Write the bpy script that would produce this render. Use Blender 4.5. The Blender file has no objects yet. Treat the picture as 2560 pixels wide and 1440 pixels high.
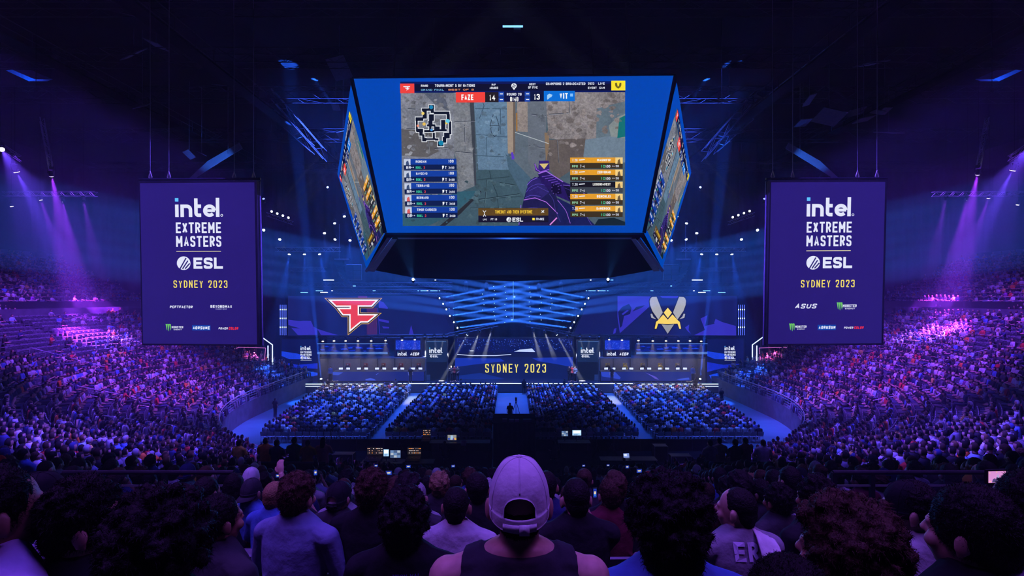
import bpy, bmesh, math, random
import numpy as np
from mathutils import Vector, Matrix, noise as mnoise

scene = bpy.context.scene
C = scene.collection
PI = math.pi
# ------------------------------------------------------------------ camera
FPX = 1300.0          # focal length in pixels of the 2560 wide frame
HOR = 745.0           # pixel row of the eye level
EYE = 10.6            # eye height above the event floor
cam_d = bpy.data.cameras.new('camera')
cam_d.sensor_width = 36.0
cam_d.lens = FPX / 2560.0 * 36.0
cam_d.shift_y = (HOR - 720.0) / 2560.0
cam_d.clip_start = 0.05
cam_d.clip_end = 400
cam = bpy.data.objects.new('camera', cam_d)
C.objects.link(cam)
cam.location = (0, 0, EYE)
cam.rotation_euler = (PI / 2, 0, 0)
scene.camera = cam
# ------------------------------------------------------------------ colour management, sampling of light
vs = scene.view_settings
scene.display_settings.display_device = 'sRGB'
vs.view_transform = 'Standard'
vs.look = 'None'
vs.exposure = 0.0
vs.gamma = 1.0
vs.use_curve_mapping = False
cy = scene.cycles
cy.use_denoising = True
cy.denoiser = 'OPENIMAGEDENOISE'
cy.use_adaptive_sampling = False
cy.max_bounces = 3
cy.diffuse_bounces = 1
cy.glossy_bounces = 1
cy.transmission_bounces = 2
cy.volume_bounces = 0
cy.transparent_max_bounces = 6
cy.sample_clamp_indirect = 2.0
cy.use_light_tree = True
cy.light_sampling_threshold = 0.0
cy.caustics_reflective = False
cy.caustics_refractive = False
# ------------------------------------------------------------------ world: a dark closed hall
world = bpy.data.worlds.new('hall_air')
scene.world = world
world.use_nodes = True
world.node_tree.nodes['Background'].inputs[0].default_value = (0.002, 0.002, 0.012, 1)
world.node_tree.nodes['Background'].inputs[1].default_value = 0.25


def lin(c):
    """sRGB 0..255 -> linear"""
    out = []
    for v in c[:3]:
        v = v / 255.0
        out.append(v / 12.92 if v <= 0.04045 else ((v + 0.055) / 1.055) ** 2.4)
    return tuple(out)


def area(name, loc, target, color, power, sx, sy, spread=180):
    d = bpy.data.lights.new(name, 'AREA')
    d.shape = 'RECTANGLE'
    d.size, d.size_y = sx, sy
    d.color = color
    d.energy = power
    d.spread = math.radians(spread)
    o = bpy.data.objects.new(name, d)
    C.objects.link(o)
    o.location = loc
    o.rotation_euler = (Vector(target) - Vector(loc)).to_track_quat('-Z', 'Y').to_euler()
    return o


VIOLET = (0.24, 0.05, 1.0)
MAGENTA = (0.75, 0.10, 0.75)
BLUE = (0.045, 0.11, 1.0)
CYAN = (0.10, 0.50, 1.0)
# large unseen area lights added to light the floor, stage front, stands and near rows
area('floor_fill', (0, 47, 27), (0, 48, 0), BLUE, 23000, 36, 22, 55)
area('stage_front_fill', (0, 44, 25), (0, 58, 0), (.05, .26, 1.0), 3200, 30, 3, 50)
for sx_ in (-1, 1):
    area('stand_fill', (sx_ * 30, 41, 18.5), (sx_ * 35, 43, 6), VIOLET, 5600, 14, 30, 50)
    area('corner_fill', (sx_ * 12, 18, 16), (sx_ * 17, 17, 6), (0.13, 0.06, 1.0), 2300, 13, 10, 60)
    area('near_fill', (sx_ * 7, 2, 22), (sx_ * 2.5, 2.6, 9), (0.36, 0.10, 0.95), 105, 5, 5, 40)
area('end_stand_fill', (0, 3.5, 24), (0, 4.5, 8), (0.17, 0.09, 1.0), 250, 12, 5, 50)


# ------------------------------------------------------------------ helpers
def P(px, py, D):
    """the point that stands at distance D behind the pixel of the photograph"""
    return Vector(((px - 1280.0) / FPX * D, D, EYE + (HOR - py) / FPX * D))


def pix(p):
    return (1280 + FPX * p[0] / p[1], HOR - FPX * (p[2] - EYE) / p[1])


class MB:
    """collects verts and faces, then links ONE mesh object"""

    def __init__(self):
        self.v, self.f, self.m = [], [], []

    def add(self, verts, faces, mi=0):
        n = len(self.v)
        self.v += [tuple(p) for p in verts]
        self.f += [tuple(i + n for i in f) for f in faces]
        self.m += [mi] * len(faces)
        return self

    def box(self, c, s, mi=0, rot=None):
        hx, hy, hz = s[0] / 2, s[1] / 2, s[2] / 2
        pts = [Vector((x, y, z)) for z in (-hz, hz) for y in (-hy, hy) for x in (-hx, hx)]
        if rot is not None:
            pts = [rot @ p for p in pts]
        pts = [p + Vector(c) for p in pts]
        return self.add(pts, [(0, 2, 3, 1), (4, 5, 7, 6), (0, 1, 5, 4), (2, 6, 7, 3), (0, 4, 6, 2), (1, 3, 7, 5)], mi)

    def span(self, a, b, mi=0):
        return self.box([(a[i] + b[i]) / 2 for i in range(3)], [abs(a[i] - b[i]) for i in range(3)], mi)

    def quad(self, a, b, c, d, mi=0):
        return self.add([a, b, c, d], [(0, 1, 2, 3)], mi)

    def tube(self, pts, r, n=6, mi=0, caps=True):
        pts = [Vector(p) for p in pts]
        rr = r if isinstance(r, (list, tuple)) else [r] * len(pts)
        vs_, fs = [], []
        prev = None
        for i, p in enumerate(pts):
            d = (pts[min(i + 1, len(pts) - 1)] - pts[max(i - 1, 0)])
            d = d.normalized() if d.length > 1e-9 else Vector((0, 0, 1))
            if prev is None:
                up = Vector((0, 0, 1)) if abs(d.z) < 0.9 else Vector((1, 0, 0))
                a = d.cross(up).normalized()
            else:
                a = (prev - d * prev.dot(d)).normalized()
            prev = a
            b = d.cross(a)
            for k in range(n):
                t = 2 * PI * k / n
                vs_.append(p + (a * math.cos(t) + b * math.sin(t)) * rr[i])
        for i in range(len(pts) - 1):
            for k in range(n):
                fs.append((i * n + k, i * n + (k + 1) % n, (i + 1) * n + (k + 1) % n, (i + 1) * n + k))
        if caps:
            fs.append(tuple(range(n - 1, -1, -1)))
            fs.append(tuple(range((len(pts) - 1) * n, len(pts) * n)))
        return self.add(vs_, fs, mi)

    def loft(self, rings, mi=0, caps=True):
        n = len(rings[0])
        vs_ = [p for r in rings for p in r]
        fs = []
        for i in range(len(rings) - 1):
            for k in range(n):
                fs.append((i * n + k, i * n + (k + 1) % n, (i + 1) * n + (k + 1) % n, (i + 1) * n + k))
        if caps:
            fs.append(tuple(range(n - 1, -1, -1)))
            fs.append(tuple(range((len(rings) - 1) * n, len(rings) * n)))
        return self.add(vs_, fs, mi)

    def ell(self, c, r, nu=16, nv=10, mi=0, rot=None):
        vs_, fs = [], []
        for j in range(nv + 1):
            th = PI * j / nv
            for i in range(nu):
                ph = 2 * PI * i / nu
                p = Vector((r[0] * math.sin(th) * math.cos(ph), r[1] * math.sin(th) * math.sin(ph), r[2] * math.cos(th)))
                if rot is not None:
                    p = rot @ p
                vs_.append(p + Vector(c))
        for j in range(nv):
            for i in range(nu):
                a, b = j * nu + i, j * nu + (i + 1) % nu
                c_, d = (j + 1) * nu + (i + 1) % nu, (j + 1) * nu + i
                if j == 0:
                    fs.append((a, c_, d))
                elif j == nv - 1:
                    fs.append((a, b, d))
                else:
                    fs.append((a, b, c_, d))
        return self.add(vs_, fs, mi)

    def prism(self, poly, a, b, mi=0):
        """poly: points in 2-D, mapped by functions a (front) and b (back)"""
        n = len(poly)
        vs_ = [a(*p) for p in poly] + [b(*p) for p in poly]
        fs = [tuple(range(n)), tuple(range(2 * n - 1, n - 1, -1))]
        for k in range(n):
            fs.append((k, k + n, (k + 1) % n + n, (k + 1) % n))
        return self.add(vs_, fs, mi)

    def mesh(self, name):
        me = bpy.data.meshes.new(name)
        me.from_pydata(self.v, [], self.f)
        me.polygons.foreach_set('material_index', self.m)
        me.update()
        return me

    def build(self, name, mats, parent=None, smooth=False, loc=None):
        me = self.mesh(name)
        for m_ in (mats if isinstance(mats, (list, tuple)) else [mats]):
            me.materials.append(m_)
        if smooth:
            me.polygons.foreach_set('use_smooth', [True] * len(me.polygons))
        o = bpy.data.objects.new(name, me)
        C.objects.link(o)
        if parent is not None:
            o.parent = parent
        if loc is not None:
            o.location = loc
        return o


def tag(o, label=None, cat=None, group=None, kind=None):
    if label:
        o['label'] = label
    if cat:
        o['category'] = cat
    if group:
        o['group'] = group
    if kind:
        o['kind'] = kind
    return o


def empty(name, loc=(0, 0, 0), rz=0.0, label=None, cat=None, group=None):
    o = bpy.data.objects.new(name, None)
    o.empty_display_size = 0.2
    C.objects.link(o)
    o.location = loc
    o.rotation_euler = (0, 0, rz)
    return tag(o, label, cat, group)


def copy_tree(o, parent=None):
    c = o.copy()
    C.objects.link(c)
    if parent is not None:
        c.parent = parent
        c.matrix_parent_inverse = o.matrix_parent_inverse.copy()
    for ch in list(o.children):
        copy_tree(ch, c)
    return c


# ------------------------------------------------------------------ materials (all node based)
MATS = {}


def mat(name, col, rough=0.7, metal=0.0, vary=0.15, scale=6.0, bump=0.0, spec=0.3):
    """principled surface whose colour wanders a little with a noise texture"""
    if name in MATS:
        return MATS[name]
    m = bpy.data.materials.new(name)
    m.use_nodes = True
    nt = m.node_tree
    b = nt.nodes['Principled BSDF']
    b.inputs['Roughness'].default_value = rough
    b.inputs['Metallic'].default_value = metal
    b.inputs['Specular IOR Level'].default_value = spec
    tc = nt.nodes.new('ShaderNodeTexCoord')
    nz = nt.nodes.new('ShaderNodeTexNoise')
    nz.inputs['Scale'].default_value = scale
    nz.inputs['Detail'].default_value = 4
    nt.links.new(tc.outputs['Object'], nz.inputs['Vector'])
    rp = nt.nodes.new('ShaderNodeValToRGB')
    rp.color_ramp.elements[0].position = 0.3
    rp.color_ramp.elements[1].position = 0.7
    rp.color_ramp.elements[0].color = tuple(c * (1 - vary) for c in col[:3]) + (1,)
    rp.color_ramp.elements[1].color = tuple(min(1, c * (1 + vary)) for c in col[:3]) + (1,)
    nt.links.new(nz.outputs['Fac'], rp.inputs['Fac'])
    nt.links.new(rp.outputs['Color'], b.inputs['Base Color'])
    if bump > 0:
        bp = nt.nodes.new('ShaderNodeBump')
        bp.inputs['Strength'].default_value = bump
        bp.inputs['Distance'].default_value = 0.02
        nt.links.new(nz.outputs['Fac'], bp.inputs['Height'])
        nt.links.new(bp.outputs['Normal'], b.inputs['Normal'])
    MATS[name] = m
    return m


def glow(name, col, strength=1.0, sample=False):
    if name in MATS:
        return MATS[name]
    m = bpy.data.materials.new(name)
    m.use_nodes = True
    nt = m.node_tree
    nt.nodes.clear()
    e = nt.nodes.new('ShaderNodeEmission')
    e.inputs[0].default_value = tuple(col[:3]) + (1,)
    e.inputs[1].default_value = strength
    o = nt.nodes.new('ShaderNodeOutputMaterial')
    nt.links.new(e.outputs[0], o.inputs[0])
    if not sample:
        m.cycles.emission_sampling = 'NONE'
    MATS[name] = m
    return m


def screen_mat(name, strength=1.0, sample=False):
    """LED wall: each face shows the colour stored for it; the fourth channel says how grainy the picture is there"""
    if name in MATS:
        return MATS[name]
    m = bpy.data.materials.new(name)
    m.use_nodes = True
    nt = m.node_tree
    nt.nodes.clear()
    at = nt.nodes.new('ShaderNodeAttribute')
    at.attribute_name = 'picture'
    tc = nt.nodes.new('ShaderNodeTexCoord')
    nz = nt.nodes.new('ShaderNodeTexNoise')
    nz.inputs['Scale'].default_value = 1.6
    nz.inputs['Detail'].default_value = 9
    nz.inputs['Roughness'].default_value = 0.72
    nt.links.new(tc.outputs['Object'], nz.inputs['Vector'])
    mr = nt.nodes.new('ShaderNodeMapRange')
    mr.inputs['From Min'].default_value = 0.3
    mr.inputs['From Max'].default_value = 0.7
    mr.inputs['To Min'].default_value = -1.0
    mr.inputs['To Max'].default_value = 1.0
    nf = nt.nodes.new('ShaderNodeTexNoise')
    nf.inputs['Scale'].default_value = 9.0
    nf.inputs['Detail'].default_value = 6
    nf.inputs['Roughness'].default_value = 0.8
    nt.links.new(tc.outputs['Object'], nf.inputs['Vector'])
    mixn = nt.nodes.new('ShaderNodeMath')
    mixn.operation = 'MULTIPLY_ADD'
    nt.links.new(nf.outputs['Fac'], mixn.inputs[0])
    mixn.inputs[1].default_value = 0.8
    hf = nt.nodes.new('ShaderNodeMath')
    hf.operation = 'MULTIPLY_ADD'
    nt.links.new(nz.outputs['Fac'], hf.inputs[0])
    hf.inputs[1].default_value = 0.6
    hf.inputs[2].default_value = -0.2
    nt.links.new(hf.outputs[0], mixn.inputs[2])
    nt.links.new(mixn.outputs[0], mr.inputs['Value'])
    mu = nt.nodes.new('ShaderNodeMath')
    mu.operation = 'MULTIPLY_ADD'
    nt.links.new(mr.outputs[0], mu.inputs[0])
    nt.links.new(at.outputs['Alpha'], mu.inputs[1])
    mu.inputs[2].default_value = 1.0
    vm = nt.nodes.new('ShaderNodeVectorMath')
    vm.operation = 'SCALE'
    nt.links.new(at.outputs['Color'], vm.inputs[0])
    nt.links.new(mu.outputs[0], vm.inputs['Scale'])
    e = nt.nodes.new('ShaderNodeEmission')
    e.inputs[1].default_value = strength
    nt.links.new(vm.outputs[0], e.inputs[0])
    if not sample:
        m.cycles.emission_sampling = 'NONE'
    o = nt.nodes.new('ShaderNodeOutputMaterial')
    nt.links.new(e.outputs[0], o.inputs[0])
    MATS[name] = m
    return m


# ------------------------------------------------------------------ flat pictures for screens, banners and print
def offset_poly(poly, d):
    """mitred offset of a simple polygon (positive grows it)"""
    n = len(poly)
    ar = sum(poly[i][0] * poly[(i + 1) % n][1] - poly[(i + 1) % n][0] * poly[i][1] for i in range(n))
    sg = 1 if ar > 0 else -1
    out = []
    for i in range(n):
        p0, p1, p2 = (Vector(poly[(i + k) % n]) for k in (-1, 0, 1))
        a, b = (p1 - p0).normalized(), (p2 - p1).normalized()
        na, nb = Vector((a.y, -a.x)) * sg, Vector((b.y, -b.x)) * sg
        k = 1 + na.dot(nb)
        out.append(tuple(p1 + (na + nb) * (d / max(k, 0.25))))
    return out


def circle(cx, cy, r, n=28, a0=0, a1=2 * PI):
    return [(cx + r * math.cos(a0 + (a1 - a0) * i / n), cy + r * math.sin(a0 + (a1 - a0) * i / n)) for i in range(n)]


def soften(pts, r, closed=False, n=4):
    """round the corners of a polyline"""
    if r <= 0:
        return pts
    out = []
    m = len(pts)
    for i, p in enumerate(pts):
        if not closed and i in (0, m - 1):
            out.append(p)
            continue
        p1, p0, p2 = Vector(p), Vector(pts[i - 1]), Vector(pts[(i + 1) % m])
        a, b = p0 - p1, p2 - p1
        rr = min(r, a.length * 0.5, b.length * 0.5)
        q0, q2 = p1 + a.normalized() * rr, p1 + b.normalized() * rr
        for k in range(n + 1):
            t = k / n
            out.append(tuple(q0 * (1 - t) ** 2 + p1 * 2 * t * (1 - t) + q2 * t * t))
    return out


def ribbon(pts, w, closed=False):
    """list of quads along a polyline of width w, mitred"""
    m = len(pts)
    V = [Vector(p) for p in pts]
    L, R = [], []
    for i in range(m):
        if closed:
            a, b = V[i] - V[i - 1], V[(i + 1) % m] - V[i]
        else:
            a = V[i] - V[i - 1] if i > 0 else V[1] - V[0]
            b = V[i + 1] - V[i] if i < m - 1 else V[i] - V[i - 1]
        a = a.normalized() if a.length > 1e-9 else b.normalized()
        b = b.normalized() if b.length > 1e-9 else a
        na, nb = Vector((-a.y, a.x)), Vector((-b.y, b.x))
        k = max(1 + na.dot(nb), 0.35)
        o = (na + nb) * (w / 2 / k)
        L.append(tuple(V[i] + o))
        R.append(tuple(V[i] - o))
    qs = []
    for i in range(m if closed else m - 1):
        j = (i + 1) % m
        qs.append([L[i], L[j], R[j], R[i]])
    return qs


O_ = [(0, 0), (1, 0), (1, 1), (0, 1)]
# letters as centre lines in a unit box: (points, closed, corner rounding)
GLYPH = {
    'A': [([(0, 0), (.5, 1), (1, 0)], 0, 0), ([(.2, .3), (.8, .3)], 0, 0)],
    'B': [([(0, 0), (.8, 0), (1, .14), (1, .38), (.8, .52), (.95, .66), (.95, .88), (.78, 1), (0, 1)], 1, .03), ([(0, .52), (.8, .52)], 0, 0)],
    'C': [([(1, .7), (1, 1), (0, 1), (0, 0), (1, 0), (1, .3)], 0, .3)],
    'D': [([(0, 0), (.55, 0), (1, .2), (1, .8), (.55, 1), (0, 1)], 1, .04)],
    'E': [([(1, 1), (0, 1), (0, 0), (1, 0)], 0, 0), ([(0, .5), (.85, .5)], 0, 0)],
    'F': [([(1, 1), (0, 1), (0, 0)], 0, 0), ([(0, .5), (.85, .5)], 0, 0)],
    'G': [([(1, .75), (1, 1), (0, 1), (0, 0), (1, 0), (1, .48), (.55, .48)], 0, .25)],
    'H': [([(0, 0), (0, 1)], 0, 0), ([(1, 0), (1, 1)], 0, 0), ([(0, .5), (1, .5)], 0, 0)],
    'I': [([(.5, 0), (.5, 1)], 0, 0)],
    'J': [([(1, 1), (1, 0), (0, 0), (0, .3)], 0, .25)],
    'K': [([(0, 0), (0, 1)], 0, 0), ([(1, 1), (.05, .5), (1, 0)], 0, 0)],
    'L': [([(0, 1), (0, 0), (1, 0)], 0, 0)],
    'M': [([(0, 0), (0, 1)], 0, 0), ([(1, 0), (1, 1)], 0, 0), ([(.02, .97), (.5, .3)], 0, 0), ([(.98, .97), (.5, .3)], 0, 0)],
    'N': [([(0, 0), (0, 1)], 0, 0), ([(1, 0), (1, 1)], 0, 0), ([(.04, .93), (.96, .07)], 0, 0)],
    'O': [(O_, 1, .3)],
    'P': [([(0, 0), (0, 1)], 0, 0), ([(0, 1), (.6, 1), (1, .86), (1, .6), (.6, .46), (0, .46)], 0, .05)],
    'Q': [(O_, 1, .3), ([(.6, .3), (1.05, -.1)], 0, 0)],
    'R': [([(0, 0), (0, 1)], 0, 0), ([(0, 1), (.6, 1), (1, .86), (1, .6), (.6, .46), (0, .46)], 0, .05), ([(.5, .48), (1, 0)], 0, 0)],
    'S': [([(1, .75), (1, 1), (0, 1), (0, .55), (1, .45), (1, 0), (0, 0), (0, .25)], 0, .25)],
    'T': [([(0, 1), (1, 1)], 0, 0), ([(.5, 0), (.5, 1)], 0, 0)],
    'U': [([(0, 1), (0, 0), (1, 0), (1, 1)], 0, .3)],
    'V': [([(0, 1), (.5, 0), (1, 1)], 0, 0)],
    'W': [([(0, 1), (.22, 0), (.5, .7), (.78, 0), (1, 1)], 0, 0)],
    'X': [([(0, 0), (1, 1)], 0, 0), ([(0, 1), (1, 0)], 0, 0)],
    'Y': [([(0, 1), (.5, .45), (1, 1)], 0, 0), ([(.5, 0), (.5, .45)], 0, 0)],
    'Z': [([(0, 1), (1, 1), (0, 0), (1, 0)], 0, 0)],
    '0': [(O_, 1, .3)],
    '1': [([(.15, .78), (.6, 1), (.6, 0)], 0, 0)],
    '2': [([(0, .72), (0, 1), (1, 1), (1, .62), (0, 0), (1, 0)], 0, .22)],
    '3': [([(0, .76), (0, 1), (1, 1), (1, .54), (.45, .54)], 0, .22), ([(.45, .54), (1, .54), (1, 0), (0, 0), (0, .24)], 0, .22)],
    '4': [([(.75, 0), (.75, 1), (0, .3), (1, .3)], 0, 0)],
    '5': [([(1, 1), (0, 1), (0, .56), (1, .56), (1, 0), (0, 0), (0, .22)], 0, .2)],
    '6': [([(1, .78), (1, 1), (0, 1), (0, 0), (1, 0), (1, .55), (0, .55)], 0, .22)],
    '7': [([(0, 1), (1, 1), (.35, 0)], 0, 0)],
    '8': [(O_, 1, .3), ([(0, .52), (1, .52)], 0, 0)],
    '9': [([(0, .22), (0, 0), (1, 0), (1, 1), (0, 1), (0, .45), (1, .45)], 0, .22)],
    ':': [([(.5, .2), (.5, .34)], 0, 0), ([(.5, .66), (.5, .8)], 0, 0)],
    '-': [([(.15, .5), (.85, .5)], 0, 0)], '+': [([(.1, .5), (.9, .5)], 0, 0), ([(.5, .2), (.5, .8)], 0, 0)],
    '.': [([(.4, .06), (.6, .06)], 0, 0)],
    'n': [([(0, 0), (0, 1)], 0, 0), ([(0, .45), (0, 1), (1, 1), (1, 0)], 0, .5)],
    'e': [([(.96, .22), (.8, 0), (0, 0), (0, 1), (1, 1), (1, .46), (0.05, .46)], 0, .48)],
    't': [([(.3, 1.36), (.3, 0), (1, 0)], 0, .34), ([(0, 1), (1, 1)], 0, 0)],
    'l': [([(0, 1.55), (0, 0)], 0, 0)], 'i': [([(0, 1), (0, 0)], 0, 0)],
    'o': [(O_, 1, .45)],
}


class Canvas:
    """flat picture: polygons in picture units (x right, y DOWN), each one level above the last asked"""

    def __init__(self):
        self.items = []

    def poly(self, pts, col, lv=1, grain=0.0):
        self.items.append((pts, lin(col), grain, lv))
        return self

    def rect(self, x0, y0, x1, y1, col, lv=1, grain=0.0):
        return self.poly([(x0, y0), (x1, y0), (x1, y1), (x0, y1)], col, lv, grain)

    def line(self, pts, w, col, lv=1, closed=False):
        for q in ribbon(pts, w, closed):
            self.poly(q, col, lv)
        return self

    def text(self, s, x, y, h, col, lv=3, wr=0.5, sr=0.19, gap=0.14, center=False, right=False, slant=0.0, fit=None):
        """letters whose top is at y; wr letter width / height, sr stroke / height; fit = total width"""
        w, st, gp = wr * h, sr * h, gap * h
        wid = lambda ch: {'I': st, 'l': st, 'i': st, ' ': w * .55, ':': st * 1.6, '.': st * 1.6, '1': w * .66, 'M': w * 1.25, 'W': w * 1.35, 't': w * .72}.get(ch, w)
        tot = sum(wid(c) for c in s) + gp * (len(s) - 1)
        if fit:
            k = fit / tot
            w, gp = w * k, gp * k
            if k < 1:
                st *= max(k, .6)
            tot = sum(wid(c) for c in s) + gp * (len(s) - 1)
        if center:
            x -= tot / 2
        if right:
            x -= tot
        for ch in s:
            cw = wid(ch)
            for pts, closed, r in GLYPH.get(ch, []):
                q = [(x + st / 2 + u * max(cw - st, 0), y + h - st / 2 - v * (h - st)) for u, v in pts]
                if slant:
                    q = [(a + slant * (y + h - b), b) for a, b in q]
                q = soften(q, r * cw, bool(closed))
                if not closed and r == 0:
                    e0, e1 = Vector(q[0]) - Vector(q[1]), Vector(q[-1]) - Vector(q[-2])
                    if (abs(e0.x) < 1e-6 or abs(e0.y) < 1e-6) and e0.length > 0:
                        q[0] = tuple(Vector(q[0]) + e0.normalized() * st * .5)
                    if (abs(e1.x) < 1e-6 or abs(e1.y) < 1e-6) and e1.length > 0:
                        q[-1] = tuple(Vector(q[-1]) + e1.normalized() * st * .5)
                self.line(q, st, col, lv, bool(closed))
            x += cw + gp
        return tot

    def intel(self, x, y, h, col=(225, 232, 250), dot=(90, 190, 250), lv=3):
        """the lower-case word with a square dot; x, y = top left of the l's height h; width about 2.33 h"""
        xh = h * .655
        st = h * .185
        b = y + h
        S = lambda pts, r=0, closed=False: self.line(soften(pts, r, closed, 6), st, col, lv, closed)
        self.rect(x, y, x + st, y + st, dot, lv)
        S([(x + st / 2, b), (x + st / 2, b - xh * 1.0)])
        x1 = x + h * .37
        S([(x1, b), (x1, b - xh)])
        S([(x1, b - xh * .5), (x1, b - xh + st / 2), (x1 + h * .44, b - xh + st / 2), (x1 + h * .44, b)], h * .26)
        x2 = x + h * 1.10
        S([(x2, y + h * .02), (x2, b - st / 2), (x2 + h * .27, b - st / 2)], h * .2)
        S([(x2 - 0, b - xh + st / 2), (x2 + h * .27, b - xh + st / 2)])
        x3 = x + h * 1.5
        cx, cy, rr = x3 + h * .31, b - xh / 2, xh / 2 - st / 2
        self.line([(cx + rr * 1.05 * math.cos(a), cy - rr * math.sin(a)) for a in [i * (2 * PI - .75) / 22 for i in range(23)]], st, col, lv)
        self.line([(cx - rr, cy), (cx + rr * 1.2, cy)], st * .8, col, lv)
        x4 = x + h * 2.24
        S([(x4, b), (x4, y)])
        self.line(circle(x4 + h * .21, b - h * .08, h * .055, 10), h * .03, col, lv, True)

    def esl(self, x, y, h, col=(225, 230, 250), bg=(34, 24, 116), lv=3):
        """round badge with slashes, then three square letters; h = badge height, width 3.25 h"""
        r = h / 2
        cx, cy = x + r, y + r
        self.poly(circle(cx, cy, r, 32), col, lv)
        for k, (a, b2) in enumerate((((-.12, .98), (.62, -.62)), ((.12, .92), (.86, -.28)), ((.42, .84), (.98, .12)))):
            w = h * .09
            self.line([(cx - r * .55 + r * .42 * k * .9, cy + r * (.86 - .02 * k)), (cx + r * (.38 + .26 * k), cy - r * (.76 - .4 * k))], w, bg, lv + 1)
        self.text('ESL', x + h * 1.22, y + h * .09, h * .82, col, lv, wr=.8, sr=.235, gap=.12)

    def build(self, name, quad, material, parent=None, step=0.005, bounds=(0, 0, 1, 1), nrm=None):
        """quad: world corners TL, TR, BR, BL of the bounds; picture faces lie on levels step apart along nrm"""
        TL, TR, BR, BL = [Vector(q) for q in quad]
        if nrm is None:
            nrm = (BL - TL).cross(TR - TL).normalized()
        x0, y0, x1, y1 = bounds
        V, F, K = [], [], []
        for pts, col, g, lv in self.items:
            n = len(V)
            for (x, y) in pts:
                u, v = (x - x0) / (x1 - x0), (y - y0) / (y1 - y0)
                V.append((TL * (1 - u) + TR * u) * (1 - v) + (BL * (1 - u) + BR * u) * v + nrm * (step * lv))
            F.append(tuple(range(n, n + len(pts))))
            K.append(col + (g,))
        me = bpy.data.meshes.new(name)
        me.from_pydata([tuple(p) for p in V], [], F)
        at = me.attributes.new('picture', 'FLOAT_COLOR', 'FACE')
        at.data.foreach_set('color', [c for k in K for c in k])
        me.materials.append(material)
        me.update()
        o = bpy.data.objects.new(name, me)
        C.objects.link(o)
        if parent is not None:
            o.parent = parent
        return o


def ray_plane(px, py, p0, n):
    d = P(px, py, 1.0) - Vector((0, 0, EYE))
    o = Vector((0, 0, EYE))
    k = (Vector(p0) - o).dot(n) / d.dot(n)
    return o + d * k


# ================================================================== THE HALL
CURVE_Y, CURVE_R, SIDE_END = 47.0, 23.0, 60.0     # the inner rail of the lower stand: a half circle, then straight sides
PITCH, SLOPE = 0.85, 0.325
ROWS = 27
SIDE_ROWS = 25


def bowl(kind, s, t):
    """point on the stand; kind 'arc' (s = angle), 'L' or 'R' (s = y)"""
    if kind == 'arc':
        return Vector(((CURVE_R + t) * math.cos(s), CURVE_Y + (CURVE_R + t) * math.sin(s), 0))
    return Vector(((-1 if kind == 'L' else 1) * (CURVE_R + t), s, 0))


def tread(i):
    return 1.45 + SLOPE * (PITCH * i + 0.42)


M_floor = mat('sealed_concrete', (0.06, 0.13, 0.15), 0.42, vary=0.2, scale=0.6, spec=0.4)
M_black = mat('black_paint', (0.010, 0.010, 0.012), 0.9, vary=0.3, scale=2, spec=.05)
M_drape = mat('black_drape', (0.010, 0.010, 0.014), 0.9, vary=0.5, scale=3, bump=0.3, spec=.03)
M_steel = mat('dark_steel', (0.05, 0.05, 0.06), 0.45, metal=0.6, vary=0.2)
M_alu = mat('truss_aluminium', (0.35, 0.36, 0.40), 0.4, metal=0.8, vary=0.2)
M_rail = mat('grey_rail', (0.45, 0.45, 0.50), 0.4, metal=0.5, vary=0.1)
M_conc = mat('stand_concrete', (0.10, 0.10, 0.12), 0.85, vary=0.25, scale=1.5)
M_case = mat('black_case', (0.02, 0.02, 0.023), 0.5, vary=0.3)

o = MB().quad((-62, -12, 0), (62, -12, 0), (62, 79, 0), (-62, 79, 0)).build('floor', M_floor)
tag(o, kind='structure')
o = MB().span((-62, -12, 30), (62, 79, 30.4)).build('ceiling', M_black)
tag(o, kind='structure')
for nm, a, b in (('wall_left', (-62.4, -12, 0), (-62, 79, 30)), ('wall_right', (62, -12, 0), (62.4, 79, 30)),
                 ('wall_back', (-62, 79, 0), (62, 79.4, 30)), ('wall_front', (-62, -12.4, 0), (62, -12, 30))):
    o = MB().span(a, b).build(nm, M_drape)
    tag(o, kind='structure')


def stand_mesh(kinds, rows, pitch, zfun, t0, front):
    """stepped terraces swept along the curve"""
    mb = MB()
    prof = [(t0, front), (t0, zfun(0))]
    for i in range(rows):
        prof.append((t0 + pitch * (i + 1), zfun(i)))
        prof.append((t0 + pitch * (i + 1), zfun(i + 1) if i < rows - 1 else zfun(i) + 1.4))
    path = []
    for kind, a, b, n in kinds:
        path += [(kind, a + (b - a) * k / n) for k in range(n + 1)]
    m = len(prof)
    V = []
    for kind, s in path:
        for t, z in prof:
            p = bowl(kind, s, t)
            p.z = z
            V.append(p)
    F = [(j * m + k, (j + 1) * m + k, (j + 1) * m + k + 1, j * m + k + 1) for j in range(len(path) - 1) for k in range(m - 1)]
    return mb.add(V, F)


A0, A1 = PI * 1.30, PI * 1.70
tag(stand_mesh([('arc', A0, A1, 30)], ROWS + 2, PITCH, tread, 0, 0).build('floor_stand_end', M_conc), kind='structure')
tag(stand_mesh([('L', SIDE_END, CURVE_Y, 2), ('arc', PI, A0, 24)], SIDE_ROWS, PITCH, tread, 0, 0).build('floor_stand_left', M_conc), kind='structure')
tag(stand_mesh([('arc', A1, PI * 2, 24), ('R', CURVE_Y, SIDE_END, 2)], SIDE_ROWS, PITCH, tread, 0, 0).build('floor_stand_right', M_conc), kind='structure')
# upper tiers above the side stands
UP_T, UP_ROWS, UP_SLOPE = 22.6, 14, 0.46


def up_tread(i):
    return EYE - 0.95 + UP_SLOPE * PITCH * i


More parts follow.
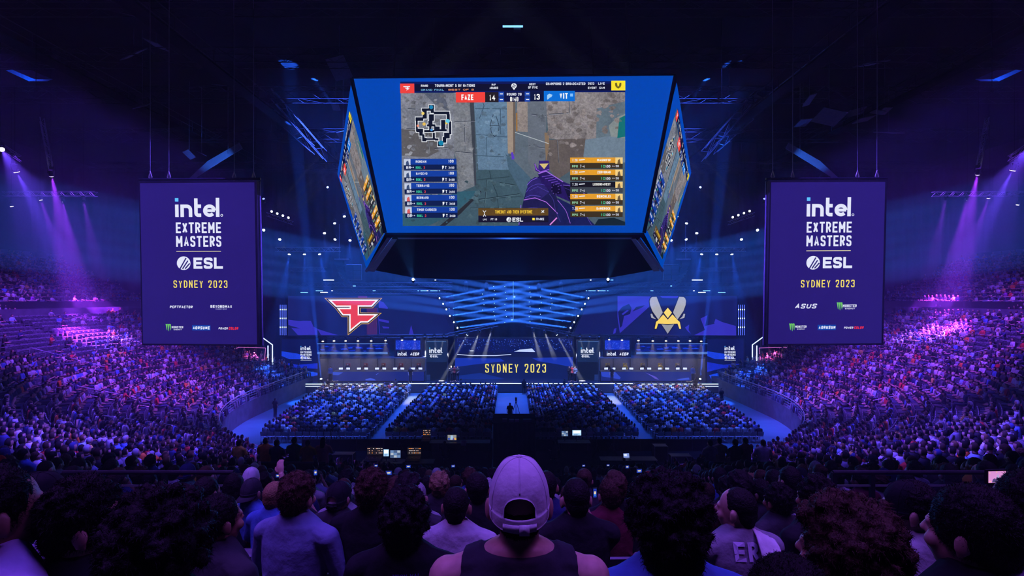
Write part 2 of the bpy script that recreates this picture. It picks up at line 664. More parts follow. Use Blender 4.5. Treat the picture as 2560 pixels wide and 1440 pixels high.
UA0, UA1 = PI * 1.22, PI * 1.78
for nm, kinds in (('floor_tier_left', [('L', 74, CURVE_Y, 2), ('arc', PI, UA0, 16)]), ('floor_tier_right', [('arc', UA1, 2 * PI, 16), ('R', CURVE_Y, 74, 2)])):
    tag(stand_mesh(kinds, UP_ROWS, PITCH, up_tread, UP_T, EYE - 1.2).build(nm, M_conc), kind='structure')
    # fascia board of the tier
    mb = MB()
    path = []
    for kind, a, b, n in kinds:
        path += [(kind, a + (b - a) * k / n) for k in range(n + 1)]
    V = []
    for kind, s in path:
        for t, z in ((UP_T - .12, EYE - 1.25), (UP_T - .12, EYE - .35), (UP_T + .02, EYE - .35)):
            p = bowl(kind, s, t)
            p.z = z
            V.append(p)
    mb.add(V, [(j * 3 + k, (j + 1) * 3 + k, (j + 1) * 3 + k + 1, j * 3 + k + 1) for j in range(len(path) - 1) for k in range(2)])
    tag(mb.build(nm.replace('floor_tier', 'trim_fascia'), M_case), kind='structure')

# the air of the hall is hazy: beams can be seen in it
wn = world.node_tree
vsc = wn.nodes.new('ShaderNodeVolumeScatter')
vsc.inputs['Color'].default_value = (0.85, 0.88, 1.0, 1)
vsc.inputs['Density'].default_value = 0.0022
vsc.inputs['Anisotropy'].default_value = 0.25
wn.links.new(vsc.outputs[0], wn.nodes['World Output'].inputs['Volume'])


# ================================================================== THE STAGE
SCR = screen_mat('led_wall_picture', 1.1)
SD = 60.5                      # distance of the LED walls
DECK = 1.1
NAVY = (16, 22, 78)


def flat(cv, name, x0, y0, x1, y1, D, parent=None, material=None, dx=0.0):
    """a picture in photo units standing on the plane y = D (+ taper)"""
    return cv.build(name, (P(x0, y0, D), P(x1, y0, D), P(x1, y1, D), P(x0, y1, D)), material or SCR, parent, 0.006, (x0, y0, x1, y1))


def led_wall(name, label, x0, y0, x1, y1, D, cv, depth=.25, poly=None, cat='screen', group=None, margin=3):
    """a black cabinet standing on its own plane with the picture in front"""
    root = empty(name, P((x0 + x1) / 2, y1, D), 0, label, cat, group)
    mb = MB()
    pl = poly or [(x0, y0), (x1, y0), (x1, y1), (x0, y1)]
    pl = offset_poly(pl, margin)
    mb.prism(pl, lambda x, y: P(x, y, D), lambda x, y: P(x, y, D) + Vector((0, depth, 0)))
    inv = root.matrix_basis.inverted()
    c = mb.build('cabinet', M_case, root)
    c.matrix_parent_inverse = Matrix.Translation(root.location).inverted()
    p = flat(cv, 'picture', x0, y0, x1, y1, D - .01, root)
    p.matrix_parent_inverse = Matrix.Translation(root.location).inverted()
    return root


def adopt(root, o):
    o.parent = root
    o.matrix_parent_inverse = Matrix.Translation(root.location).inverted()
    return o


# ---- deck with lit nosing
deck = empty('stage_deck', (0, 58, 0), 0, 'long black stage deck across the hall with a thin lit front edge', 'stage')
mb = MB().span((-27.5, 58.0, 0), (27.5, 70, DECK))
adopt(deck, mb.build('platform', mat('stage_vinyl', (.03, .03, .04), .22, vary=.2, spec=.6)))
adopt(deck, MB().span((-26.9, 57.97, .12), (26.9, 57.995, DECK - .14)).build('fascia', mat('stage_fascia', (.05, .05, .07), .4, vary=.2)))
mb = MB()
for a, b, dz in ((-26.8, -14.2, 0), (-13.6, -2.2, .05), (-2.0, 2.0, .06), (2.2, 13.6, .05), (14.2, 26.8, 0)):
    adopt(deck, MB().span((a, 57.93, DECK - .07 + dz - .06), (b, 57.97, DECK + dz - .06)).build('light_strip', glow('cold_strip', (.55, .72, 1.0), 2.2)))
for sgn in (-1, 1):
    adopt(deck, MB().span((sgn * 15, 57.90, DECK - .36), (sgn * 26.6, 57.95, DECK - .31)).build('light_strip', MATS['cold_strip']))
    adopt(deck, MB().tube([(sgn * 26.7, 57.9, DECK - .1), (sgn * 28.6, 56.9, DECK + .22)], .05, 6).build('light_strip', MATS['cold_strip']))
# apron steps in front of the deck corners
for sgn, w in ((-1, 'left wing'), (1, 'right wing')):
    st = empty('stage_steps', (sgn * 24, 57.2, 0), 0, 'black stage steps leaning on the deck below the %s' % w, 'steps', 'stage steps')
    mb = MB()
    for k in range(4):
        mb.span((sgn * 24 - .7, 57.9 - .28 * (k + 1), 0), (sgn * 24 + .7, 57.9 - .28 * k, DECK - .25 * (k + 1)))
    adopt(st, mb.build('treads', M_case))
    for dx in (-.72, .72):
        adopt(st, MB().tube([(sgn * 24 + dx, 56.8, 0), (sgn * 24 + dx, 56.8, .9), (sgn * 24 + dx, 57.85, 1.9)], .025, 5).build('handrail', M_rail))
# black drape behind and beside the stage
for nm, x0, x1, y_, z1 in (('wall_drape_centre', -30, 30, 68.5, 27), ('wall_drape_left', -61, -28.8, 66, 27), ('wall_drape_right', 28.8, 61, 66, 27)):
    mb = MB()
    n = int((x1 - x0) / .35)
    V = []
    for k in range(n + 1):
        x = x0 + (x1 - x0) * k / n
        yy = y_ + .12 * math.sin(k * 1.9)
        V += [(x, yy, 0), (x, yy, z1)]
    mb.add(V, [(2 * k, 2 * k + 2, 2 * k + 3, 2 * k + 1) for k in range(n)])
    tag(mb.build(nm, M_drape, smooth=True), kind='structure')

# ---- the two big walls with the team emblems
ART = (50, 44, 176)
cv = Canvas().rect(720, 740, 1135, 839, (15, 20, 72), 0)
cv.poly([(720, 740), (1088, 740), (1135, 838), (720, 838)], (17, 26, 86), 1, .12)
z = lambda pts: [(680 + x / 4.235, 680 + y / 4.235) for x, y in pts]
cv.poly(z([(172, 505), (300, 520), (330, 515), (412, 517), (440, 580), (480, 600), (480, 665), (275, 668), (205, 592), (300, 598), (175, 562)]), ART, 2)
cv.poly(z([(480, 602), (600, 640), (700, 668), (520, 668)]), ART, 2)
cv.poly(z([(1450, 662), (1473, 562), (1500, 662)]), ART, 2)
cv.poly(z([(1130, 300), (1180, 320), (1228, 378), (1225, 390), (1130, 380)]), ART, 2)
cv.poly(z([(1003, 380), (1112, 380), (1112, 662), (1003, 662)]), (70, 34, 90), 2)
for k in range(5):
    cv.rect(917 + k * 5, 776, 918.5 + k * 5, 836, (52, 26, 84), 3)
cv.poly(z([(1125, 495), (1238, 515), (1238, 542), (1135, 520)]), ART, 2)
cv.poly(z([(1165, 575), (1240, 582), (1240, 597), (1180, 597)]), ART, 2)
cv.line(z([(1120, 380), (1140, 655), (1242, 655)]), 1.4, ART, 2)
cv.rect(895, 740, 918, 745, (80, 36, 120), 2)
emb = [(632, 306), (1096, 306), (1052, 352), (908, 352), (908, 460), (1086, 460), (1012, 520), (938, 520), (834, 606), (834, 445), (756, 445), (716, 393), (838, 393), (838, 354), (682, 354)]
emb = z(emb)
cv.poly(offset_poly(emb, 7.4), (205, 160, 70), 4)
cv.poly(offset_poly(emb, 6.0), (16, 14, 26), 5)
cv.poly(offset_poly(emb, 3.6), (250, 244, 244), 6)
cv.poly(emb, (232, 62, 56), 7)
led_wall('led_wall', 'wide dark blue LED wall showing a red angular emblem with white outline', 720, 740, 1135, 838, SD, cv, poly=[(720, 740), (1088, 740), (1135, 838), (720, 838)], group='wide LED walls above the stage')

cv = Canvas()
cv.poly([(1478, 740), (1842, 740), (1842, 838), (1432, 838)], (17, 22, 80), 1, .12)
z = lambda pts: [(1280 + x / 4.0, 680 + y / 4.0) for x, y in pts]
cv.poly(z([(1055, 240), (1400, 245), (1380, 300), (1370, 350), (1180, 520), (1078, 612), (1055, 450)]), ART, 2)
cv.poly(z([(1060, 400), (1100, 350), (1170, 318), (1195, 360), (1180, 420), (1120, 440), (1100, 540), (1080, 560)]), (17, 20, 74), 3)
cv.poly(z([(1095, 420), (1150, 380), (1168, 385), (1110, 430)]), ART, 4)
cv.poly(z([(1205, 395), (1240, 350), (1330, 332), (1290, 360)]), (17, 20, 74), 3)
cv.poly(z([(1480, 240), (1690, 240), (1640, 262), (1500, 258)]), ART, 2)
cv.poly(z([(1010, 620), (1020, 570), (1045, 558), (1035, 610)]), ART, 2)
cv.poly(z([(1885, 465), (1955, 432), (1930, 540), (2050, 535), (2100, 580), (2020, 510), (2035, 468), (2100, 500), (2238, 540), (2240, 634), (1820, 632), (1930, 580)]), ART, 2)
cv.poly(z([(1730, 555), (1772, 525), (1765, 580), (1790, 620), (1755, 590)]), ART, 2)
W_ = [(1385, 262), (1400, 250), (1445, 248), (1506, 405), (1462, 476), (1402, 390), (1380, 330), (1376, 290)]
mir = lambda pts: [(3115 - x, y) for x, y in pts]
GR = (170, 170, 172)
dark = (14, 12, 24)
for sh, col, gr in ((W_, GR, .12), (mir(W_), GR, .12), ([(1557, 357), (1598, 406), (1557, 461), (1516, 406)], (250, 220, 92), 0),
                ([(1511, 424), (1557, 476), (1604, 424), (1662, 488), (1676, 498), (1690, 568), (1672, 568), (1655, 516), (1557, 520), (1460, 516), (1444, 568), (1426, 568), (1440, 498), (1455, 487)], (250, 215, 80), 0),
                ([(1493, 522), (1557, 530), (1621, 522), (1556, 617)], (150, 150, 150), .12), ([(1384, 420), (1400, 416), (1412, 446), (1442, 472), (1392, 458)], GR, 0),
                (mir([(1384, 420), (1400, 416), (1412, 446), (1442, 472), (1392, 458)]), GR, 0)):
    q = z(sh)
    cv.poly(offset_poly(q, 2.2), dark, 4)
    cv.poly(q, col, 6, gr)
led_wall('led_wall', 'wide dark blue LED wall showing a yellow and grey winged emblem', 1432, 740, 1842, 838, SD, cv, poly=[(1478, 740), (1842, 740), (1842, 838), (1432, 838)], group='wide LED walls above the stage')

# ---- centre wall: city name under a picture of a lit bay
cv = Canvas().rect(1138, 846, 1432, 953, (10, 16, 66), 0)
cv.rect(1138, 846, 1432, 882, (8, 16, 74), 1, .3)
rs = random.Random(3)
for k in range(420):
    x, y = rs.uniform(1142, 1430), 848 + abs(rs.gauss(0, 14)) % 34
    if 1170 < x < 1300 and rs.random() < .4:
        continue
    r = rs.uniform(.35, .8)
    c = rs.choice([(40, 80, 210), (70, 120, 255), (25, 50, 160), (120, 160, 255)])
    cv.rect(x - r, y - r, x + r, y + r, c, 2)
cv.poly([(1138, 886), (1180, 879), (1240, 880), (1300, 883), (1360, 877), (1432, 882), (1432, 890), (1138, 893)], (14, 20, 60), 2)
cv.line([(1143, 886), (1180, 889), (1240, 889), (1278, 886)], 1.8, (200, 215, 255), 3)
cv.poly([(1285, 879), (1300, 874), (1330, 871), (1338, 880)], (190, 210, 255), 3)
cv.rect(1175, 876, 1184, 878, (220, 230, 255), 3)
cv.rect(1138, 893, 1432, 953, (14, 28, 84), 1, .1)
cv.poly([(1138, 895), (1250, 896), (1262, 903), (1180, 912), (1138, 918)], (22, 50, 170), 2)
cv.poly([(1330, 895), (1432, 893), (1432, 918), (1390, 910), (1345, 903)], (22, 50, 170), 2)
cv.poly([(1140, 940), (1200, 932), (1260, 946), (1190, 951), (1140, 950)], (18, 44, 130), 2)
cv.text('SYDNEY 2023', 1289, 909.5, 22, (246, 228, 110), 4, wr=.47, sr=.14, gap=.27, center=True, fit=152)
led_wall('led_wall', 'centre LED wall with yellow city name and year under a night skyline', 1138, 846, 1432, 953, SD + .6, cv)

# ---- tower screens at both ends
for x0, x1, side in ((704, 794, 'outer end, red emblem side'), (1768, 1859, 'outer end, winged emblem side')):
    cv = Canvas().rect(x0, 848, x1, 956, (8, 14, 66), 0, .2)
    f = (x0 - 704)
    cv.poly([(x0, 878), (x0 + 40, 884), (x0 + 62, 892), (x0 + 70, 898), (x0 + 20, 898), (x0, 890)], (22, 60, 210), 1, .2)
    cv.poly([(x0, 905), (x0 + 40, 912), (x1, 908), (x1, 922), (x0 + 40, 920), (x0, 930)], (18, 40, 190), 1, .3)
    cv.poly([(x0 + 5, 938), (x0 + 50, 926), (x1, 932), (x1, 938), (x0 + 40, 950), (x0 + 10, 948)], (24, 70, 225), 1, .3)
    cv.line([(x0 + 10, 948), (x0 + 45, 932), (x0 + 80, 930)], 1.2, (40, 110, 250), 2)
    lx = 751.5 + f * .996
    cv.intel(lx, 865, 10.4)
    cv.text('EXTREME', lx, 878, 5, (225, 232, 250), 3, fit=27.5, sr=.24)
    cv.text('MASTERS', lx, 884.5, 5, (225, 232, 250), 3, fit=27.5, sr=.24)
    cv.esl(lx, 890.5, 8, bg=(8, 14, 66))
    cv.rect(lx, 900, lx + 28, 901, (225, 232, 250), 3)
    cv.text('SYDNEY', lx + 3, 939.5, 3.5, (240, 225, 150), 3, fit=16, sr=.22)
    led_wall('led_wall', 'upright blue LED wall with white event wordmarks at the %s' % side, x0, 848, x1, 956, SD - .3, cv)

# ---- sponsor panels either side of the centre wall
for x0, x1, w in ((1065, 1117, 'red'), (1444, 1498, 'winged')):
    cv = Canvas().rect(x0, 852, x1, 952, (14, 22, 40), 0, .1)
    cv.rect(x0, 852, x1, 905, (22, 40, 74), 1, .15)
    cv.rect(x0 + 2, 853, x1 - 2, 854, (90, 130, 190), 2)
    cv.intel(x0 + 8, 869, 13.4)
    cv.rect(x0 + 8, 885, x0 + 39, 886, (225, 230, 250), 3)
    cv.esl(x0 + 10, 888, 6, bg=(22, 40, 74))
    led_wall('led_wall', 'narrow dark LED panel with a white chip-maker wordmark near the %s emblem' % w, x0, 852, x1, 952, SD - .2, cv)
for x0, x1, w in ((989, 1051, 'red'), (1512, 1574, 'winged')):
    cv = Canvas().rect(x0, 846, x1, 893, (10, 18, 84), 0, .2)
    cv.rect(x0, 851, x1, 874, (16, 48, 190), 1, .45)
    rs = random.Random(5)
    for k in range(70):
        a, b = rs.uniform(x0 + 1, x1 - 1), rs.uniform(853, 873)
        cv.rect(a - .5, b - .5, a + .5, b + .5, (110, 140, 255), 2)
    cv.rect(x0, 876, x1, 893, (12, 14, 56), 1)
    cv.intel(x0 + 5, 879.5, 9.5)
    cv.text('ACER', x0 + 36, 881, 8, (225, 230, 250), 3, fit=22, sr=.25, slant=.25)
    led_wall('led_wall', 'small LED screen with two white wordmarks over the booth nearest the %s emblem' % w, x0, 846, x1, 893, SD - .5, cv)

# ---- player booths
M_booth = mat('booth_panel', (.10, .10, .12), .5, vary=.15)
M_glass = mat('tinted_glass', (.05, .06, .10), .1, vary=.1)
BOOTH = {}
for sgn, x0, x1, dx0, dx1, w in ((-1, 805, 1066, 832, 1060, 'red'), (1, 1496, 1758, 1502, 1728, 'winged')):
    base = P((x0 + x1) / 2, 953, SD - .5)
    b = empty('player_booth', (base.x, SD - .5, DECK), 0, 'long open-front player booth with back wall and roof below the %s emblem' % w, 'booth', 'player booths')
    BOOTH[sgn] = b
    zt = P(0, 896, SD - .5).z
    xa, xb = P(x0, 0, SD).x, P(x1, 0, SD).x
    adopt(b, MB().span((xa, SD + 1.6, DECK), (xb, SD + 1.7, zt + 2.6)).build('back_wall', M_booth))
    adopt(b, MB().span((xa, SD - .9, zt), (xb, SD + 1.7, zt + .14)).build('roof', M_booth))
    for k, xx in enumerate((xa, xb)):
        adopt(b, MB().span((xx - .06, SD - .7, DECK), (xx + .06, SD + 1.6, zt)).build('side_panel', M_booth))
    mb = MB()
    n = 6
    for k in range(1, n):
        xx = xa + (xb - xa) * k / n
        adopt(b, MB().span((xx - .03, SD + 1.5, DECK + .6), (xx + .03, SD + 1.59, zt)).build('wall_seam', M_case))
    mb = MB()
    for k in range(6):
        xx = xa + (xb - xa) * (k + .5) / 6
        adopt(b, MB().span((xx - .6, SD + .2, zt - .07), (xx + .6, SD + .35, zt - .01)).build('ceiling_lamp', glow('booth_lamp', (.72, .70, 1.0), 26.0, True)))
    # LED strips along the front of the roof and a balcony screen above it
    yy = 882
    mb = MB()
    for py in (859.5, 880.5, 884.5):
        adopt(b, MB().span((P(x0 - 7 if sgn < 0 else 1588, 0, SD).x, SD - .62, P(0, py + .5, SD - .6).z), (P(972 if sgn < 0 else 1764, 0, SD).x, SD - .56, P(0, py - .5, SD - .6).z)).build('light_strip', glow('blue_strip', (.12, .28, 1.0), 1.6)))
    cv = Canvas()
    a0, a1 = (798, 974) if sgn < 0 else (1588, 1764)
    cv.rect(a0, 861, a1, 880, (8, 16, 84), 0, .35)
    rs = random.Random(8)
    for k in range(26):
        a, c = rs.uniform(a0, a1 - 22), rs.uniform(862, 877)
        cv.poly([(a, c), (a + rs.uniform(6, 20), c - 1), (a + rs.uniform(10, 22), c + 2), (a + 3, c + 2.4)], rs.choice([(16, 40, 170), (24, 64, 220), (12, 30, 130)]), 1, .3)
    p = flat(cv, 'balcony_picture', a0, 861, a1, 880, SD - .6)
    adopt(b, p)
    # the desk with its lit front
    da, db = P(dx0, 0, SD - 1.6).x, P(dx1, 0, SD - 1.6).x
    zd = P(0, 929, SD - 1.6).z
    d = empty('player_desk', ((da + db) / 2, SD - 1.6, DECK), 0, 'long player desk with a blue picture front below the %s emblem' % w, 'desk', 'player desks')
    adopt(d, MB().span((da, SD - 1.55, zd - .06), (db, SD - .6, zd)).build('desk_top', M_case))
    adopt(d, MB().span((da, SD - 1.55, DECK), (db, SD - 1.4, zd - .06)).build('front_panel', M_case))
    cv = Canvas().rect(dx0, 929.5, dx1, 952, (18, 34, 116), 0, .08)
    if sgn < 0:
        cv.poly([(832, 930), (858, 931), (846, 938), (832, 937)], (48, 76, 190), 1)
        cv.poly([(913, 948), (926, 945), (935, 947), (940, 951), (915, 951)], (58, 84, 210), 1)
        cv.line([(940, 937), (946, 933)], 1, (80, 110, 230), 1)
    else:
        cv.poly([(1502, 930), (1538, 930), (1552, 944), (1549, 948), (1505, 941)], (40, 66, 190), 1)
        cv.poly([(1613, 931), (1625, 936), (1640, 942), (1648, 950), (1636, 946), (1628, 940)], (86, 74, 190), 1)
        cv.poly([(1690, 948), (1722, 944), (1724, 949), (1700, 951)], (48, 76, 200), 1)
    adopt(d, flat(cv, 'front_picture', dx0, 929.5, dx1, 952, SD - 1.6))
    # monitors standing on the desk, one set for each of the five players
    for k in range(5):
        mx = da + (db - da) * (k + .55) / 5.0
        for q, (ox, rot) in enumerate(((-.42, .15), (.42, -.15))):
            m = empty('monitor', (mx + ox, SD - 1.0, zd), rot, 'thin monitor, %s of the pair at seat %d from centre wall, %s emblem side' % (('inner', 'outer')[(q == 0) == (sgn > 0)] if True else '', (5 - k) if sgn < 0 else (k + 1), w), 'monitor', 'monitors on the player desks')
            MB().span((-.28, -.015, .10), (.28, .015, .44)).build('bezel', M_case, m)
            MB().span((-.10, -.08, 0), (.10, .08, .015)).span((-.02, -.0, .015), (.02, .02, .12)).build('stand', M_steel, m)
            MB().quad((-.26, .0165, .12), (.26, .0165, .12), (.26, .0165, .42), (-.26, .0165, .42)).build('panel', glow('monitor_light', (.55, .6, 1.0), 2.5), m)
            MB().quad((-.22, -.0165, .16), (.22, -.0165, .16), (.22, -.0165, .38), (-.22, -.0165, .38)).build('rear_glow', glow('rear_glow_light', (.55, .62, 1.0), 1.5), m)  # glowing patch added on the monitor back for the bright booth rectangles

# ---- four-line LED battens at the outer ends of the wide walls
for x0, w, od in ((700.5, 'red', ('outermost', 'second from outside', 'second from inside', 'innermost')), (1846.5, 'winged', ('innermost', 'second from inside', 'second from outside', 'outermost'))):
    for k in range(4):
        x = x0 + k * 4.8
        a, c = P(x, 762, SD - .2), P(x, 838, SD - .2)
        t = empty('led_tube', c, 0, '%s upright blue LED tube beside the wall with the %s emblem' % (od[k], w), 'light tube', 'upright LED tubes beside the wide walls')
        adopt(t, MB().tube([a, c], .035, 6).build('tube', glow('tube_light', (.10, .16, 1.0), 1.3)))
        adopt(t, MB().span((a.x - .05, SD - .16, c.z), (a.x + .05, SD - .10, a.z)).build('channel', M_case))
        mb = MB()
        for q in range(3):
            pz = P(x, 774 + q * 22, SD - .26)
            adopt(t, MB().box(pz, (.07, .05, .14)).build('hot_spot', glow('tube_spot', (.6, .8, 1.0), 3.0)))

# ---- neon gates where the side stands meet the stage
for sgn, w in ((-1, 'red'), (1, 'winged')):
    f = lambda x, y, D=58.5: P(1280 + sgn * (1280 - x) if sgn < 0 else 1280 + (1282 - x), y, D)
    f = (lambda x, y, D=58.5: P(x, y, D)) if sgn < 0 else (lambda x, y, D=58.5: P(2562 - x, y, D))
    g = empty('neon_gate', f(672, 962), 0, 'angled gate of blue and pink light tubes by the stand, %s emblem side' % w, 'gate', 'neon gates')
    for nm, pts, m_ in (('blue_tube', [(648, 838), (681, 862), (681, 934)], 'cold_strip'), ('white_tube', [(670, 864), (670, 928)], 'cold_strip'), ('blue_tube', [(681, 934), (693, 958)], 'blue_strip'), ('blue_tube', [(650, 952), (690, 962)], 'cold_strip'), ('blue_tube', [(668, 938), (690, 958)], 'blue_strip')):
        adopt(g, MB().tube([f(*p) for p in pts], .055, 6).build(nm, MATS[m_]))
    adopt(g, MB().tube([f(585, 872), (f(600, 868)), f(664, 870), f(660, 915)], .03, 6).build('pink_tube', glow('pink_strip', (.9, .22, .8), .9)))
    mb = MB()
    for p, q in (((676, 858), (676, 962)), ((660, 850), (660, 962)), ((640, 846), (640, 925)), ((620, 860), (620, 920))):
        adopt(g, MB().tube([f(*p, D=58.8), f(*q, D=58.8)], .06, 6).build('upright', M_steel))
    for y in (880, 905, 930):
        adopt(g, MB().tube([f(620, y, 58.8), f(676, y + 4, 58.8)], .035, 5).build('cross_bar', M_steel))


# ================================================================== THE HANGING VIDEO CUBE
SCR2 = screen_mat('cube_picture', 1.05)
SCR3 = screen_mat('cube_field', 1.02, True)
CD = 24.0
FT0, FT1, FB0, FB1 = P(880, 197, CD), P(1688, 189, CD), P(963, 582, CD), P(1610, 582, CD)
cube = empty('video_cube', (0, 33, EYE + 10), 0, 'huge hanging video cube with bright blue screens showing a shooter match', 'video screen')
B0 = (0, 70, 182)


def game_picture():
    """the picture of the match, in units of its own: x 457..2041, y 70..1085"""
    c = Canvas()
    c.rect(457, 70, 2041, 1085, (74, 92, 104), 0, .25)
    # stone corridor
    c.poly([(457, 150), (830, 150), (830, 700), (860, 840), (457, 1000)], (120, 124, 136), 1, .55)
    c.poly([(457, 150), (640, 150), (560, 240), (457, 260)], (128, 130, 142), 2, .55)
    c.poly([(457, 400), (700, 420), (720, 560), (640, 600), (457, 590)], (92, 90, 92), 2, .3)
    c.poly([(620, 150), (760, 150), (800, 280), (700, 230)], (88, 94, 110), 2, .55)
    c.poly([(830, 140), (940, 140), (972, 300), (985, 800), (860, 850), (845, 620), (828, 560)], (118, 122, 130), 2, .5)
    c.poly([(940, 140), (972, 150), (985, 800), (972, 806)], (60, 66, 76), 3, .2)
    c.poly([(972, 200), (1210, 200), (1215, 690), (1000, 700)], (96, 124, 150), 1, .4)
    for pts in ([(980, 258), (1205, 262)], [(985, 440), (1205, 460)], [(990, 590), (1212, 600)], [(1030, 200), (1045, 240), (1010, 330)], [(1160, 260), (1158, 440)], [(1060, 460), (1062, 590)]):
        c.line(pts, 4, (52, 74, 92), 2)
    c.line([(1110, 300), (1085, 378), (1150, 380), (1125, 300)], 4, (40, 50, 62), 3)
    c.line([(1088, 380), (1095, 430), (1118, 458), (1145, 430), (1150, 380)], 4, (40, 50, 62), 3)
    c.poly([(1205, 200), (1265, 200), (1260, 580), (1210, 575)], (156, 140, 126), 2, .15)
    c.poly([(1250, 200), (1265, 200), (1260, 580), (1248, 576)], (104, 92, 84), 3, .1)
    c.poly([(1265, 200), (1480, 200), (1470, 690), (1390, 790), (1215, 600), (1255, 580)], (92, 104, 116), 1, .3)
    c.poly([(1280, 210), (1352, 210), (1352, 425), (1270, 420)], (142, 132, 128), 2, .5)
    c.rect(1268, 290, 1280, 420, (150, 112, 66), 3)
    c.poly([(1352, 200), (1490, 200), (1475, 640), (1400, 720), (1355, 640)], (100, 108, 120), 2, .22)
    c.poly([(1476, 140), (2041, 140), (2041, 640), (1745, 640), (1760, 500), (1500, 470)], (132, 126, 128), 2, .7)
    c.poly([(1500, 480), (1760, 470), (1745, 640), (1560, 760), (1470, 650)], (96, 88, 86), 3, .3)
    c.poly([(1840, 260), (2041, 210), (2041, 460), (1835, 500)], (96, 112, 124), 3, .3)
    c.poly([(1760, 480), (2041, 440), (2041, 640), (1745, 600)], (108, 126, 142), 4, .25)
    c.poly([(1925, 380), (1990, 320), (2041, 300), (2041, 470), (1940, 460)], (130, 140, 140), 5, .2)
    c.poly([(2000, 330), (2041, 310), (2041, 460), (1985, 470)], (22, 110, 112), 6, .1)
    c.line([(1262, 428), (1500, 508)], 4, (186, 196, 200), 7)
    c.poly([(1470, 430), (1500, 430), (1505, 520), (1480, 640)], (130, 110, 90), 4, .1)
    # floor
    c.poly([(860, 850), (1000, 690), (1215, 690), (1390, 800), (1480, 1085), (690, 1085)], (62, 86, 98), 2, .25)
    c.poly([(457, 1000), (850, 845), (1010, 835), (820, 1000), (640, 1085), (457, 1085)], (48, 88, 104), 3, .25)
    c.poly([(720, 1085), (850, 980), (1015, 838), (1020, 850), (870, 1000), (760, 1085)], (40, 42, 48), 4, .1)
    c.line([(1080, 700), (1090, 760), (1130, 860), (1140, 960)], 4, (36, 52, 60), 4)
    c.line([(990, 760), (1220, 740)], 4, (40, 58, 66), 4)
    c.line([(930, 900), (1300, 880)], 4, (40, 58, 66), 4)
    c.poly([(1195, 580), (1240, 610), (1380, 760), (1330, 900), (1215, 690)], (70, 96, 116), 3, .25)
    c.poly([(1232, 570), (1245, 566), (1258, 612), (1238, 622)], (90, 60, 190), 5)
    # weapon and gloves in the lower corner
    c.poly([(1280, 1085), (1310, 940), (1340, 830), (1370, 760), (1440, 735), (1520, 780), (1560, 900), (1640, 1085)], (30, 28, 76), 8, .35)
    c.poly([(1330, 900), (1352, 780), (1400, 742), (1460, 760), (1500, 850), (1440, 900)], (44, 36, 104), 9, .35)
    c.poly([(1395, 640), (1425, 690), (1430, 628), (1500, 628), (1505, 680), (1500, 700), (1440, 712), (1405, 700)], (54, 34, 116), 9, .3)
    c.poly([(1432, 650), (1498, 648), (1466, 688)], (214, 190, 120), 10)
    c.line([(1400, 650), (1412, 690), (1440, 708), (1500, 690)], 5, (150, 90, 220), 10)
    c.poly([(1420, 718), (1480, 700), (1600, 775), (1660, 800), (1760, 860), (1800, 920), (1700, 940), (1560, 880), (1450, 790)], (38, 24, 92), 10, .35)
    for k in range(6):
        c.line([(1450 + k * 22, 742 + k * 14), (1520 + k * 14, 730 + k * 14)], 4, (112, 76, 196), 11)
    c.line([(1425, 720), (1480, 702), (1600, 778)], 6, (160, 110, 230), 11)
    c.poly([(1520, 790), (1580, 800), (1590, 860), (1540, 870), (1515, 840)], (20, 14, 50), 11, .2)
    c.poly([(1600, 800), (1760, 830), (1790, 900), (1700, 960), (1640, 900)], (20, 18, 48), 11, .3)
    c.poly([(1560, 890), (1700, 960), (1830, 1085), (1560, 1085)], (26, 30, 84), 9, .3)
    c.line([(1320, 905), (1400, 890), (1480, 920), (1560, 1000)], 5, (180, 110, 230), 12)
    c.line([(1300, 940), (1285, 1080)], 5, (130, 90, 210), 12)
    c.line([(1360, 840), (1420, 810), (1500, 850)], 4, (70, 60, 150), 12)
    c.line([(1505, 1080), (1555, 1030)], 9, (214, 130, 214), 12)
    c.poly([(1820, 1085), (1850, 1040), (1960, 1030), (2041, 1060), (2041, 1085)], (20, 36, 44), 9, .1)
    # joints, chips and cracks of the masonry
    rs = random.Random(31)
    def joint(a, b, lv, col=(52, 58, 70), lt=(150, 154, 166)):
        c.line([a, b], 4.5, col, lv)
        c.line([(a[0] + 3, a[1] + 5), (b[0] + 3, b[1] + 5)], 2.5, lt, lv)
    for a, b in (((470, 398), (640, 402)), ((640, 402), (652, 560)), ((505, 258), (560, 262)), ((690, 540), (828, 530)), ((835, 350), (980, 345)), ((838, 560), (984, 575)), ((905, 350), (908, 560)), ((1500, 300), (1640, 290)), ((1640, 140), (1650, 290)), ((1835, 500), (2041, 480)), ((1560, 480), (1570, 640)), ((1380, 300), (1480, 310)), ((1360, 520), (1480, 540))):
        joint(a, b, 3)
    for a, b in (((1000, 900), (1290, 860)), ((940, 960), (1300, 960)), ((1060, 760), (1040, 960)), ((1150, 780), (1270, 800)), ((600, 1010), (760, 960)), ((1100, 1000), (1110, 1085))):
        joint(a, b, 5, (34, 50, 58), (92, 118, 128))
